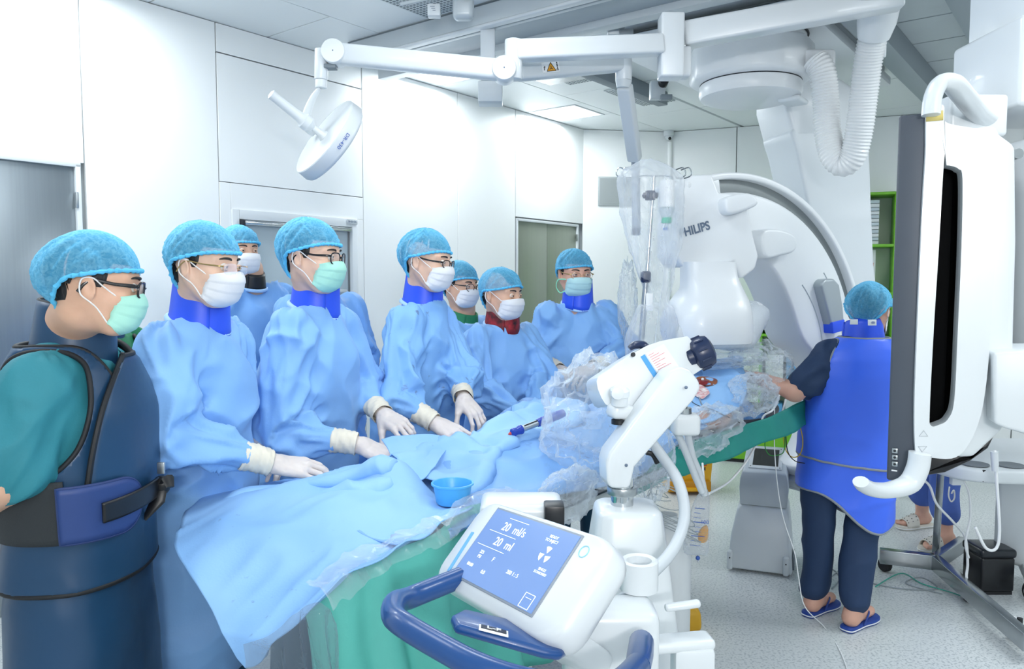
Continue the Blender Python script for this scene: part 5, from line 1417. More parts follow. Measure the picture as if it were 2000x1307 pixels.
# --- blue bowl
bp_ = A_(884, 976, 1.96); bz = bp_.copy()
bw = thing('bowl', 'small round blue plastic bowl standing on the wet drape', 'bowl', bz)
Mx = frame(bz - AZ * .012, (0, 0, 1))
MB().lathe([(.012, .004), (.040, .004), (.043, .008), (.049, .046), (.051, .052), (.0555, .053), (.0555, .057), (.050, .057), (.047, .050), (.041, .011), (.012, .009)], Mx, 40, caps=True).build('bowl_body', M_bowl, bw, ang=50)
# --- blue and steel handpiece with a red tip
hp0, hp1 = A_(993, 856, 2.38), A_(1080, 822, 2.46); dv = unit(hp1 - hp0); L_ = np.linalg.norm(hp1 - hp0)
hpz = AZ * .012
hd = thing('handpiece', 'blue and silver surgical handpiece with a red tip lying on the drape', 'instrument', hp0)
seg = lambda a, b: [hp0 + dv * (L_ * a) + hpz, hp0 + dv * (L_ * b) + hpz]
MB().tube(spline(seg(0, .06), 2), [.002, .005, .006], 10).build('tip', mat('tip_red', 'c23b35', .4), hd)
MB().tube(spline(seg(.05, .30), 6), [.006, .013, .014, .012, .014, .016, .014], 14).build('nose', M_inkb2 if 'M_inkb2' in globals() else mat('handpiece_blue', '2342a8', .25), hd)
MB().tube(spline(seg(.28, .66), 4), [.0105] * 5, 14).build('barrel', M_steel, hd)
MB().box((0, 0, 0), (.05, .003, .003), fxyz(hp0 + dv * (L_ * .5) + hpz + AZ * .0095 - V3(0, .006, 0), dv, unit(np.cross(AZ, dv)), AZ)).build('barrel_slot', M_black, hd)
MB().tube(spline(seg(.64, 1.25), 6), [.0125, .0145, .0145, .015, .015, .0145, .013], 14).build('grip', mat('handpiece_blue', '2342a8', .25), hd)
# ================================================================== SCANNER ON ITS CEILING SUSPENSION
def on_plane(px, py, P0, nrm):
    r = ray(px, py); o_ = np.array([0, 0, EYE]); return o_ + r * (((P0 - o_) @ nrm) / (r @ nrm))
def plane_poly(pxs, P0, nrm, ex):
    M = frame(P0, nrm, ex); pts = np.array([on_plane(*p, P0, nrm) for p in pxs]); loc = (pts - P0) @ M[:3, :3]
    return loc[:, :2], M
CM2 = unit(V3(.18, -.98, 0)); CD2 = V3(-CM2[1], CM2[0], 0)
CD = np.array([.864, .504, 0]); CM = np.array([.504, -.864, 0]); CO = V3(1.013, 3.71, 1.10); PHI = math.radians(14)
E1_ = CD * math.cos(PHI) + AZ * math.sin(PHI); E2_ = AZ * math.cos(PHI) - CD * math.sin(PHI)
CF = fxyz(CO, E1_, E2_, CM)
ca = thing('scanner', 'large white ceiling-hung C-shaped scanner with PHILIPS lettering standing over the patient', 'scanner', CO)
def arcpoly(r0, r1, a0, a1, n=48):
    t = np.radians(np.linspace(a0, a1, n)); f = lambda r: np.array([(r(x) if callable(r) else r) for x in np.degrees(t)])
    o = np.c_[np.cos(t), np.sin(t)]
    return np.vstack([o * f(r1)[:, None], (o * f(r0)[:, None])[::-1]])
def arcbar(r0, r1, a0, a1, z0, z1, name, m, bev, parent=None, n=48):
    t = np.radians(np.linspace(a0, a1, n)); rs = []
    for x in t:
        k = r0(math.degrees(x)) if callable(r0) else r0
        c = np.array([math.cos(x), math.sin(x)])
        rs.append(tf(CF, [(*(c * k), z0), (*(c * r1), z0), (*(c * r1), z1), (*(c * k), z1)]))
    return MB().rings(rs).build(name, m, parent or ca, bevel=bev, segs=3, ang=35)
M_scan = mat('scanner_white', 'e9eef2', .34, var=.015, vscale=4, coat=.1)
M_scan2 = mat('scanner_pale', 'dfe6eb', .36, var=.015, vscale=4)
inner = lambda a: .44 + .14 * math.exp(-((a - 75) / 38) ** 2) + .33 / (1 + math.exp((a + 12) / 6))
arcbar(inner, .845, -60, 95, -.12, .12, 'arc_body', M_scan, .018)
arcbar(.905, .935, -62, 98, -.125, .125, 'arc_rim', M_scan, .010)
arcbar(.84, .906, 2, 86, -.10, .085, 'arc_track', mat('track_grey', '8f9698', .42, .4, var=.06, vscale=20), .004)
arcbar(.84, .906, -62, 2, -.11, .11, 'arc_spine', M_scan2, .006)
arcbar(.84, .906, 86, 97, -.11, .125, 'arc_end_cover', M_scan, .015)
# face lines and side bulge on the arc
for r_, a0, a1 in ((.76, -10, 25), (.60, -8, 30)):
    t = np.radians(np.linspace(a0, a1, 40)); MB().tube(tf(CF, np.c_[r_ * np.cos(t) * (1 - .06 * np.sin(t) ** 2), r_ * np.sin(t), np.full(40, .1205)]), .003, 6).build('seam', mat('seam_grey', 'bcc6cd', .6), ca)
pl, M = plane_poly([(1474, 455), (1500, 448), (1530, 456), (1541, 472), (1536, 492), (1510, 500), (1480, 502)], CO + CM * .15, CM, CD)
MB().prism(spline([(a, b, 0) for a, b in pl], 5, True)[:, :2], M, -.06, .05).build('side_bulge', M_scan, ca, bevel=.025, segs=4)
# housing with the lettering
HP = at(1400, 450, 3.46)
pl, M = plane_poly([(1322, 356), (1352, 342), (1392, 340), (1405, 376), (1452, 379), (1462, 400), (1473, 462), (1483, 500), (1476, 526), (1449, 546), (1434, 512), (1336, 523), (1320, 500)], HP, CM2, CD2)
MB().prism(pl, M, -.24, .0).build('detector_housing', M_scan, ca, bevel=.016, segs=4)
pl2, _ = plane_poly([(1404, 392), (1420, 384), (1448, 380), (1464, 388), (1467, 402), (1448, 412), (1418, 421), (1405, 414)], HP, CM2, CD2)
MB().prism(spline([(a, b, 0) for a, b in pl2], 5, True)[:, :2], M, -.02, .065).build('knuckle', M_scan, ca, bevel=.028, segs=5)
rs = []
for px, py, hw, hd2, e in ((1386, 512, .118, .07, 4), (1388, 540, .122, .075, 4), (1392, 562, .130, .10, 3.5), (1389, 585, .158, .15, 3), (1384, 606, .182, .18, 2.8), (1382, 626, .190, .19, 2.8), (1382, 652, .190, .19, 2.8), (1384, 668, .180, .18, 2.8)):
    c = at(px, py, 3.44); an = np.arange(44) * 2 * PI / 44
    rs.append(np.array([c + CD2 * hw * np.sign(math.cos(a)) * abs(math.cos(a)) ** (2 / e) + CM2 * (hd2 * np.sign(math.sin(a)) * abs(math.sin(a)) ** (2 / e) - .02) for a in an]))
MB().rings(rs).build('detector_neck', M_scan, ca, ang=60)
tp = on_plane(1356, 449, HP, CM2); a0, a1 = on_plane(1325, 459, HP, CM2), on_plane(1387, 441, HP, CM2)
ex = unit(a1 - a0); ey = np.cross(CM2, ex)
text('PHILIPS', 'lettering', fxyz(tp, ex, ey, CM2), .054, M_ink, ca, bold=.0016, lift=.003, sx=.86)
# detector box with its plastic cover
A0 = V3(.71, 3.30, 1.222); B0 = V3(1.07, 3.36, 1.224); dv = V3(.20, .40, .10); up = V3(-.03, -.01, .125)
c8 = [A0, B0, B0 + dv, A0 + dv, A0 + up, B0 + up, B0 + dv + up, A0 + dv + up]
FB = [(0, 3, 2, 1), (4, 5, 6, 7), (0, 1, 5, 4), (1, 2, 6, 5), (2, 3, 7, 6), (3, 0, 4, 7)]
MB().add(c8, FB).build('detector', M_scan, ca, bevel=.05, segs=5)
cc = np.mean(c8, 0)
c9 = [cc + (p - cc) * 1.045 for p in c8]
m = MB().add(c9, FB); dcv = m.build('detector_cover', M_filmm, None, bevel=.055, segs=5)
bm_ = bmesh.new(); bm_.from_mesh(dcv.data); bmesh.ops.subdivide_edges(bm_, edges=[e for e in bm_.edges if e.calc_length() > .06], cuts=6, use_grid_fill=True)
for v in bm_.verts:
    q = np.array([[*v.co]]); v.co += v.normal * float(.012 * (.3 - abs(vnoise(q * 14, 3)[0])) + .008 * (.3 - abs(vnoise(q * 30, 7)[0])))
bm_.to_mesh(dcv.data); bm_.free(); tag(dcv, 'clear plastic bag stretched over the white detector box', 'plastic cover')
crumple('plastic_cover', 'loose clear plastic skirt hanging from the detector box', A0 * .5 + B0 * .5 + V3(.03, .1, -.03), (.20, .12, .05), np.eye(3), M_film, 91, .34, 56, 22)
# tube housing under the table and the sleeve at the back of the arc
pl, M = plane_poly([(1604, 556), (1612, 545), (1630, 544), (1641, 556), (1648, 600), (1651, 640), (1628, 648)], CO + CM * .17, CM, CD)
MB().prism(pl, M, -.30, .0).build('sleeve', mat('sleeve_grey', 'aab4ba', .35, .2), ca, bevel=.014, segs=3)
pl, M = plane_poly([(1626, 630), (1650, 624), (1652, 645), (1628, 652)], CO + CM * .176, CM, CD)
MB().prism(pl, M, -.31, .0).build('sleeve_band', M_collar, ca, bevel=.004)
# curved stand from the ceiling down to the sleeve
STP = at(1640, 430, 4.55)
pl, M = plane_poly([(1548, 250), (1600, 232), (1692, 226), (1700, 300), (1704, 400), (1709, 520), (1716, 650), (1618, 660), (1608, 560), (1592, 470), (1574, 380), (1558, 300)], STP, CM2, CD2)
pp = spline([(a, b, 0) for a, b in pl], 4, True)[:, :2]
MB().prism(pp, M, -.34, .0).build('stand', M_scan2, ca, bevel=.03, segs=4)
pl, M = plane_poly([(1536, 140), (1640, 150), (1702, 190), (1698, 262), (1552, 268), (1534, 200)], at(1600, 210, 4.52), CM2, CD2)
MB().prism(pl, M, -.36, .0).build('stand_shoulder', M_scan, ca, bevel=.03, segs=4)
hub = V3(at(1466, 120, 4.25)[0], 4.25, 0)
Mh = fxyz(hub, AU, AN * 1.0, AZ)
oc = [(.325 * math.cos(a) * (1 if k % 2 else 1), .325 * math.sin(a)) for k, a in enumerate(np.radians(np.arange(12, 372, 30)))]
MB().prism(oc, Mh, 2.60, 2.80).build('hub_drum', M_scan, ca, bevel=.03, segs=3)
MB().lathe([(.02, 2.835), (.285, 2.835), (.285, 2.79), (.02, 2.79)], Mh, 48, caps=False).build('hub_collar', M_scan, ca)
MB().tube([hub + AZ * 2.835 + .29 * (AU * math.cos(a) + AN * math.sin(a)) for a in np.linspace(0, 2 * PI, 49)[:-1]], .006, 6, closed=True).build('hub_gap', M_inkblack, ca)
MB().lathe([(.02, 2.50), (.20, 2.502), (.262, 2.525), (.27, 2.545), (.27, 2.585), (.265, 2.595)], Mh, 48).build('hub_disc', M_scan, ca)
MB().tube([hub + AZ * 2.598 + .262 * (AU * math.cos(a) + AN * math.sin(a)) for a in np.linspace(0, 2 * PI, 49)[:-1]], .005, 6, closed=True).build('hub_gap', M_inkblack, ca)
MB().box((.10, .20, 2.50), (.16, .12, .03), Mh).build('hub_foot', M_scan2, ca, bevel=.014, segs=3)
MB().rbox(3.85, 5.7, -2.3, -1.2, 2.84, 2.90).build('carriage', M_scan, ca, bevel=.012, segs=2)
for t_ in (-2.25, -1.25): MB().rbox(3.9, 5.6, t_ - .03, t_ + .03, 2.90, CZ - .002).build('carriage_rail', M_rail, ca, bevel=.003)
# hose
eb = at(1585, 122, 4.08)
MB().box(eb, (.20, .15, .10), None).build('hose_box', M_scan, ca, bevel=.02, segs=3)
hs = spline([at(1592, 118, 4.0), at(1606, 140, 3.98), at(1613, 200, 3.98), at(1616, 255, 3.98), at(1627, 302, 3.95), at(1646, 320, 3.92), at(1666, 303, 3.88), at(1679, 250, 3.84), at(1688, 180, 3.80), at(1697, 110, 3.74), at(1708, 60, 3.68)], 46)
L_ = np.r_[0, np.cumsum(np.linalg.norm(np.diff(hs, axis=0), axis=1))]; u_ = np.arange(0, L_[-1], .0038); hs = np.stack([np.interp(u_, L_, hs[:, i]) for i in range(3)], 1); k = len(hs); L_ = np.r_[0, np.cumsum(np.linalg.norm(np.diff(hs, axis=0), axis=1))]
rr = .0635 + .0032 * np.cos(np.arange(k) * PI / 2)
MB().tube(hs, rr, 20).build('corrugated_hose', mat('hose_white', 'f0f3f5', .3, coat=.2), ca, ang=70)
MB().tube([at(1706, 72, 3.67), at(1712, 45, 3.63), at(1716, 20, 3.60), at(1735, -60, 3.5)], [.072, .085, .088, .088], 24).build('hose_cuff', M_scan, ca, ang=40)
MB().box(at(1718, 92, 3.85), (.05, .05, .11)).build('hose_clip', M_scan2, ca, bevel=.008)

# ================================================================== LAMP ARMS
la = thing('surgical_lamp', 'round white surgical lamp on a jointed ceiling arm before the left wall', 'lamp', at(1316, 60, 3.42))
def bar(a, b, w, h, name, m, parent, bev=.012, up=AZ):
    a = np.array(a); b = np.array(b); d = unit(b - a); y = unit(np.cross(up, d)); z = np.cross(d, y); L = np.linalg.norm(b - a)
    return MB().box((L / 2, 0, 0), (L, w, h), fxyz(a, d, y, z)).build(name, m, parent, bevel=bev, segs=3)
j1, j2, jc = at(655, 105, 3.30), at(985, 138, 3.24), at(1003, 105, 3.26)
cx = at(1310, 92, 3.40)
bar(at(1335, 70, 3.44), at(1760, -8, 3.30), .10, .105, 'ceiling_arm', M_white, la)
bar(at(1700, 8, 3.32), at(1700, -120, 3.32) * [1, 1, 0] + AZ * (CZ - .005), .16, .16, 'ceiling_post', M_white, la, up=AU)
MB().box(cx, (.10, .10, .27), None).build('pivot_block', M_white, la, bevel=.010, segs=3)
MB().box(cx + V3(.055, .03, -.06), (.07, .08, .13), None).build('pivot_cover', M_white2, la, bevel=.012, segs=3)
bar(at(1006, 100, 3.26), at(1292, 88, 3.38), .085, .082, 'upper_arm', M_white, la)
MB().tube([at(1003, 78, 3.26), at(1003, 156, 3.26)], .037, 24).build('arm_pivot', M_white, la, bevel=.004)
bar(j1, j2, .07, .085, 'spring_arm', M_white, la, .018)
for j in (j1, j2):
    MB().lathe([(.002, -.05), (.047, -.05), (.05, -.046), (.05, .046), (.047, .05), (.002, .05)], frame(j, (0, -1, 0), (1, 0, 0)), 36).build('joint', M_white, la)
    MB().ball(j + V3(0, -.0505, 0), (.003, .002, .003), 10, 6).build('joint_screw', M_ink, la)
MB().box(j1 + V3(-.02, 0, -.055), (.05, .05, .018)).build('joint_stop', M_inkg if 'M_inkg' in globals() else M_raildark, la, bevel=.004)
MB().tube([at(628, 96, 3.30), at(627, 156, 3.30)], .028, 22).build('yoke_pivot', M_white, la, bevel=.004)
MB().tube([at(627, 156, 3.30), at(627, 172, 3.30)], .024, 22).build('yoke_pivot', M_white2, la, bevel=.003)
MB().tube(spline([at(625, 172, 3.30), at(612, 190, 3.31), at(600, 220, 3.33), at(599, 245, 3.36), at(612, 262, 3.40)], 8), [.010, .016, .022, .022, .014], 14, flat=(1, .7)).build('yoke', M_white, la)
ln = unit(V3(-.68, -.50, .54)); lc = at(640, 272, 3.32)
ML = frame(lc, ln, (0, 0, 1))
MB().lathe([(.185, .020), (.188, .018), (.192, -.028), (.186, -.040), (.17, -.046), (.02, -.052)], ML, 56, caps=True).build('lamp_head', M_white, la, ang=50)
MB().lathe([(.186, .021), (.186, -.012), (.158, -.018)], ML, 56, caps=False).build('lamp_rim', M_white2, la, ang=50)
MB().lathe([(.002, -.012), (.158, -.016)], ML, 56, caps=False).build('lamp_diffuser', mat('lamp_face', 'ffffff', .5, emit=1.4), la)
hd_ = ln
MB().lathe([(.010, -.015), (.024, -.01), (.026, .02), (.018, .035), (.014, .075), (.022, .085), (.034, .10), (.034, .125), (.028, .13), (.022, .15), (.019, .27), (.021, .285), (.012, .29)], frame(lc + ML[:3, 0] * .0, hd_, (0, 0, 1)), 24).build('sterile_handle', M_white2, la, ang=35)
rimp = lc + ML[:3, :3] @ V3(.1935 * math.cos(-2.5), .1935 * math.sin(-2.5), -.018)
best = None
for a in np.linspace(0, 2 * PI, 72):
    pr = ML[:3, 0] * math.cos(a) + ML[:3, 1] * math.sin(a); sc_v = pr @ unit(np.array([0, 0, EYE]) - lc) + pr[0] * .25
    if best is None or sc_v > best[0]: best = (sc_v, pr)
pr = best[1]
text('DR-430', 'lettering', fxyz(lc + pr * .1925 - ln * .008, np.cross(pr, ln) * 1.0, -ln * 1.0, pr), .021, M_inkblue, la, lift=.002, sx=1.15)
# second arm, grey with a warning label, dropping to the radiation shield
sa = thing('shield_arm', 'grey jointed ceiling arm with an orange warning label and a long drop arm', 'ceiling arm', at(1015, 140, 3.6))
bar(at(1010, 138, 3.42), at(1216, 120, 3.62), .07, .088, 'upper_arm', mat('arm_grey', 'd3dade', .35), sa)
MB().tube([at(1218, 112, 3.62), at(1218, 158, 3.62)], .038, 22).build('pivot', M_white, sa, bevel=.003)
MB().tube([at(1218, 158, 3.62), at(1217, 172, 3.62)], [.038, .03], 22).build('pivot_cap', M_offwhite, sa)
bar(at(1220, 168, 3.62), at(1240, 312, 3.93), .055, .065, 'drop_arm', M_offwhite, sa, .010, up=AN)
bar(at(1241, 300, 3.95), at(1243, 460, 3.95), .035, .035, 'drop_post', mat('post_grey', '9aa4b0', .4), sa, .006, up=AN)
MB().box(at(1242, 452, 3.93), (.04, .04, .035)).build('post_clamp', M_navy, sa, bevel=.005)
ax = unit(at(1216, 120, 3.62) - at(1010, 138, 3.42)); an_ = unit(np.cross(ax, AZ)); ez_ = np.cross(an_, ax)
lb_ = at(1076, 131, 3.44); MW = fxyz(lb_ + an_ * 0.0, ax, ez_, an_)
k0 = float((at(1010, 138, 3.42) - lb_) @ an_) + .0365
MW[:3, 3] = lb_ + an_ * k0
MB().box((0, 0, 0), (.085, .042, .0016), MW).build('label', M_inkwhite, sa)
m = MB(); m.prism([(-.022, -.017), (.022, -.017), (0, .020)], MW, .001, .0022); m.build('warning_triangle', M_orange, sa, smooth=False)
m = MB()
for a, b in (((-.022, -.017), (.022, -.017)), ((.022, -.017), (0, .020)), ((0, .020), (-.022, -.017))): m.tube(tf(MW, [(*a, .0025), (*b, .0025)]), .0012, 6)
for a in (90, 210, 330):
    q = math.radians(a); m.tube(tf(MW, [(0, -.005, .0026), (.009 * math.cos(q), -.005 + .009 * math.sin(q), .0026)]), .0016, 6)
m.tube(tf(MW, [(.031, .0, .0022), (.031, .012, .0022)]), .0022, 6); m.ball(tf(MW, (.031, .017, .002)), .003, 8, 5); m.tube(tf(MW, [(.027, -.016, .0022), (.031, -.002, .0022), (.035, -.016, .0022)]), .0015, 6)
m.tube(tf(MW, [(-.034, -.012, .0022), (-.030, .006, .0022)]), .0016, 6); m.tube(tf(MW, [(-.036, .0, .0022), (-.027, .002, .0022)]), .0012, 6)
m.build('warning_marks', M_inkblack, sa)
# white box on a square ceiling post
pb = thing('ceiling_box', 'small white box on a square post hanging from the ceiling behind the lamp arm', 'ceiling box', at(952, 150, 4.1))
p0 = at(953, 160, 4.1); MB().box((p0[0], p0[1], (p0[2] + CZ) / 2), (.075, .075, CZ - p0[2] - .002)).build('post', M_scan2, pb, bevel=.003)
MB().box(at(958, 184, 4.08), (.125, .13, .105)).build('box', M_white2, pb, bevel=.006)
MB().box(at(972, 165, 4.10), (.04, .05, .03)).build('bracket', M_raildark, pb, bevel=.003)
# brackets on the rails
br = thing('rail_bracket', 'curved grey clamp bracket on the broad rail at the top edge', 'bracket', at(905, 10, 3.7))
m = MB(); pb_ = at(905, 12, 3.75)
MB().box(pb_, (.10, .08, .13), fxyz((0, 0, 0), (1, 0, 0), (0, 1, 0), (0, 0, 1))).build('bracket_body', M_rail, br, bevel=.025, segs=4)
MB().tube([pb_ + V3(.03, -.05, .03), pb_ + V3(.03, -.09, .03)], .012, 12).build('bolt', M_raildark, br)
MB().tube([pb_ + V3(-.3, .03, .02), pb_ + V3(.9, -.62, .02)], .010, 8).build('guide_rod', M_rail, br)
bx = thing('rail_box', 'small white labelled box on the rail end beside the air grille', 'box', at(848, 22, 3.75))
MB().box(at(848, 22, 3.75), (.06, .05, .055)).build('box', M_white2, bx, bevel=.004)
m = MB(); q = at(848, 22, 3.75) + V3(0, -.0255, 0)
for i in range(3): m.box(q + V3(-.006 + .004 * i, 0, .014 - .009 * i), (.022 - .004 * i, .001, .0025))
m.build('print', M_ink, bx, smooth=False)
for px, py, Y, lab in ((1211, 36, 4.1, 'black roller stop on a grey bracket of the broad rail'), (1291, 166, 4.9, 'black roller stop at the end of the thin grey rail beside the hub')):
    rs_ = thing('rail_stop', lab, 'bracket', at(px, py, Y)); c = at(px, py, Y)
    MB().box(c + V3(-.02, .02, -.03), (.09, .07, .11)).build('bracket', M_rail, rs_, bevel=.006)
    MB().box(c + V3(.03, -.01, -.08), (.07, .06, .03)).build('bracket_foot', M_raildark, rs_, bevel=.004)
    MB().lathe([(.002, -.03), (.026, -.03), (.03, -.024), (.03, .024), (.026, .03), (.002, .03)], frame(c + V3(.01, -.02, .01), (0, -1, .2)), 20).build('roller', M_black, rs_)
r4 = thing('ceiling_rail', 'thin dark grey ceiling rail beside the hub with a round end stop', 'rail', S(4.8, -2.8, CZ))
MB().rbox(4.1, 5.35, -2.74, -2.66, CZ - .10, CZ - .002).build('rail_body', M_raildark, r4, bevel=.004)
MB().rbox(4.1, 5.35, -2.79, -2.74, CZ - .06, CZ - .002).build('rail_flange', M_rail, r4, bevel=.004)
MB().rbox(4.1, 4.5, -3.15, -2.79, CZ - .05, CZ - .012).build('glass_plate', mat('plate_glass', 'b4c0c4', .2, alpha=.7), r4, bevel=.004)
# radiation shield rail hung from lamp column ... horizontal white tube at far right ceiling
# ================================================================== CONTRAST INJECTOR (front)
ij = thing('contrast_injector', 'white contrast injector with tilted screen, bent arm and navy knob in front of the table', 'injector', (0.28, 1.42, 0))
# head: tapering barrel, navy knob, rear tilt handle
h0, h1 = at(1172, 752, 1.86), at(1345, 685, 1.90)
hd0, hd1 = at(1190, 738, 1.86), at(1352, 700, 1.90)
HN = unit(V3(.12, -1, .20))
pl, M = plane_poly([(1163, 746), (1185, 724), (1262, 676), (1328, 660), (1345, 664), (1372, 712), (1368, 722), (1302, 762), (1258, 790), (1205, 792), (1180, 790)], at(1270, 728, 1.83), HN, (1, 0, 0))
MB().prism(spline([(a, b, 0) for a, b in pl], 3, True)[:, :2], M, -.105, .012).build('head_body', M_white, ij, bevel=.022, segs=4)
kx = unit(at(1384, 684, 1.83) - at(1345, 700, 1.83))
Mk = frame(at(1352, 697, 1.855), kx, (0, 0, 1))
kk = MB().lathe([(.012, -.02), (.026, -.012), (.026, .0), (.036, .004), (.040, .012), (.040, .034), (.036, .046), (.024, .052), (.004, .053)], Mk, 36).build('knob', M_navy, ij, ang=40)
for q in range(10):
    a = 2 * PI * q / 10; c = V3(math.cos(a), math.sin(a), 0)
    MB().tube(tf(Mk, [c * .0405 + V3(0, 0, .012), c * .0405 + V3(0, 0, .034)]), .0028, 6).build('grip_rib', M_navy, kk)
m = MB(); m.tube(spline([at(1229, 681, 1.86), at(1240, 674, 1.86), at(1256, 674, 1.86), at(1264, 680, 1.86)], 5), [.009, .014, .014, .012], 12, flat=(1.5, .7)); m.build('tilt_lever', M_navy, ij)
MB().lathe([(.001, .0), (.0055, .0), (.0055, .004)], frame(at(1236, 693, 1.815), HN), 14).build('pivot_hole', M_inkblack, ij)
# printed label on the side of the head
def on_head(px, py): return on_plane(px, py, at(1270, 728, 1.83) + HN * .0128, HN)
lx = unit(on_head(1302, 740) - on_head(1256, 690)); 
a_, b_, c_, d_ = on_head(1251, 697), on_head(1259, 692), on_head(1291, 742), on_head(1283, 747)
MB().add([a_, b_, c_, d_], [(0, 1, 2, 3)]).build('label_stripe', mat('label_blue', '4a9fe0', .5), ij, smooth=False, solid=.001)
a_, b_, c_, d_ = on_head(1261, 691), on_head(1296, 672), on_head(1330, 722), on_head(1293, 741)
lbp = MB().add([a_, b_, c_, d_], [(0, 1, 2, 3)]).build('label', M_inkwhite, ij, smooth=False, solid=.001)
m = MB()
for i in range(11):
    w0 = .10 + .08 * i
    p = a_ * (1 - w0) + d_ * w0; q = b_ * (1 - w0) + c_ * w0; e = .35 + .55 * ((i * 7 % 5) / 5)
    m.tube([p * .93 + q * .07 + HN * .0012, p * (1 - e) + q * e + HN * .0012], .0007, 4)
m.build('label_print', mat('print_pink', 'e59aa0', .6), lbp)
# twin grey tubes, cradle and lower bracket
bar(at(1190, 802, 1.77), at(1290, 812, 1.81), .05, .034, 'cradle', M_white, ij, .012)
MB().lathe([(.002, -.002), (.019, 0), (.019, .02), (.022, .022), (.022, .035), (.014, .042), (.002, .042)], frame(at(1210, 790, 1.76), (0, -.2, 1)), 24).build('valve', M_white2, ij)
MB().lathe([(.002, 0), (.012, 0), (.014, .02), (.002, .022)], frame(at(1204, 768, 1.75), (0, -1, .1)), 20).build('valve_cap', M_white2, ij)
MB().lathe([(.002, 0), (.018, .0), (.018, .010), (.013, .012), (.013, .026), (.002, .026)], frame(at(1209, 828, 1.77), (0, 0, 1)), 22).build('clamp_knob', M_black, ij)
MB().tube([at(1334, 770, 1.96), at(1335, 800, 1.96)], .010, 14).build('post', M_chrome, ij)
MB().tube([at(1335, 797, 1.96), at(1336, 812, 1.96)], .020, 18).build('post_collar', M_steel, ij)
MB().box(at(1338, 828, 1.96), (.07, .06, .055)).build('post_block', M_white2, ij, bevel=.012, segs=3)
# arm
pl, M = plane_poly([(1184, 905), (1190, 885), (1310, 725), (1330, 716), (1348, 722), (1366, 745), (1368, 760), (1355, 782), (1240, 912), (1236, 930), (1232, 948), (1226, 956), (1194, 954), (1186, 945)], at(1260, 840, 1.70), unit(V3(.10, -1, .05)), (1, 0, 0))
MB().prism(pl, M, -.085, .0).build('arm', M_white, ij, bevel=.016, segs=4)
for px, py in ((1223, 909), (1340, 757)): MB().ball(at(px, py, 1.692), .004, 8, 6).build('screw', M_inkg2 if 'M_inkg2' in globals() else M_ink, ij)
m = MB(); m.tube(spline([at(1262, 884, 1.78), at(1275, 888, 1.78), at(1284, 905, 1.78)], 6), .006, 8); m.build('strap', M_black, ij)
# pedestal column
pc0 = at(1215, 975, 1.72)
MB().tube([pc0 + V3(0, 0, -.05), pc0 + V3(0, 0, .05)], .026, 24).build('column_post', M_chrome, ij)
MB().tube([pc0 + V3(0, 0, .012), pc0 + V3(0, 0, .03)], .034, 24).build('column_collar', M_steel, ij, bevel=.002)
zt = at(1215, 985, 1.72)[2]; cb = pc0.copy(); rs = []
for z, a, b in ((zt, .072, .07), (zt - .12, .088, .09), (zt - .34, .115, .12), (.30, .13, .14)):
    rs.append(np.array([(cb[0] + x * a + (.03 if z < .5 else .012), cb[1] + y * b, z) for x, y in ((-.7, -1), (.7, -1), (1, -.7), (1, .7), (.7, 1), (-.7, 1), (-1, .7), (-1, -.7))]))
MB().rings(rs).build('column', M_white, ij, bevel=.016, segs=3)
# swelling base shoulder
rs = []
bc = V3(.235, 1.42, 0)
for z, r, dx in ((.70, .10, .01), (.66, .15, .015), (.60, .185, .02), (.50, .195, .02), (.30, .19, .02), (.14, .18, .01)):
    rs.append(np.array([(bc[0] + dx + r * math.cos(a) * 1.0, bc[1] + r * math.sin(a) * 1.1, z) for a in np.linspace(0, 2 * PI, 37)[:-1]]))
MB().rings(rs).build('base_shoulder', M_white, ij, bevel=.012, ang=50)
MB().lathe([(.020, .0), (.036, .0), (.036, .055), (.031, .058), (.024, .055), (.022, .02)], frame(at(1248, 1120, 1.42) - AZ * .03, (0, 0, 1)), 28).build('socket', M_white2, ij, ang=40)
bar(at(1298, 1188, 1.42), at(1368, 1178, 1.42), .018, .014, 'side_lever', M_white, ij, .006)
bar(at(1240, 1262, 1.38), at(1390, 1250, 1.40), .05, .022, 'foot_bar', M_white, ij, .009)
MB().box(at(1352, 1300, 1.39), (.075, .05, .08)).build('foot_block', M_white2, ij, bevel=.008)
MB().box((.22, 1.44, .10), (.46, .46, .07)).build('foot_plate', M_offwhite, ij, bevel=.03, segs=3)
for a, b in ((-1, -1), (1, -1), (1, 1), (-1, 1)):
    MB().lathe([(.006, -.014), (.032, -.014), (.036, -.008), (.036, .008), (.032, .014), (.006, .014)], frame((.22 + a * .18, 1.44 + b * .18, .036), (1, .3, 0)), 22).build('caster', M_black, ij)
# screen head: tilted rounded slab facing the operator
scn = at(1018, 1104, 1.24)      # the slab's plane follows from the vanishing points of its edges
snn = unit(np.cross(ray(85, 696), ray(2932, -1976))); snn = snn if snn @ (np.array([0, 0, EYE]) - scn) > 0 else -snn
q00, q10, q11, q01 = [on_plane(*p, scn, snn) for p in ((946, 975), (1196, 1056), (1078, 1262), (843, 1128))]
scn = (q00 + q10 + q11 + q01) / 4
sx = unit(q10 - q00 + q11 - q01); sy0 = np.cross(snn, sx)
SWd = .5 * (np.linalg.norm(q10 - q00) + np.linalg.norm(q11 - q01)) * 1.03; SHt = .5 * (np.linalg.norm(q00 - q01) + np.linalg.norm(q10 - q11)) * 1.03
MS = fxyz(scn, sx, sy0, snn)
rr_ = lambda w, h, r, n=6: [(sgx * (w / 2 - r) + r * math.cos(a), sgy * (h / 2 - r) + r * math.sin(a)) for sgx, sgy, a0 in ((1, 1, 0), (-1, 1, PI / 2), (-1, -1, PI), (1, -1, 3 * PI / 2)) for a in np.linspace(a0, a0 + PI / 2, n)]
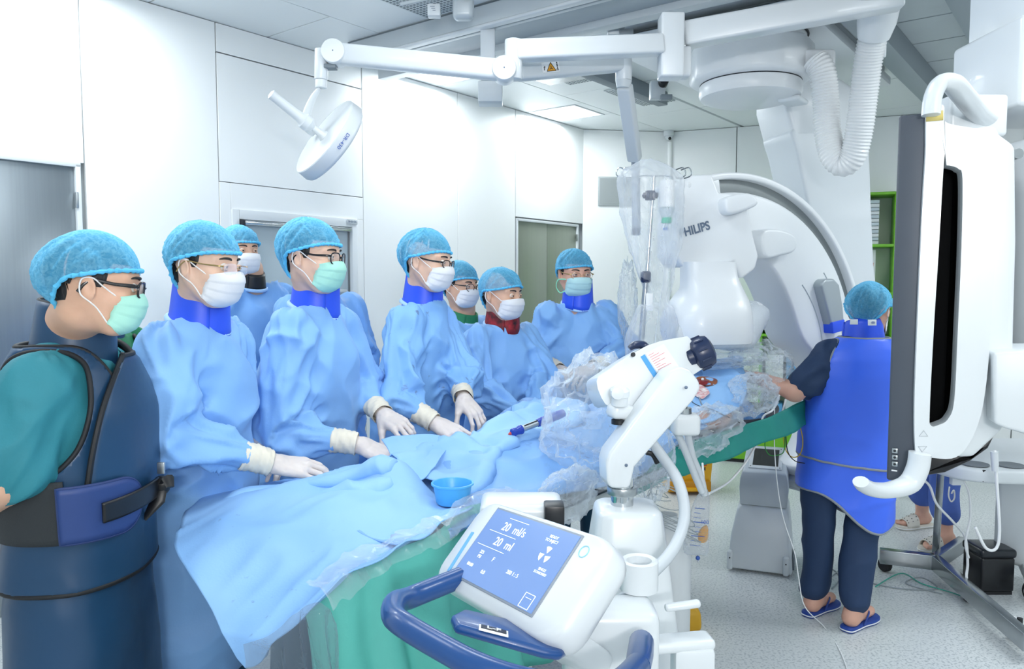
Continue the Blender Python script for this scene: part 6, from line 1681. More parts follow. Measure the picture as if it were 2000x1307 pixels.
def loft_slab(w, h, r, zs):
    return [tf(MS, [(x * k, y * k, z) for x, y in rr_(w, h, r)]) for z, k in zs]
MB().rings(loft_slab(SWd, SHt, .042, ((.0, .93), (-.006, .985), (-.016, 1.0), (-.040, 1.0), (-.055, .97), (-.066, .88)))).build('screen_body', M_white, ij, ang=60)
s00, s10, s11, s01 = [on_plane(*p, scn, MS[:3, 2]) for p in ((969, 1000), (1138, 1044), (1048, 1192), (882, 1130))]
loc = [((p - scn) @ MS[:3, :3])[:2] for p in (s00, s10, s11, s01)]
x0, x1 = (loc[0][0] + loc[3][0]) / 2, (loc[1][0] + loc[2][0]) / 2; y0, y1 = (loc[2][1] + loc[3][1]) / 2, (loc[0][1] + loc[1][1]) / 2
def screen_mat():
    m = bpy.data.materials.new('lcd_screen'); m.use_nodes = True; b = m.node_tree.nodes['Principled BSDF']
    b.inputs['Base Color'].default_value = (*srgb('5f80b8'), 1); b.inputs['Roughness'].default_value = .22
    b.inputs['Emission Color'].default_value = (*srgb('7f9fd4'), 1); b.inputs['Emission Strength'].default_value = .55
    return m
MB().box(((x0 + x1) / 2, (y0 + y1) / 2, .0008), (x1 - x0 + .008, y1 - y0 + .008, .003), MS).build('screen_bezel', mat('bezel_grey', '8f9aa8', .4), ij, bevel=.002)
MB().box(((x0 + x1) / 2, (y0 + y1) / 2, .0018), (x1 - x0, y1 - y0, .003), MS).build('screen', screen_mat(), ij)
wS, hS = x1 - x0, y1 - y0
M_scr = mat('screen_white', 'e8eefa', .5, emit=.8)
def stxt(b, u_, v_, size, sx=1.0, align='LEFT'):
    text(b, 'screen_text', MS @ np.array(Matrix.Translation((x0 + u_ * wS, y0 + v_ * hS, .0034))), size, M_scr, ij, align, sx=sx)
stxt('20  ml/s', .20, .80, .0235); stxt('20  ml', .22, .585, .0235)
stxt('READY\nTO INJECT', .78, .86, .0075, align='CENTER'); stxt('325\nPSI', .17, .36, .009, align='CENTER'); stxt('F', .34, .36, .012, align='CENTER')
stxt('00:00', .13, .19, .009, align='CENTER'); stxt('0.0', .32, .17, .010, align='CENTER'); stxt('200 1 : 5', .55, .30, .010, align='LEFT')
stxt('SINGLE\nSTANDARD', .86, .46, .0065, align='CENTER')
m = MB(); cx_, cy_ = x0 + .80 * wS, y0 + .66 * hS; rd_ = .015
for q in range(3):
    a0 = math.radians(60 + 120 * q); pts = [(cx_ + .003 * math.cos(a0), cy_ + .003 * math.sin(a0))] + [(cx_ + rd_ * math.cos(a0 + t), cy_ + rd_ * math.sin(a0 + t)) for t in np.linspace(0, PI / 3, 6)]
    MB().prism(pts, MS, .0034, .0038).build('symbol_blade', M_scr, ij, smooth=False)
for ln_ in (((.22, .93), (.46, .93)), ((.08, .70), (.42, .70)), ((.05, .48), (.40, .48))):
    (a, b), (c, d) = ln_; m.box((x0 + (a + c) / 2 * wS, y0 + b * hS, .0036), ((c - a) * wS, .0009, .0006), MS)
for a, b, w, h in ((.90, .10, .10, .012), ):
    for dx, dy, ww_, hh_ in ((0, h, w * wS, .001), (0, -h, w * wS, .001), (-w / 2 * wS, 0, .001, 2 * h), (w / 2 * wS, 0, .001, 2 * h), (0, h * .4, w * wS * .6, .0008)): m.box((x0 + a * wS + dx, y0 + b * hS + dy, .0036), (ww_, hh_, .0006), MS)
m.build('screen_print', M_scr, ij, smooth=False)
p_, q_ = [((on_plane(*p, scn, MS[:3, 2]) - scn) @ MS[:3, :3])[:2] for p in ((924, 1040), (876, 1116))]
dd = q_ - p_; an = math.atan2(dd[1], dd[0]); Mb = MS @ np.array(Matrix.Translation(((p_ + q_)[0] / 2, (p_ + q_)[1] / 2, .0006)) @ Matrix.Rotation(an, 4, 'Z'))
MB().box((0, 0, 0), (np.linalg.norm(dd), .0085, .0012), Mb).build('badge_strip', mat('badge_blue', '6db4ec', .5), ij)
p_ = ((on_plane(1141, 1078, scn, MS[:3, 2]) - scn) @ MS[:3, :3])[:2]
MB().tube([tf(MS, (p_[0] + .010 * math.cos(a), p_[1] + .010 * math.sin(a), .0006)) for a in np.linspace(0, 2 * PI, 33)[:-1]], .0008, 6, closed=True).build('power_ring', mat('ring_cyan', '8fd6ea', .5), ij)
# second white housing behind the screen with a dark port
MB().box(at(1018, 1012, 1.58), (.17, .12, .085), fxyz((0, 0, 0), (1, 0, 0), (0, 1, 0), (0, 0, 1))).build('power_box', M_white, ij, bevel=.014, segs=3)
MB().box(at(1082, 1002, 1.52), (.04, .05, .04), None).build('power_port', M_black, ij, bevel=.004)
bar(at(1130, 1090, 1.45), at(1060, 1120, 1.30), .09, .06, 'screen_neck', M_white2, ij, .015)
bar(at(1150, 1290, 1.34), at(1060, 1230, 1.24), .10, .05, 'screen_support', M_white2, ij, .012)
MB().box(at(1190, 1255, 1.36), (.17, .10, .15)).build('support_housing', M_white, ij, bevel=.02, segs=3)
# navy tray below the screen with a small plate
tr = [at(880, 1208, 1.12), at(905, 1192, 1.17), at(1115, 1240, 1.18), at(1122, 1252, 1.12), at(1098, 1276, 1.07), at(1062, 1285, 1.06), at(890, 1222, 1.08)]
cz_ = np.mean(tr, 0); nrm = unit(np.cross(tr[2] - tr[1], tr[6] - tr[1])); nrm = nrm * np.sign(nrm[2])
MT = frame(cz_, nrm, unit(tr[2] - tr[1])); pl = (np.array(tr) - cz_) @ MT[:3, :3]
M_navy2 = mat('handle_blue', '1e4a86', .32, coat=.2)
MB().prism(pl[:, :2], MT, -.012, .004).build('tray', M_navy2, ij, bevel=.007, segs=3)
pp_ = ((on_plane(962, 1236, cz_ + nrm * .0045, nrm) - cz_) @ MT[:3, :3]); tx = unit(on_plane(990, 1242, cz_, nrm) - on_plane(942, 1230, cz_, nrm)); ty = np.cross(nrm, tx)
MP = fxyz(on_plane(964, 1232, cz_ + nrm * .005, nrm), tx, ty, nrm)
MB().box((0, 0, 0), (.044, .028, .0016), MP).build('plate', M_inkwhite, ij, bevel=.0006)
MB().box((0, .003, .0012), (.038, .017, .0008), MP).build('plate_field', M_black, ij)
text('L-F', 'plate_lettering', MP @ np.array(Matrix.Translation((0, .003, 0))), .017, M_inkwhite, ij, lift=.0022, bold=.0003)
# push handle
hp = spline([at(900, 1128, 1.34), at(845, 1150, 1.30), at(800, 1168, 1.26), at(772, 1178, 1.20), at(768, 1202, 1.14), at(790, 1222, 1.10), at(850, 1258, 1.06), at(930, 1300, 1.02), at(1020, 1330, 1.0), at(1120, 1345, 1.0), at(1200, 1340, 1.02), at(1246, 1300, 1.12)], 10)
MB().tube(hp, .0185, 18).build('push_handle', M_navy2, ij)
MB().tube(spline([at(1246, 1302, 1.12), at(1250, 1280, 1.18), at(1253, 1255, 1.26)], 6), [.019, .021, .021], 20).build('handle_end', M_navy2, ij)
# thick grey cables
M_cable = mat('cable_grey', 'c9d1d8', .45, var=.04, vscale=30)
def cable(pts, r, label, m=None, name='cable', n=10):
    return tag(MB().tube(spline(pts, n), r, 10).build(name, m or M_cable, None, ang=180), label, 'cable')
cable([at(1268, 858, 1.80), at(1292, 890, 1.76), at(1322, 935, 1.70), at(1336, 985, 1.66), at(1333, 1030, 1.62), at(1310, 1080, 1.56), at(1262, 1130, 1.50), at(1205, 1180, 1.42), at(1148, 1222, 1.34)], .0125, 'thick grey cable curving from the injector arm down to the screen')
cable([at(1296, 824, 1.98), at(1320, 842, 2.0), at(1338, 880, 2.02), at(1358, 930, 2.05), at(1372, 962, 2.06)], .010, 'grey tube looping down behind the injector arm, on the left of two')
cable([at(1318, 806, 2.0), at(1340, 840, 2.02), at(1352, 890, 2.05), at(1368, 930, 2.07), at(1376, 968, 2.07)], .010, 'grey tube looping down behind the injector arm, on the right of two')
# ================================================================== HANGING MONITOR (right)
mo = thing('hanging_monitor', 'large ceiling-hung monitor seen edge-on with white handle frame and dark grey bezel', 'monitor', at(1780, 580, 1.78))
EN = unit(V3(.55, .835, 0)); ER = np.array([EN[1], -EN[0], 0])
mA = at(1755, 228, 1.80); mA[2] = 0; zt_, zb_ = at(1755, 226, 1.80)[2], at(1735, 938, 1.80)[2]
M_bez = mat('bezel_dark_grey', '4a515c', .42, var=.05, vscale=10)
MF = fxyz(mA, ER, EN, AZ)
MB().box((.029, .65, (zt_ + zb_) / 2), (.058, 1.30, zt_ - zb_), MF).build('bezel', M_bez, mo, bevel=.006, segs=3)
MB().box((-.0015, .65, (zt_ + zb_) / 2), (.004, 1.22, zt_ - zb_ - .08), MF).build('screen', mat('screen_dark', '0d1016', .12), mo)
MB().box((.085, .62, (zt_ + zb_) / 2), (.06, 1.1, zt_ - zb_ - .03), MF).build('back_panel', mat('back_dark', '060709', .8, spec=.1), mo, bevel=.02)
# handle plate with a long rounded cut-out
PN = unit(V3(-.35, -1, .0)); PP = at(1840, 560, 1.74)
pln = lambda pxs: np.array([on_plane(*p, PP, PN) for p in pxs])
outer = spline(pln([(1812, 210), (1843, 206), (1847, 238), (1900, 250), (1950, 262), (1946, 420), (1938, 600), (1925, 760), (1905, 842), (1868, 893), (1806, 893), (1790, 893), (1786, 800), (1793, 600), (1802, 400), (1808, 300)]), 6, True)
innr = spline(pln([(1846, 300), (1848, 322), (1850, 323), (1858, 324), (1872, 330), (1880, 350), (1878, 480), (1871, 640), (1864, 780), (1852, 818), (1834, 830), (1818, 831), (1816, 800), (1824, 640), (1834, 480), (1842, 340)]), 6, True)
fr_ = [outer, innr, innr - PN * .05, outer - PN * .05]
MB().rings(fr_, caps=False, closed=True).build('handle_frame', M_white, mo, bevel=.0, ang=40)
hb = spline([at(1818, 225, 1.735), at(1822, 190, 1.735), at(1836, 163, 1.735), at(1858, 162, 1.74), at(1880, 185, 1.78), at(1905, 215, 1.84), at(1925, 232, 1.88)], 8)
MB().tube(hb, [.022] * 3 + [.024] * 4, 16, flat=(1.15, .8)).build('top_handle', M_white, mo)
hb = spline([at(1797, 885, 1.735), at(1792, 915, 1.735), at(1775, 945, 1.735), at(1740, 957, 1.72), at(1710, 957, 1.69), at(1690, 950, 1.66), at(1681, 941, 1.64)], 8)
MB().tube(hb, [.026] * 3 + [.022, .020, .018, .015], 16, flat=(1.15, .85)).build('bottom_handle', M_white, mo)
MB().add(pln([(1808, 238), (1842, 235), (1842, 216), (1809, 218)]) + PN * .0015, [(0, 1, 2, 3)]).build('yellow_tag', mat('tag_yellow', 'd8c77a', .5), mo, solid=.001)
for tri, nm in (([(1786, 841), (1777, 852), (1794, 852)], 'up_mark'), ([(1783, 883), (1775, 872), (1792, 872)], 'down_mark')):
    t_ = pln([(x + 18, y) for x, y in tri]) + PN * .0012
    MB().tube(t_, .0008, 6, closed=True).build(nm, mat('mark_grey', 'b5bcc2', .6), mo)
for k, y in enumerate((880, 893, 906)):
    c = on_plane(1748, y, tf(MF, (.03, -.001, 1.2)), -EN)
    Mb_ = fxyz(c - EN * .003, ER, AZ, -EN)
    b_ = MB().box((0, 0, 0), (.013, .012, .004), Mb_).build('button', M_steel, mo, bevel=.0018)
    MB().lathe([(.001, .001), (.003, .0018), (.003, .003), (.001, .0032)], Mb_, 12).build('button_dot', M_inkblack, b_)
MB().box((0, 0, 0), (.012, .003, .003), fxyz(on_plane(1747, 919, tf(MF, (.03, -.001, 1.2)), -EN) - EN * .002, ER, AZ, -EN)).build('status_light', M_inkwhite, mo)
# white rear housing, arm and ceiling column
pl, M = plane_poly([(1900, 255), (1950, 262), (1982, 285), (1984, 470), (1978, 690), (1958, 838), (1900, 893), (1862, 893), (1890, 780)], PP - PN * .06, PN, (1, 0, 0))
MB().prism(pl, M, -.26, .01).build('rear_housing', M_white, mo, bevel=.014, segs=3)
pl, M = plane_poly([(1800, 890), (1900, 893), (1952, 846), (1935, 880), (1900, 905), (1850, 928), (1798, 936)], PP - PN * .04, PN, (1, 0, 0))
MB().prism(pl, M, -.22, -.02).build('lower_cover', M_black, mo, bevel=.008)
pl, M = plane_poly([(1940, 690), (2010, 684), (2080, 684), (2080, 850), (2004, 848), (1966, 838), (1942, 828)], PP + PN * .02, PN, (1, 0, 0))
MB().prism(pl, M, -.2, .0).build('side_block', M_white2, mo, bevel=.008, segs=3)
MB().box(at(2040, 560, 1.98), (.16, .2, .75)).build('rear_arm', M_white2, mo, bevel=.02, segs=3)
ccx = at(2040, 150, 2.06)
MB().box((ccx[0], 2.06, (2.04 + 2.06) / 2 + .02), (.32, .30, .22)).build('column_head', M_white, mo, bevel=.012, segs=3)
MB().box((ccx[0] + .03, 2.08, (2.14 + CZ) / 2), (.30, .26, CZ - 2.16)).build('ceiling_column', M_white, mo, bevel=.012, segs=3)
MB().box((ccx[0] + .03, 2.08, 2.155), (.304, .264, .012)).build('column_gap', M_inkblack, mo)
MB().box(at(1892, 232, 1.92), (.14, .09, .10)).build('bracket', M_white, mo, bevel=.01, segs=3)
MB().tube([at(1990, 300, 1.80), at(1990, 300, 1.80) + V3(0, .1, 0)], .012, 12).build('bolt', M_steel, mo)

# ================================================================== BACK WALL SHELF
sf = thing('shelf_cabinet', 'lime green open shelf cabinet against the back wall behind the scanner', 'shelf', tf(WB, (1.4, 0, .2)))
X0, X1, DZ = .88, 1.94, .36
def wb(x0, x1, y0, y1, z0, z1): return MB().box(((x0 + x1) / 2, (y0 + y1) / 2, (z0 + z1) / 2), (x1 - x0, y1 - y0, z1 - z0), WB)
for x in (X0, X1 - .02): wb(x, x + .02, 0.12, 2.27, .025, DZ).build('side_panel', M_green, sf, bevel=.002)
for y in (.12, .62, 1.05, 1.42, 1.82, 2.25): wb(X0 + .02, X1 - .02, y, y + .022, .03, DZ).build('shelf', M_green, sf, bevel=.002)
wb(X0 + .02, X1 - .02, .14, 2.25, .026, .036).build('back_board', mat('shelf_back', 'cfe0d0', .6), sf)
for x in (X0 + .01, X1 - .05): wb(x, x + .04, 0, .12, .05, DZ - .03).build('foot', M_steel, sf)
M_pack = [mat('pack_white', 'e4eaee', .5), mat('pack_blue', '5fa6dd', .5), mat('pack_pale', 'c5d3dc', .5)]
n_ = 0
for y in (1.844, ):
    for r in range(12):
        for c in range(3):
            x = X0 + .56 + c * .125; h = .030
            o = wb(x, x + .118, y + r * .031, y + r * .031 + h - .003, .10, .30).build('carton', M_pack[(r + c) % 2 * 2 if c else 1], None, bevel=.002)
            tag(o, 'flat %s carton on the top green shelf, %d%s from the bottom in the %s stack' % ('blue' if ((r + c) % 2 == 1 and c == 0) else 'pale', r + 1, {1: 'st', 2: 'nd', 3: 'rd'}.get(r + 1, 'th'), ('left', 'middle', 'right')[c]), 'carton', 'sterile cartons on the top shelf')
            n_ += 1
for y, h in ((.145, .38), (.645, .30), (1.075, .26)):
    for c in range(5):
        x = X0 + .05 + c * .175
        o = wb(x, x + .15, y, y + h * (.8 + .2 * ((c * 3) % 2)), .08, .30).build('supply_box', M_pack[(c + int(y * 10)) % 3], None, bevel=.004)
        tag(o, 'supply box on the %s of the green cabinet, %s from its left end' % ({.145: 'lowest shelf', .645: 'second lowest shelf', 1.075: 'middle shelf'}[y], ('first', 'second', 'third', 'fourth', 'fifth')[c]), 'box', 'supply boxes on the lower shelves')
for k, x in enumerate((.80, .88)):
    o = wb(X0 + x - .035, X0 + x + .035, 1.46, 1.80, .20 + .02 * k, .226 + .02 * k).build('sterile_packet', M_pack[0], None, bevel=.003)
    tag(o, 'hanging white sterile packet with a red label, ' + ('inner of the two on the shelf' if k == 0 else 'outer of the two on the shelf'), 'packet', 'sterile packets with red labels')
    wb(X0 + x - .025, X0 + x + .02, 1.66, 1.69, .2265 + .02 * k, .2275 + .02 * k).build('red_label', mat('label_red', 'd5573c', .5), o)
    for q in range(4): wb(X0 + x - .022, X0 + x + .018, 1.60 - q * .03, 1.606 - q * .03, .2265 + .02 * k, .2275 + .02 * k).build('print_line', M_ink, o)
gb = thing('green_bin', 'lime green low bin on the floor behind the table', 'bin', tf(WB, (.9, 0, .55)))
MB().box((.90, .20, .62), (.62, .34, .30), WB).build('bin_body', M_green, gb, bevel=.012)
MB().box((.90, .015, .62), (.58, .03, .26), WB).build('bin_foot', M_inkblack, gb)

# ================================================================== FLOOR PEDESTAL
pe = thing('pedestal', 'pale grey tapered pedestal with a square black opening on top, behind the woman', 'pedestal', atz(1483, 1120, 0))
pb0 = atz(1483, 1122, 0); fx = unit(atz(1545, 1134, 0) - atz(1422, 1118, 0)); fy = unit(np.cross(AZ, fx)); fy = fy if fy[1] > 0 else -fy
MPd = fxyz(pb0, fx, fy, AZ)
def slab_rings(rows): return [tf(MPd, [(-q[0] + q[4], q[1], q[3]), (q[0] + q[4], q[1], q[3]), (q[0] + q[4], q[2], q[3] + (q[2] - q[1]) * (q[5] if len(q) > 5 else 0)), (-q[0] + q[4], q[2], q[3] + (q[2] - q[1]) * (q[5] if len(q) > 5 else 0))]) for q in rows]
M_ped = mat('pedestal_grey', 'd0d9de', .4, var=.02)
MB().rings(slab_rings([(.162, .0, .36, .012, 0), (.160, .01, .36, .06, 0), (.150, .03, .36, .19, 0), (.130, .07, .35, .315, .005), (.118, .085, .35, .34, .008)])).build('base_cover', M_ped, pe, bevel=.014, segs=3)
MB().rings(slab_rings([(.118, .080, .34, .342, .008, 0), (.124, .06, .36, .44, .01, 0), (.120, .05, .36, .49, .01, .12), (.110, .055, .37, .525, .012, .25), (.104, .065, .36, .533, .012, .25)])).build('head_cover', mat('pedestal_grey_darker', 'c3cdd4', .4, var=.02), pe, bevel=.012, segs=3)
MPt = MPd @ fxyz((0, .065, .533), (1, 0, 0), (0, .970, .2425), (0, -.2425, .970))
MB().box((.012, .152, .003), (.168, .255, .006), MPt).build('opening_frame', M_offwhite, pe, bevel=.002)
MB().box((.012, .155, .0065), (.130, .20, .002), MPt).build('opening', M_black, pe)
for x, y in ((-.062, .04), (.086, .04), (-.062, .265), (.086, .265)): MB().ball(tf(MPt, (x, y, .006)), .003, 8, 5).build('screw', M_inkblack, pe)
for x in (-.150, .13):
    MB().box((x, .0, .06), (.03, .03, .10), MPd).build('corner_foot', M_ped, pe, bevel=.01, segs=3)
    MB().ball(tf(MPd, (x, -.016, .075)), .004, 8, 5).build('screw', M_inkblack, pe)
MB().box((.165, .12, .06), (.012, .14, .07), MPd).build('side_grille', M_raildark, pe, bevel=.003)

# ================================================================== IV POLE UNDER PLASTIC
ivY = 3.33
iv = thing('iv_pole', 'steel drip stand with navy clamps and hooks wrapped in clear plastic', 'drip stand', S(stz(at(1250, 700, ivY))[0], T0 - .035, .80))
pt_, pm_ = at(1277, 344, ivY), at(1262, 560, ivY); pbm = at(1250, 700, ivY); pf = S(stz(pbm)[0], T0 - .035, .80)
MB().tube([pt_, pm_, pbm], .0085, 14).build('pole', M_chrome, iv)
MB().tube([at(1262, 545, ivY), pbm, pf], .0125, 14).build('pole_sleeve', M_steel, iv)
for s2 in (-1, 1):
    for dx, dz in ((.12, .0), (.145, -.015)):
        MB().tube(spline([pt_, pt_ + V3(s2 * .05, .01 * dz, .0), pt_ + V3(s2 * dx * .85, 0, -.01), pt_ + V3(s2 * (dx + .015), .0, .005), pt_ + V3(s2 * (dx + .005), 0, .035), pt_ + V3(s2 * (dx - .03), 0, .025)], 6), .0028, 8).build('hook', M_chrome, iv)
c = at(1270, 382, ivY)
MB().lathe([(.004, -.02), (.022, -.02), (.022, .02), (.004, .02)], frame(c, (0, 0, 1)), 16).build('clamp', M_navy, iv, bevel=.003)
for a in range(6): MB().ball(c + V3(.026 * math.cos(a * PI / 3), .026 * math.sin(a * PI / 3), 0), (.009, .009, .014), 10, 6).build('clamp_lobe', M_navy, iv)
MB().box(at(1261, 541, ivY - .01), (.042, .04, .05)).build('height_clamp', M_navy, iv, bevel=.01, segs=3)
MB().box(pf + AZ * .05, (.05, .06, .07), fxyz((0, 0, 0), (1, 0, 0), (0, 1, 0), (0, 0, 1))).build('rail_clamp', M_navy, iv, bevel=.008)
MB().box(at(1268, 590, ivY - .02), (.03, .008, .075)).build('paper_tag', M_inkwhite, iv, bevel=.001)
bt = thing('drip_bottle', 'white drip bottle hanging upside down with a mint green cap', 'bottle', at(1302, 380, ivY - .02))
Mb_ = frame(at(1303, 352, ivY - .02), (0, 0, -1))
MB().lathe([(.004, .0), (.030, .002), (.033, .01), (.033, .10), (.033, .115)], Mb_, 26).build('label_sleeve', M_inkwhite, bt)
MB().lathe([(.0325, .115), (.033, .135), (.022, .155), (.020, .160)], Mb_, 26, caps=False).build('bottle_neck', film('bottle_clear', (220, 230, 236), .7, .1, 0, 5), bt)
MB().lathe([(.004, .158), (.022, .158), (.022, .182), (.004, .182)], Mb_, 26).build('cap', mat('cap_mint', '3dbd9b', .4), bt, bevel=.002)
MB().lathe([(.003, .182), (.009, .184), (.009, .25), (.003, .258)], Mb_, 16).build('drip_chamber', M_filmm, bt)
MB().ball(tf(Mb_, (.0, -.012, .205)), (.012, .006, .008), 12, 7).build('blue_valve', mat('valve_blue', '3a86e0', .4), bt)
MB().tube(spline([tf(Mb_, (0, 0, .25)), at(1300, 520, ivY), at(1285, 620, ivY - .05), at(1275, 720, ivY - .1)], 8), .0022, 6).build('drip_line', M_filmm, bt)
prof = [(1266, 312, 6), (1266, 322, 28), (1268, 336, 50), (1270, 352, 60), (1272, 380, 60), (1274, 420, 57), (1276, 460, 52), (1278, 500, 44), (1280, 540, 34), (1284, 572, 24), (1284, 590, 22), (1281, 606, 34), (1277, 640, 46), (1274, 680, 50), (1272, 720, 48)]
PR = spline([(a, b, c) for a, b, c in prof], 7); rows = []
for i, (px, py, r) in enumerate(PR):
    c = at(px, py, ivY); rr = r / 1500 * ivY; an = np.arange(60) * 2 * PI / 60
    f = 1 + .10 * np.sin(an * 4 + .09 * i + 2 * math.sin(i * .11)) * .5 + .05 * np.sin(an * 11 + .13 * i + 2) 
    rows.append(np.c_[c[0] + rr * f * np.cos(an), c[1] + rr * .55 * f * np.sin(an), np.full(60, c[2])])
P = np.array(rows); V = P.reshape(-1, 3); N = gridnormals(P).reshape(-1, 3)
V = V + N * ridged(V, 101, [((9, 4, 3), (2, 8, 2), (1, 1, 3)), ((16, 5, -7), (3, 14, 5), (2, 2, 6)), ((30, 10, 9), (6, 24, 9), (4, 4, 16))], .013)[:, None]
ivc = MB().grid(V.reshape(P.shape), cv=True).build('plastic_cover', film('iv_film', (240, 245, 250), .74, .2, .35, 9), None, ang=180)
tag(ivc, 'tall tied clear plastic bag covering the drip stand', 'plastic cover')
crumple('plastic_cover', 'clear plastic bunched on the ceiling shield beside the drip stand', at(1226, 585, 3.82), (.045, .06, .19), I3, film('shield_film', (232, 240, 246), .80, .13, .8, 16), 103, .3, 40, 30)

# ================================================================== RIGHT SIDE: legs, trolley, carts
M_scrubv = M_trousersblue
fA, fB_ = atz(1846, 1072, .0), atz(1800, 1030, .0)
lp_ = thing('person', 'person behind the monitor, only blue trouser legs and cream sandals visible', 'person', (fA + fB_) / 2)
bf, bl = unit(V3(-1, -.25, 0)), unit(V3(.25, -1, 0)); hipp = (fA + fB_) / 2 + V3(.05, .08, .86); NBp = hipp + AZ * .52
secp = torso_secs(NBp, hipp, bf, bl, TAB1, .75)
Rq = head_axes(170, 6, 0); oq = NBp + AZ * .20 + bf * .03
B = SDF(np.min([fA, fB_, hipp, NBp], 0) - .32, np.max([fA, fB_, oq], 0) + .32, .0065)
sdf_head(B, oq, Rq, .97); B.cone(oq - AZ * .06, NBp, .055, .06, .02)
B.ecol([(s[0], s[1], s[2], s[3] - .04, s[4] - .04) for s in secp if s[0][2] < NBp[2] - .04], .03)
for s2, f_ in ((1, fA), (-1, fB_)):
    shp = NBp + bl * s2 * .155 - AZ * .105; el = shp + V3(.05, 0, -.27); w_ = el + bf * .2 - AZ * .12
    B.cone(shp, el, .05, .043, .02); B.cone(el, w_, .043, .03, .02); hand(w_, bf, AZ, -s2, lp_, m=M_skin3, name='hand', vox=.004)
    hq = hipp + bl * s2 * .08; kn = (hq + f_) / 2 + bf * .03; kn[2] = .46
    B.cone(hq, kn, .085, .055, .03); B.cone(kn, f_ + AZ * .09, .055, .036, .03)
    B.cone(f_ + AZ * .055 - bf * .03, f_ + AZ * .045 + bf * .11, .034, .026, .03)
    tx_ = unit(bf + V3(0, -.15 * s2, 0)); sd_ = unit(np.cross(AZ, tx_))
    for q, (l_, o_) in enumerate(((.165, .022), (.160, .006), (.152, -.008), (.143, -.020), (.132, -.030))):
        B.cone(f_ + tx_ * .09 + sd_ * o_ * s2 + AZ * .036, f_ + tx_ * l_ + sd_ * o_ * s2 + AZ * .034, .012, .0095 if q else .012, .008)
V, Q = B.mesh(2); qmesh(V, Q, 'body', M_skin3, lp_)
G = SDF(np.min([fA, fB_, hipp], 0) - .3, np.max([fA, fB_, hipp], 0) + .25, .009)
for s2, f_ in ((1, fA), (-1, fB_)):
    hq = hipp + bl * s2 * .08; kn = (hq + f_) / 2 + bf * .03; kn[2] = .46
    G.cone(hq, kn, .12, .088, .05); G.cone(kn, f_ + AZ * .22, .085, .078, .03)
V, Q = G.mesh(3); N = normals(V, Q); V = V + N * (.03 * (.36 - np.abs(vnoise(np.c_[V[:, 0] * 7, V[:, 1] * 7, V[:, 2] * 4], 6))))[:, None]
qmesh(V, Q, 'trousers', M_scrubv, lp_)
gown_mesh([s for s in secp if s[0][2] > .72], [(NBp + bl * s2 * .155 - AZ * .105, NBp + bl * s2 * .155 - AZ * .30, (.07, .08)) for s2 in (1, -1)], .012, 120, 'scrub_shirt', M_scrubv, lp_, None, .4)
cap_parts(oq, Rq, lp_, 29, .97); mask_parts(oq, Rq, lp_, M_maskw, M_loop, .97)
for f_ in (fA, fB_): slipper(f_, lp_, M_sandal, bf, 1)
# printed mark on the trouser leg
mk_ = at(1858, 968, 4.24); MB().tube(spline([mk_ + V3(-.012, 0, .05), mk_ + V3(-.015, 0, .0), mk_ + V3(.0, 0, -.035), mk_ + V3(.018, 0, -.015), mk_ + V3(.014, 0, .03), mk_ + V3(.0, 0, .01)], 5), .004, 6).build('printed_mark', M_inkwhite, lp_)
# stainless trolley frame
tr_ = thing('steel_trolley', 'stainless steel trolley base with black casters under the monitor', 'trolley', atz(1826, 1108, .0))
n0, n1, n2, n3 = atz(1718, 1085, .10), atz(1826, 1098, .10), atz(2010, 1256, .085), atz(1880, 1062, .10)
M_sst = mat('stainless', 'a8adb0', .22, .95, var=.1, vscale=9)
for a, b in ((n0, n1), (n1, n2), (n1, n3)): bar(a, b, .045, .075, 'base_beam', M_sst, tr_, .003)
bar(at(1826, 1100, 3.98), at(1840, 880, 3.98), .032, .032, 'post', M_sst, tr_, .003, up=AU)
bar(at(1838, 900, 3.98), at(2010, 905, 3.9), .03, .03, 'cross_bar', M_sst, tr_, .003)
for p in (atz(1728, 1116, .0), atz(1893, 1176, .0), atz(1990, 1252, 0)):
    MB().tube([p + V3(0, 0, .055), p + V3(0, 0, .10)], .012, 10).build('caster_stem', M_black, tr_)
    MB().lathe([(.006, -.02), (.030, -.02), (.036, -.012), (.036, .012), (.030, .02), (.006, .02)], frame(p + V3(0, 0, .0365), (1, .35, 0)), 20).build('caster', M_rubber, tr_)
# cart with probe holders
ct = thing('ultrasound_cart', 'white equipment cart with round probe holders and a dark keyboard at the right edge', 'cart', V3(2.55, 3.8, 0))
zc = at(1940, 912, 3.5)[2]; KX, KY = -.40, -.44
pl = spline([(a + KX, b + KY, 0) for a, b in [(2.40, 3.98), (2.5, 3.84), (2.75, 3.80), (3.1, 3.85), (3.3, 4.0), (3.3, 4.5), (2.6, 4.5), (2.42, 4.25)]], 6, True)[:, :2]
MB().prism(pl, fxyz((0, 0, 0), (1, 0, 0), (0, 1, 0), AZ), zc - .05, zc + .012).build('holder_shelf', M_offwhite, ct, bevel=.014, segs=3)
for k in range(3):
    c = V3(2.53 + KX + .15 * k, 3.925 + KY - .02 * k, zc + .013)
    MB().lathe([(.008, 0), (.055, .0), (.060, .004), (.058, .007), (.008, .004)], frame(c, (0, 0, 1)), 26).build('probe_holder', mat('holder_grey', '6d757c', .5), ct)
    MB().box(c + V3(0, -.085, -.03), (.035, .012, .055)).build('holder_slot', M_black, ct, bevel=.004)
MB().box((2.55, 3.81, zc + .10), (.55, .35, .04), fxyz((0, 0, 0), (1, 0, 0), (0, .94, .3), (0, -.3, .94))).build('keyboard', M_black, ct, bevel=.012)
bar(V3(2.6, 3.8, zc - .05), V3(2.6, 3.8, .12), .26, .26, 'cart_column', M_offwhite, ct, .03, up=AU)
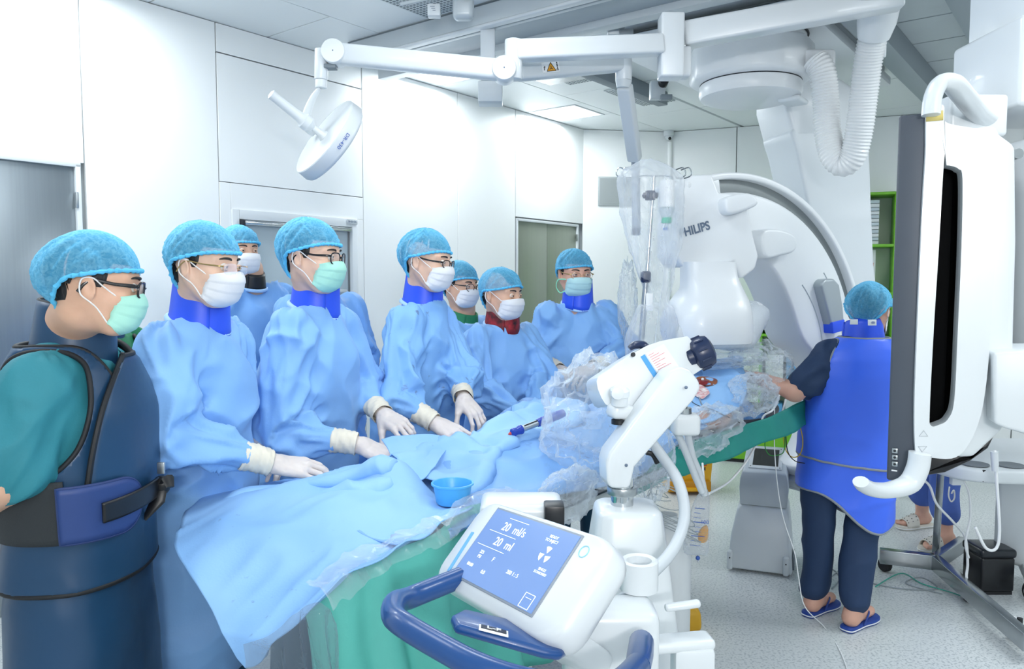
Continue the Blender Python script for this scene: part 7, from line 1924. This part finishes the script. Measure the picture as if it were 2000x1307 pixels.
for a in (-.12, .35):
    bar(V3(2.6, 3.8, .12), V3(2.6 + a, 3.55, .11), .07, .06, 'cart_leg', M_offwhite, ct, .012)
    for dx in (0, ):
        MB().lathe([(.006, -.022), (.050, -.022), (.057, -.014), (.057, .014), (.050, .022), (.006, .022)], frame(V3(2.6 + a, 3.55, .0575), (1, .25, 0)), 26).build('caster', M_black, ct)
        MB().lathe([(.004, -.026), (.036, -.026), (.036, .026), (.004, .026)], frame(V3(2.6 + a, 3.55, .0575), (1, .25, 0)), 22).build('caster_hub', M_white2, ct)
wl = atz(1800, 978, 0.0)
cw = thing('caster_wheel', 'white and black caster wheel of a further cart beside the trouser leg', 'wheel', wl)
MB().lathe([(.004, -.024), (.072, -.024), (.080, -.016), (.080, .016), (.072, .024), (.004, .024)], frame(wl + AZ * .0805, (.9, -.5, 0)), 28).build('tyre', M_rubber, cw)
MB().lathe([(.004, -.028), (.056, -.028), (.056, .028), (.004, .028)], frame(wl + AZ * .0805, (.9, -.5, 0)), 24).build('wheel_hub', M_white2, cw)
MB().box(wl + V3(.03, .02, .20), (.05, .05, .14)).build('wheel_fork', M_offwhite, cw, bevel=.01)
# black pedal bin
bb = thing('waste_box', 'small black box with a domed lid on the floor at the right edge', 'box', atz(1950, 1160, 0))
p0_ = atz(1948, 1163, 0) + V3(0, .08, 0)
MB().box(p0_ + AZ * .10, (.165, .16, .17)).build('box_body', M_black, bb, bevel=.012, segs=3)
MB().box(p0_ + AZ * .205, (.178, .172, .045)).build('box_lid', M_navyb if 'M_navyb' in globals() else mat('lid_black', '1b2027', .3), bb, bevel=.016, segs=3)
MB().box(p0_ + AZ * .008, (.15, .15, .016)).build('box_foot', M_rubber, bb)

# ================================================================== UNDER THE TABLE
yb = thing('waste_container', 'yellow infectious waste container on the floor under the table', 'container', at(1340, 955, 5.6) * [1, 1, 0])
c = at(1338, 930, 5.6); M_yel = mat('yellow_plastic', 'f0b41c', .4, var=.03)
rs = [np.array([(c[0] + x * w, c[1] + y * .13, z) for x, y in ((-1, -1), (1, -1), (1, 1), (-1, 1))]) for z, w in ((.004, .15), (.02, .155), (.34, .18), (.36, .182))]
MB().rings(rs).build('container_body', M_yel, yb, bevel=.02, segs=3)
MB().box((c[0], c[1], .375), (.38, .28, .03)).build('container_lid', mat('yellow_lid', 'dfa012', .4), yb, bevel=.01)
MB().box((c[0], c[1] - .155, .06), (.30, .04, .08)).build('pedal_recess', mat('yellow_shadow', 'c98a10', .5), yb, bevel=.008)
MB().box((c[0], c[1] - .175, .045), (.16, .05, .022)).build('pedal', M_yel, yb, bevel=.005)
MT_ = fxyz((c[0] + .02, c[1] - .147, .185), (1, 0, 0), (0, -.12, .99), (0, -.99, -.12))
MB().box((0, .034, 0), (.20, .022, .002), MT_).build('red_label', mat('label_red2', 'c4382c', .5), yb)
text('LÂY NHIỄM', 'lettering', MT_, .036, M_inkblack, yb, lift=.003, bold=.0008)
wcn = thing('canister', 'white round plastic canister standing under the table behind the injector column', 'canister', at(1300, 1100, 3.0) * [1, 1, 0])
c = at(1303, 1000, 2.78); Mc_ = frame((c[0], c[1], 0), (0, 0, 1))
MB().lathe([(.004, .002), (.082, .002), (.088, .01), (.090, .52), (.078, .56), (.05, .60), (.046, .62), (.046, .65), (.004, .652)], Mc_, 40).build('canister_body', M_white2, wcn, ang=50)
MB().lathe([(.004, .645), (.038, .645), (.038, .675), (.004, .676)], Mc_, 24).build('canister_cap', M_offwhite, wcn)
# drainage bag
ub = thing('drainage_bag', 'clear drainage bag with blue scale print and a little yellow fluid hanging under the table', 'bag', at(1366, 1000, 2.60))
ub_c = [(1372, 958), (1384, 962), (1385, 1010), (1383, 1078), (1366, 1082), (1336, 1078), (1340, 1040), (1354, 985)]
pl, M = plane_poly(ub_c, at(1366, 1020, 2.60), unit(V3(-.2, -1, 0)), (1, 0, 0))
MB().prism(spline([(a, b, 0) for a, b in pl], 4, True)[:, :2], M, -.012, .012).build('bag', film('bag_film', (228, 236, 244), .74, .15, .6, 14), ub, bevel=.006, segs=2)
pl2, _ = plane_poly([(1372, 1030), (1382, 1028), (1382, 1052), (1374, 1060), (1364, 1056), (1364, 1042)], at(1366, 1020, 2.60), unit(V3(-.2, -1, 0)), (1, 0, 0))
MB().prism(spline([(a, b, 0) for a, b in pl2], 3, True)[:, :2], M, -.008, .008).build('fluid', mat('fluid_amber', 'd89a1e', .2), ub, bevel=.003)
m = MB()
for k in range(9):
    a = on_plane(1357 - k * 1.2, 990 + k * 9, at(1366, 1020, 2.60), unit(V3(-.2, -1, 0))) ; b = on_plane(1368 + (k % 3 == 0) * 8, 992 + k * 9, at(1366, 1020, 2.60), unit(V3(-.2, -1, 0)))
    m.tube([a - V3(-.2, -1, 0) * -.0135, b - V3(-.2, -1, 0) * -.0135], .0008 + .0006 * (k % 3 == 0), 5)
m.build('scale_print', M_inkblue, ub)
text('100', 'scale_number', fxyz(on_plane(1376, 1018, at(1366, 1020, 2.60), unit(V3(-.2, -1, 0))) + V3(-.0027, -.0135, 0), (1, -.2, 0), (0, 0, 1), (-.2, -1, 0)), .018, M_inkblue, ub)
MB().tube([at(1364, 1080, 2.60), at(1363, 1098, 2.60)], .004, 8).build('outlet', M_filmm, ub); MB().ball(at(1363, 1090, 2.595), .008, 10, 6).build('outlet_valve', M_inkblue, ub)
MB().tube(spline([at(1376, 960, 2.6), at(1374, 930, 2.62), at(1372, 905, 2.66)], 5), .004, 8).build('hanger', M_white2, ub)
yw = thing('waste_bag', 'yellow bag with a pink stripe on the floor behind the injector foot', 'bag', atz(1360, 1250, 0))
c = atz(1352, 1252, 0) + V3(-.02, .1, .0)
MB().rings([np.array([(c[0] + x * w, c[1] + y * w * .7, z) for x, y in ((-1, -1), (1, -1), (1.05, 1), (-1, 1))]) for z, w in ((.0, .06), (.03, .075), (.10, .07), (.135, .03))]).build('bag_body', mat('bag_yellow', 'd9a826', .4, var=.1), yw, bevel=.015, segs=3)
MB().box(c + V3(-.04, -.052, .07), (.05, .012, .10), fxyz((0, 0, 0), (1, 0, 0), (0, 1, 0), (0, 0, 1))).build('pink_stripe', mat('stripe_pink', 'e0315f', .4), yw, bevel=.003)
# white cartons on a small table between the second and third operators
st_ = thing('side_table', 'small steel side table behind the operators', 'table', at(505, 900, 3.05) * [1, 1, 0])
ctr = at(502, 850, 3.05); ztab = at(502, 858, 3.05)[2]
MB().box((ctr[0], ctr[1], ztab - .012), (.30, .34, .024)).build('tabletop', M_steel, st_, bevel=.004)
for a in (-1, 1):
    for b in (-1, 1): MB().tube([(ctr[0] + a * .13, ctr[1] + b * .15, ztab - .02), (ctr[0] + a * .13, ctr[1] + b * .15, .0)], .011, 10).build('leg', M_steel, st_)
z_ = ztab
for k, (h, w, lab) in enumerate(((.045, .21, 'lowest'), (.05, .22, 'second from the bottom'), (.04, .20, 'third from the bottom'), (.035, .19, 'topmost'))):
    o = MB().box((ctr[0] + .004 * (k % 2), ctr[1], z_ + h / 2 + .001), (w, .26, h), None).build('carton', mat('carton_white', 'eceff1', .6, var=.03), None, bevel=.003)
    tag(o, 'flat white carton between two gowned operators, %s of its stack' % lab, 'carton', 'white cartons between the operators'); z_ += h + .002

# ================================================================== WIRES
M_wht = mat('wire_white', 'eef1f3', .45); M_gry = mat('wire_grey', '98a2a8', .5); M_grn = mat('wire_green', '2f8f3a', .5); M_ylw = mat('wire_yellow', 'd9b52c', .5); M_tea = mat('wire_teal', '3fae98', .5); M_blk = M_black; M_redw = mat('wire_red', 'd0323a', .5)
def wire(pts, r, lab, m_): return cable(pts, r, lab, m_, 'wire', 8)
wire([at(1522, 772, 3.30), at(1510, 800, 3.26), at(1490, 815, 3.22), at(1484, 850, 3.20), at(1462, 895, 3.16), at(1425, 940, 3.08), at(1382, 966, 2.7)], .0045, 'white tube sweeping from the table side down to the drainage bag', M_wht)
wire([at(1535, 780, 3.35), at(1528, 805, 3.33), at(1518, 822, 3.3), at(1500, 826, 3.3)], .005, 'short white tube bending over the table edge beside the bare forearm', M_wht)
wire([at(1513, 800, 3.28), at(1513, 880, 3.28), at(1520, 960, 3.28), at(1532, 1020, 3.26), at(1552, 1080, 3.24), at(1560, 1130, 3.2), at(1572, 1185, 3.2), atz(1610, 1225, .005), atz(1640, 1270, .005), atz(1662, 1330, .005)], .0022, 'long thin white wire dropping past the navy trousers to the floor', M_wht)
wire([at(1512, 832, 3.36), at(1500, 850, 3.36), at(1494, 870, 3.36), at(1502, 888, 3.36), at(1520, 889, 3.36), at(1532, 878, 3.36), at(1532, 830, 3.36)], .0022, 'green wire hanging in a loop over the pedestal', M_grn)
wire([at(1530, 822, 3.38), at(1532, 870, 3.38), at(1545, 892, 3.38), at(1562, 888, 3.38), at(1568, 860, 3.38), at(1558, 815, 3.38)], .0022, 'yellow wire hanging in a loop beside the apron', M_ylw)
wire([at(1503, 822, 3.32), at(1515, 832, 3.30), at(1522, 826, 3.30), at(1512, 820, 3.3)], .0022, 'black wire curled at the table edge above the pedestal', M_blk)
wire([at(1534, 835, 3.37), at(1538, 880, 3.37), at(1552, 900, 3.37), at(1572, 905, 3.37)], .0022, 'black wire hanging down towards the apron hem', M_blk)
wire([at(1275, 990, 2.3), at(1282, 1040, 2.3), at(1284, 1085, 2.28)], .0018, 'thin red-ended lead hanging beside the injector column', M_gry)
tag(MB().tube([at(1283, 1078, 2.28), at(1286, 1102, 2.28)], .0045, 8).build('lead_clip', M_redw), 'small red clip on the thin lead beside the column', 'clip')
for k in range(6):
    c = at(1300 + 3 * k, 958 + 4 * k, 2.46 + .02 * k); a0 = .8 * k
    pts = [c + V3((.05 + .01 * k) * math.cos(a0 + t), .02 * math.sin(t), (.03 + .004 * k) * math.sin(a0 * .6 + t) - .02 * k) for t in np.linspace(0, 5.0, 10)]
    o = wire([at(1245 + 8 * k, 925 + 4 * k, 2.45)] + pts, .0016, 'thin grey wire in the tangle hanging under the table beside the column', M_gry); o['group'] = 'tangled wires under the table'
wire([atz(1615, 1135, .004), atz(1650, 1110, .004), atz(1690, 1135, .004), atz(1760, 1150, .004), atz(1830, 1150, .004), atz(1800, 1128, .004), atz(1770, 1140, .004), atz(1840, 1160, .004)], .003, 'grey cable curled on the floor before the steel trolley', M_gry)
wire([atz(1710, 1146, .006), atz(1760, 1120, .006), atz(1800, 1140, .006), atz(1850, 1155, .006), atz(1880, 1165, .006)], .0028, 'teal cable lying on the floor before the steel trolley', M_tea)
wire([atz(1600, 1120, .004), atz(1625, 1112, .004), atz(1640, 1130, .004), atz(1625, 1150, .004)], .003, 'grey cable end on the floor between the navy trouser legs', M_gry)
wire([at(1800, 935, 3.7), at(1816, 950, 3.7), at(1830, 985, 3.7), at(1862, 1020, 3.7), at(1885, 1050, 3.7), at(1890, 1100, 3.62), at(1888, 1130, 3.55), atz(1900, 1155, .006), atz(1935, 1185, .006), atz(1990, 1210, .006)], .006, 'thick white cable falling from the monitor to the trolley foot', M_wht)
wire([at(1880, 935, 3.6), at(1893, 965, 3.6), at(1895, 1010, 3.6), at(1886, 1060, 3.6), at(1892, 1090, 3.6)], .0055, 'white cable hanging beside the printed trouser leg', M_wht)
wire([at(1943, 880, 3.33), at(1948, 960, 3.33), at(1952, 1040, 3.33), at(1945, 1072, 3.33), at(1925, 1070, 3.33), at(1905, 1030, 3.33)], .0065, 'white probe cable looping below the cart shelf', M_wht)
tag(MB().tube([at(1942, 882, 3.33), at(1944, 920, 3.33)], [.016, .02, .014], 12).build('probe', M_white2), 'white ultrasound probe hanging at the cart shelf', 'probe')
wire([atz(1900, 1075, .006), atz(1940, 1062, .006), atz(1990, 1070, .006), atz(2040, 1066, .006)], .004, 'grey cable running across the floor behind the black box', M_gry)
tag(MB().box(at(1868, 939, 3.55), (.055, .03, .04)).build('cable_clamp', M_white2, None, bevel=.006), 'white cable clamp holding the cables under the monitor', 'clamp')
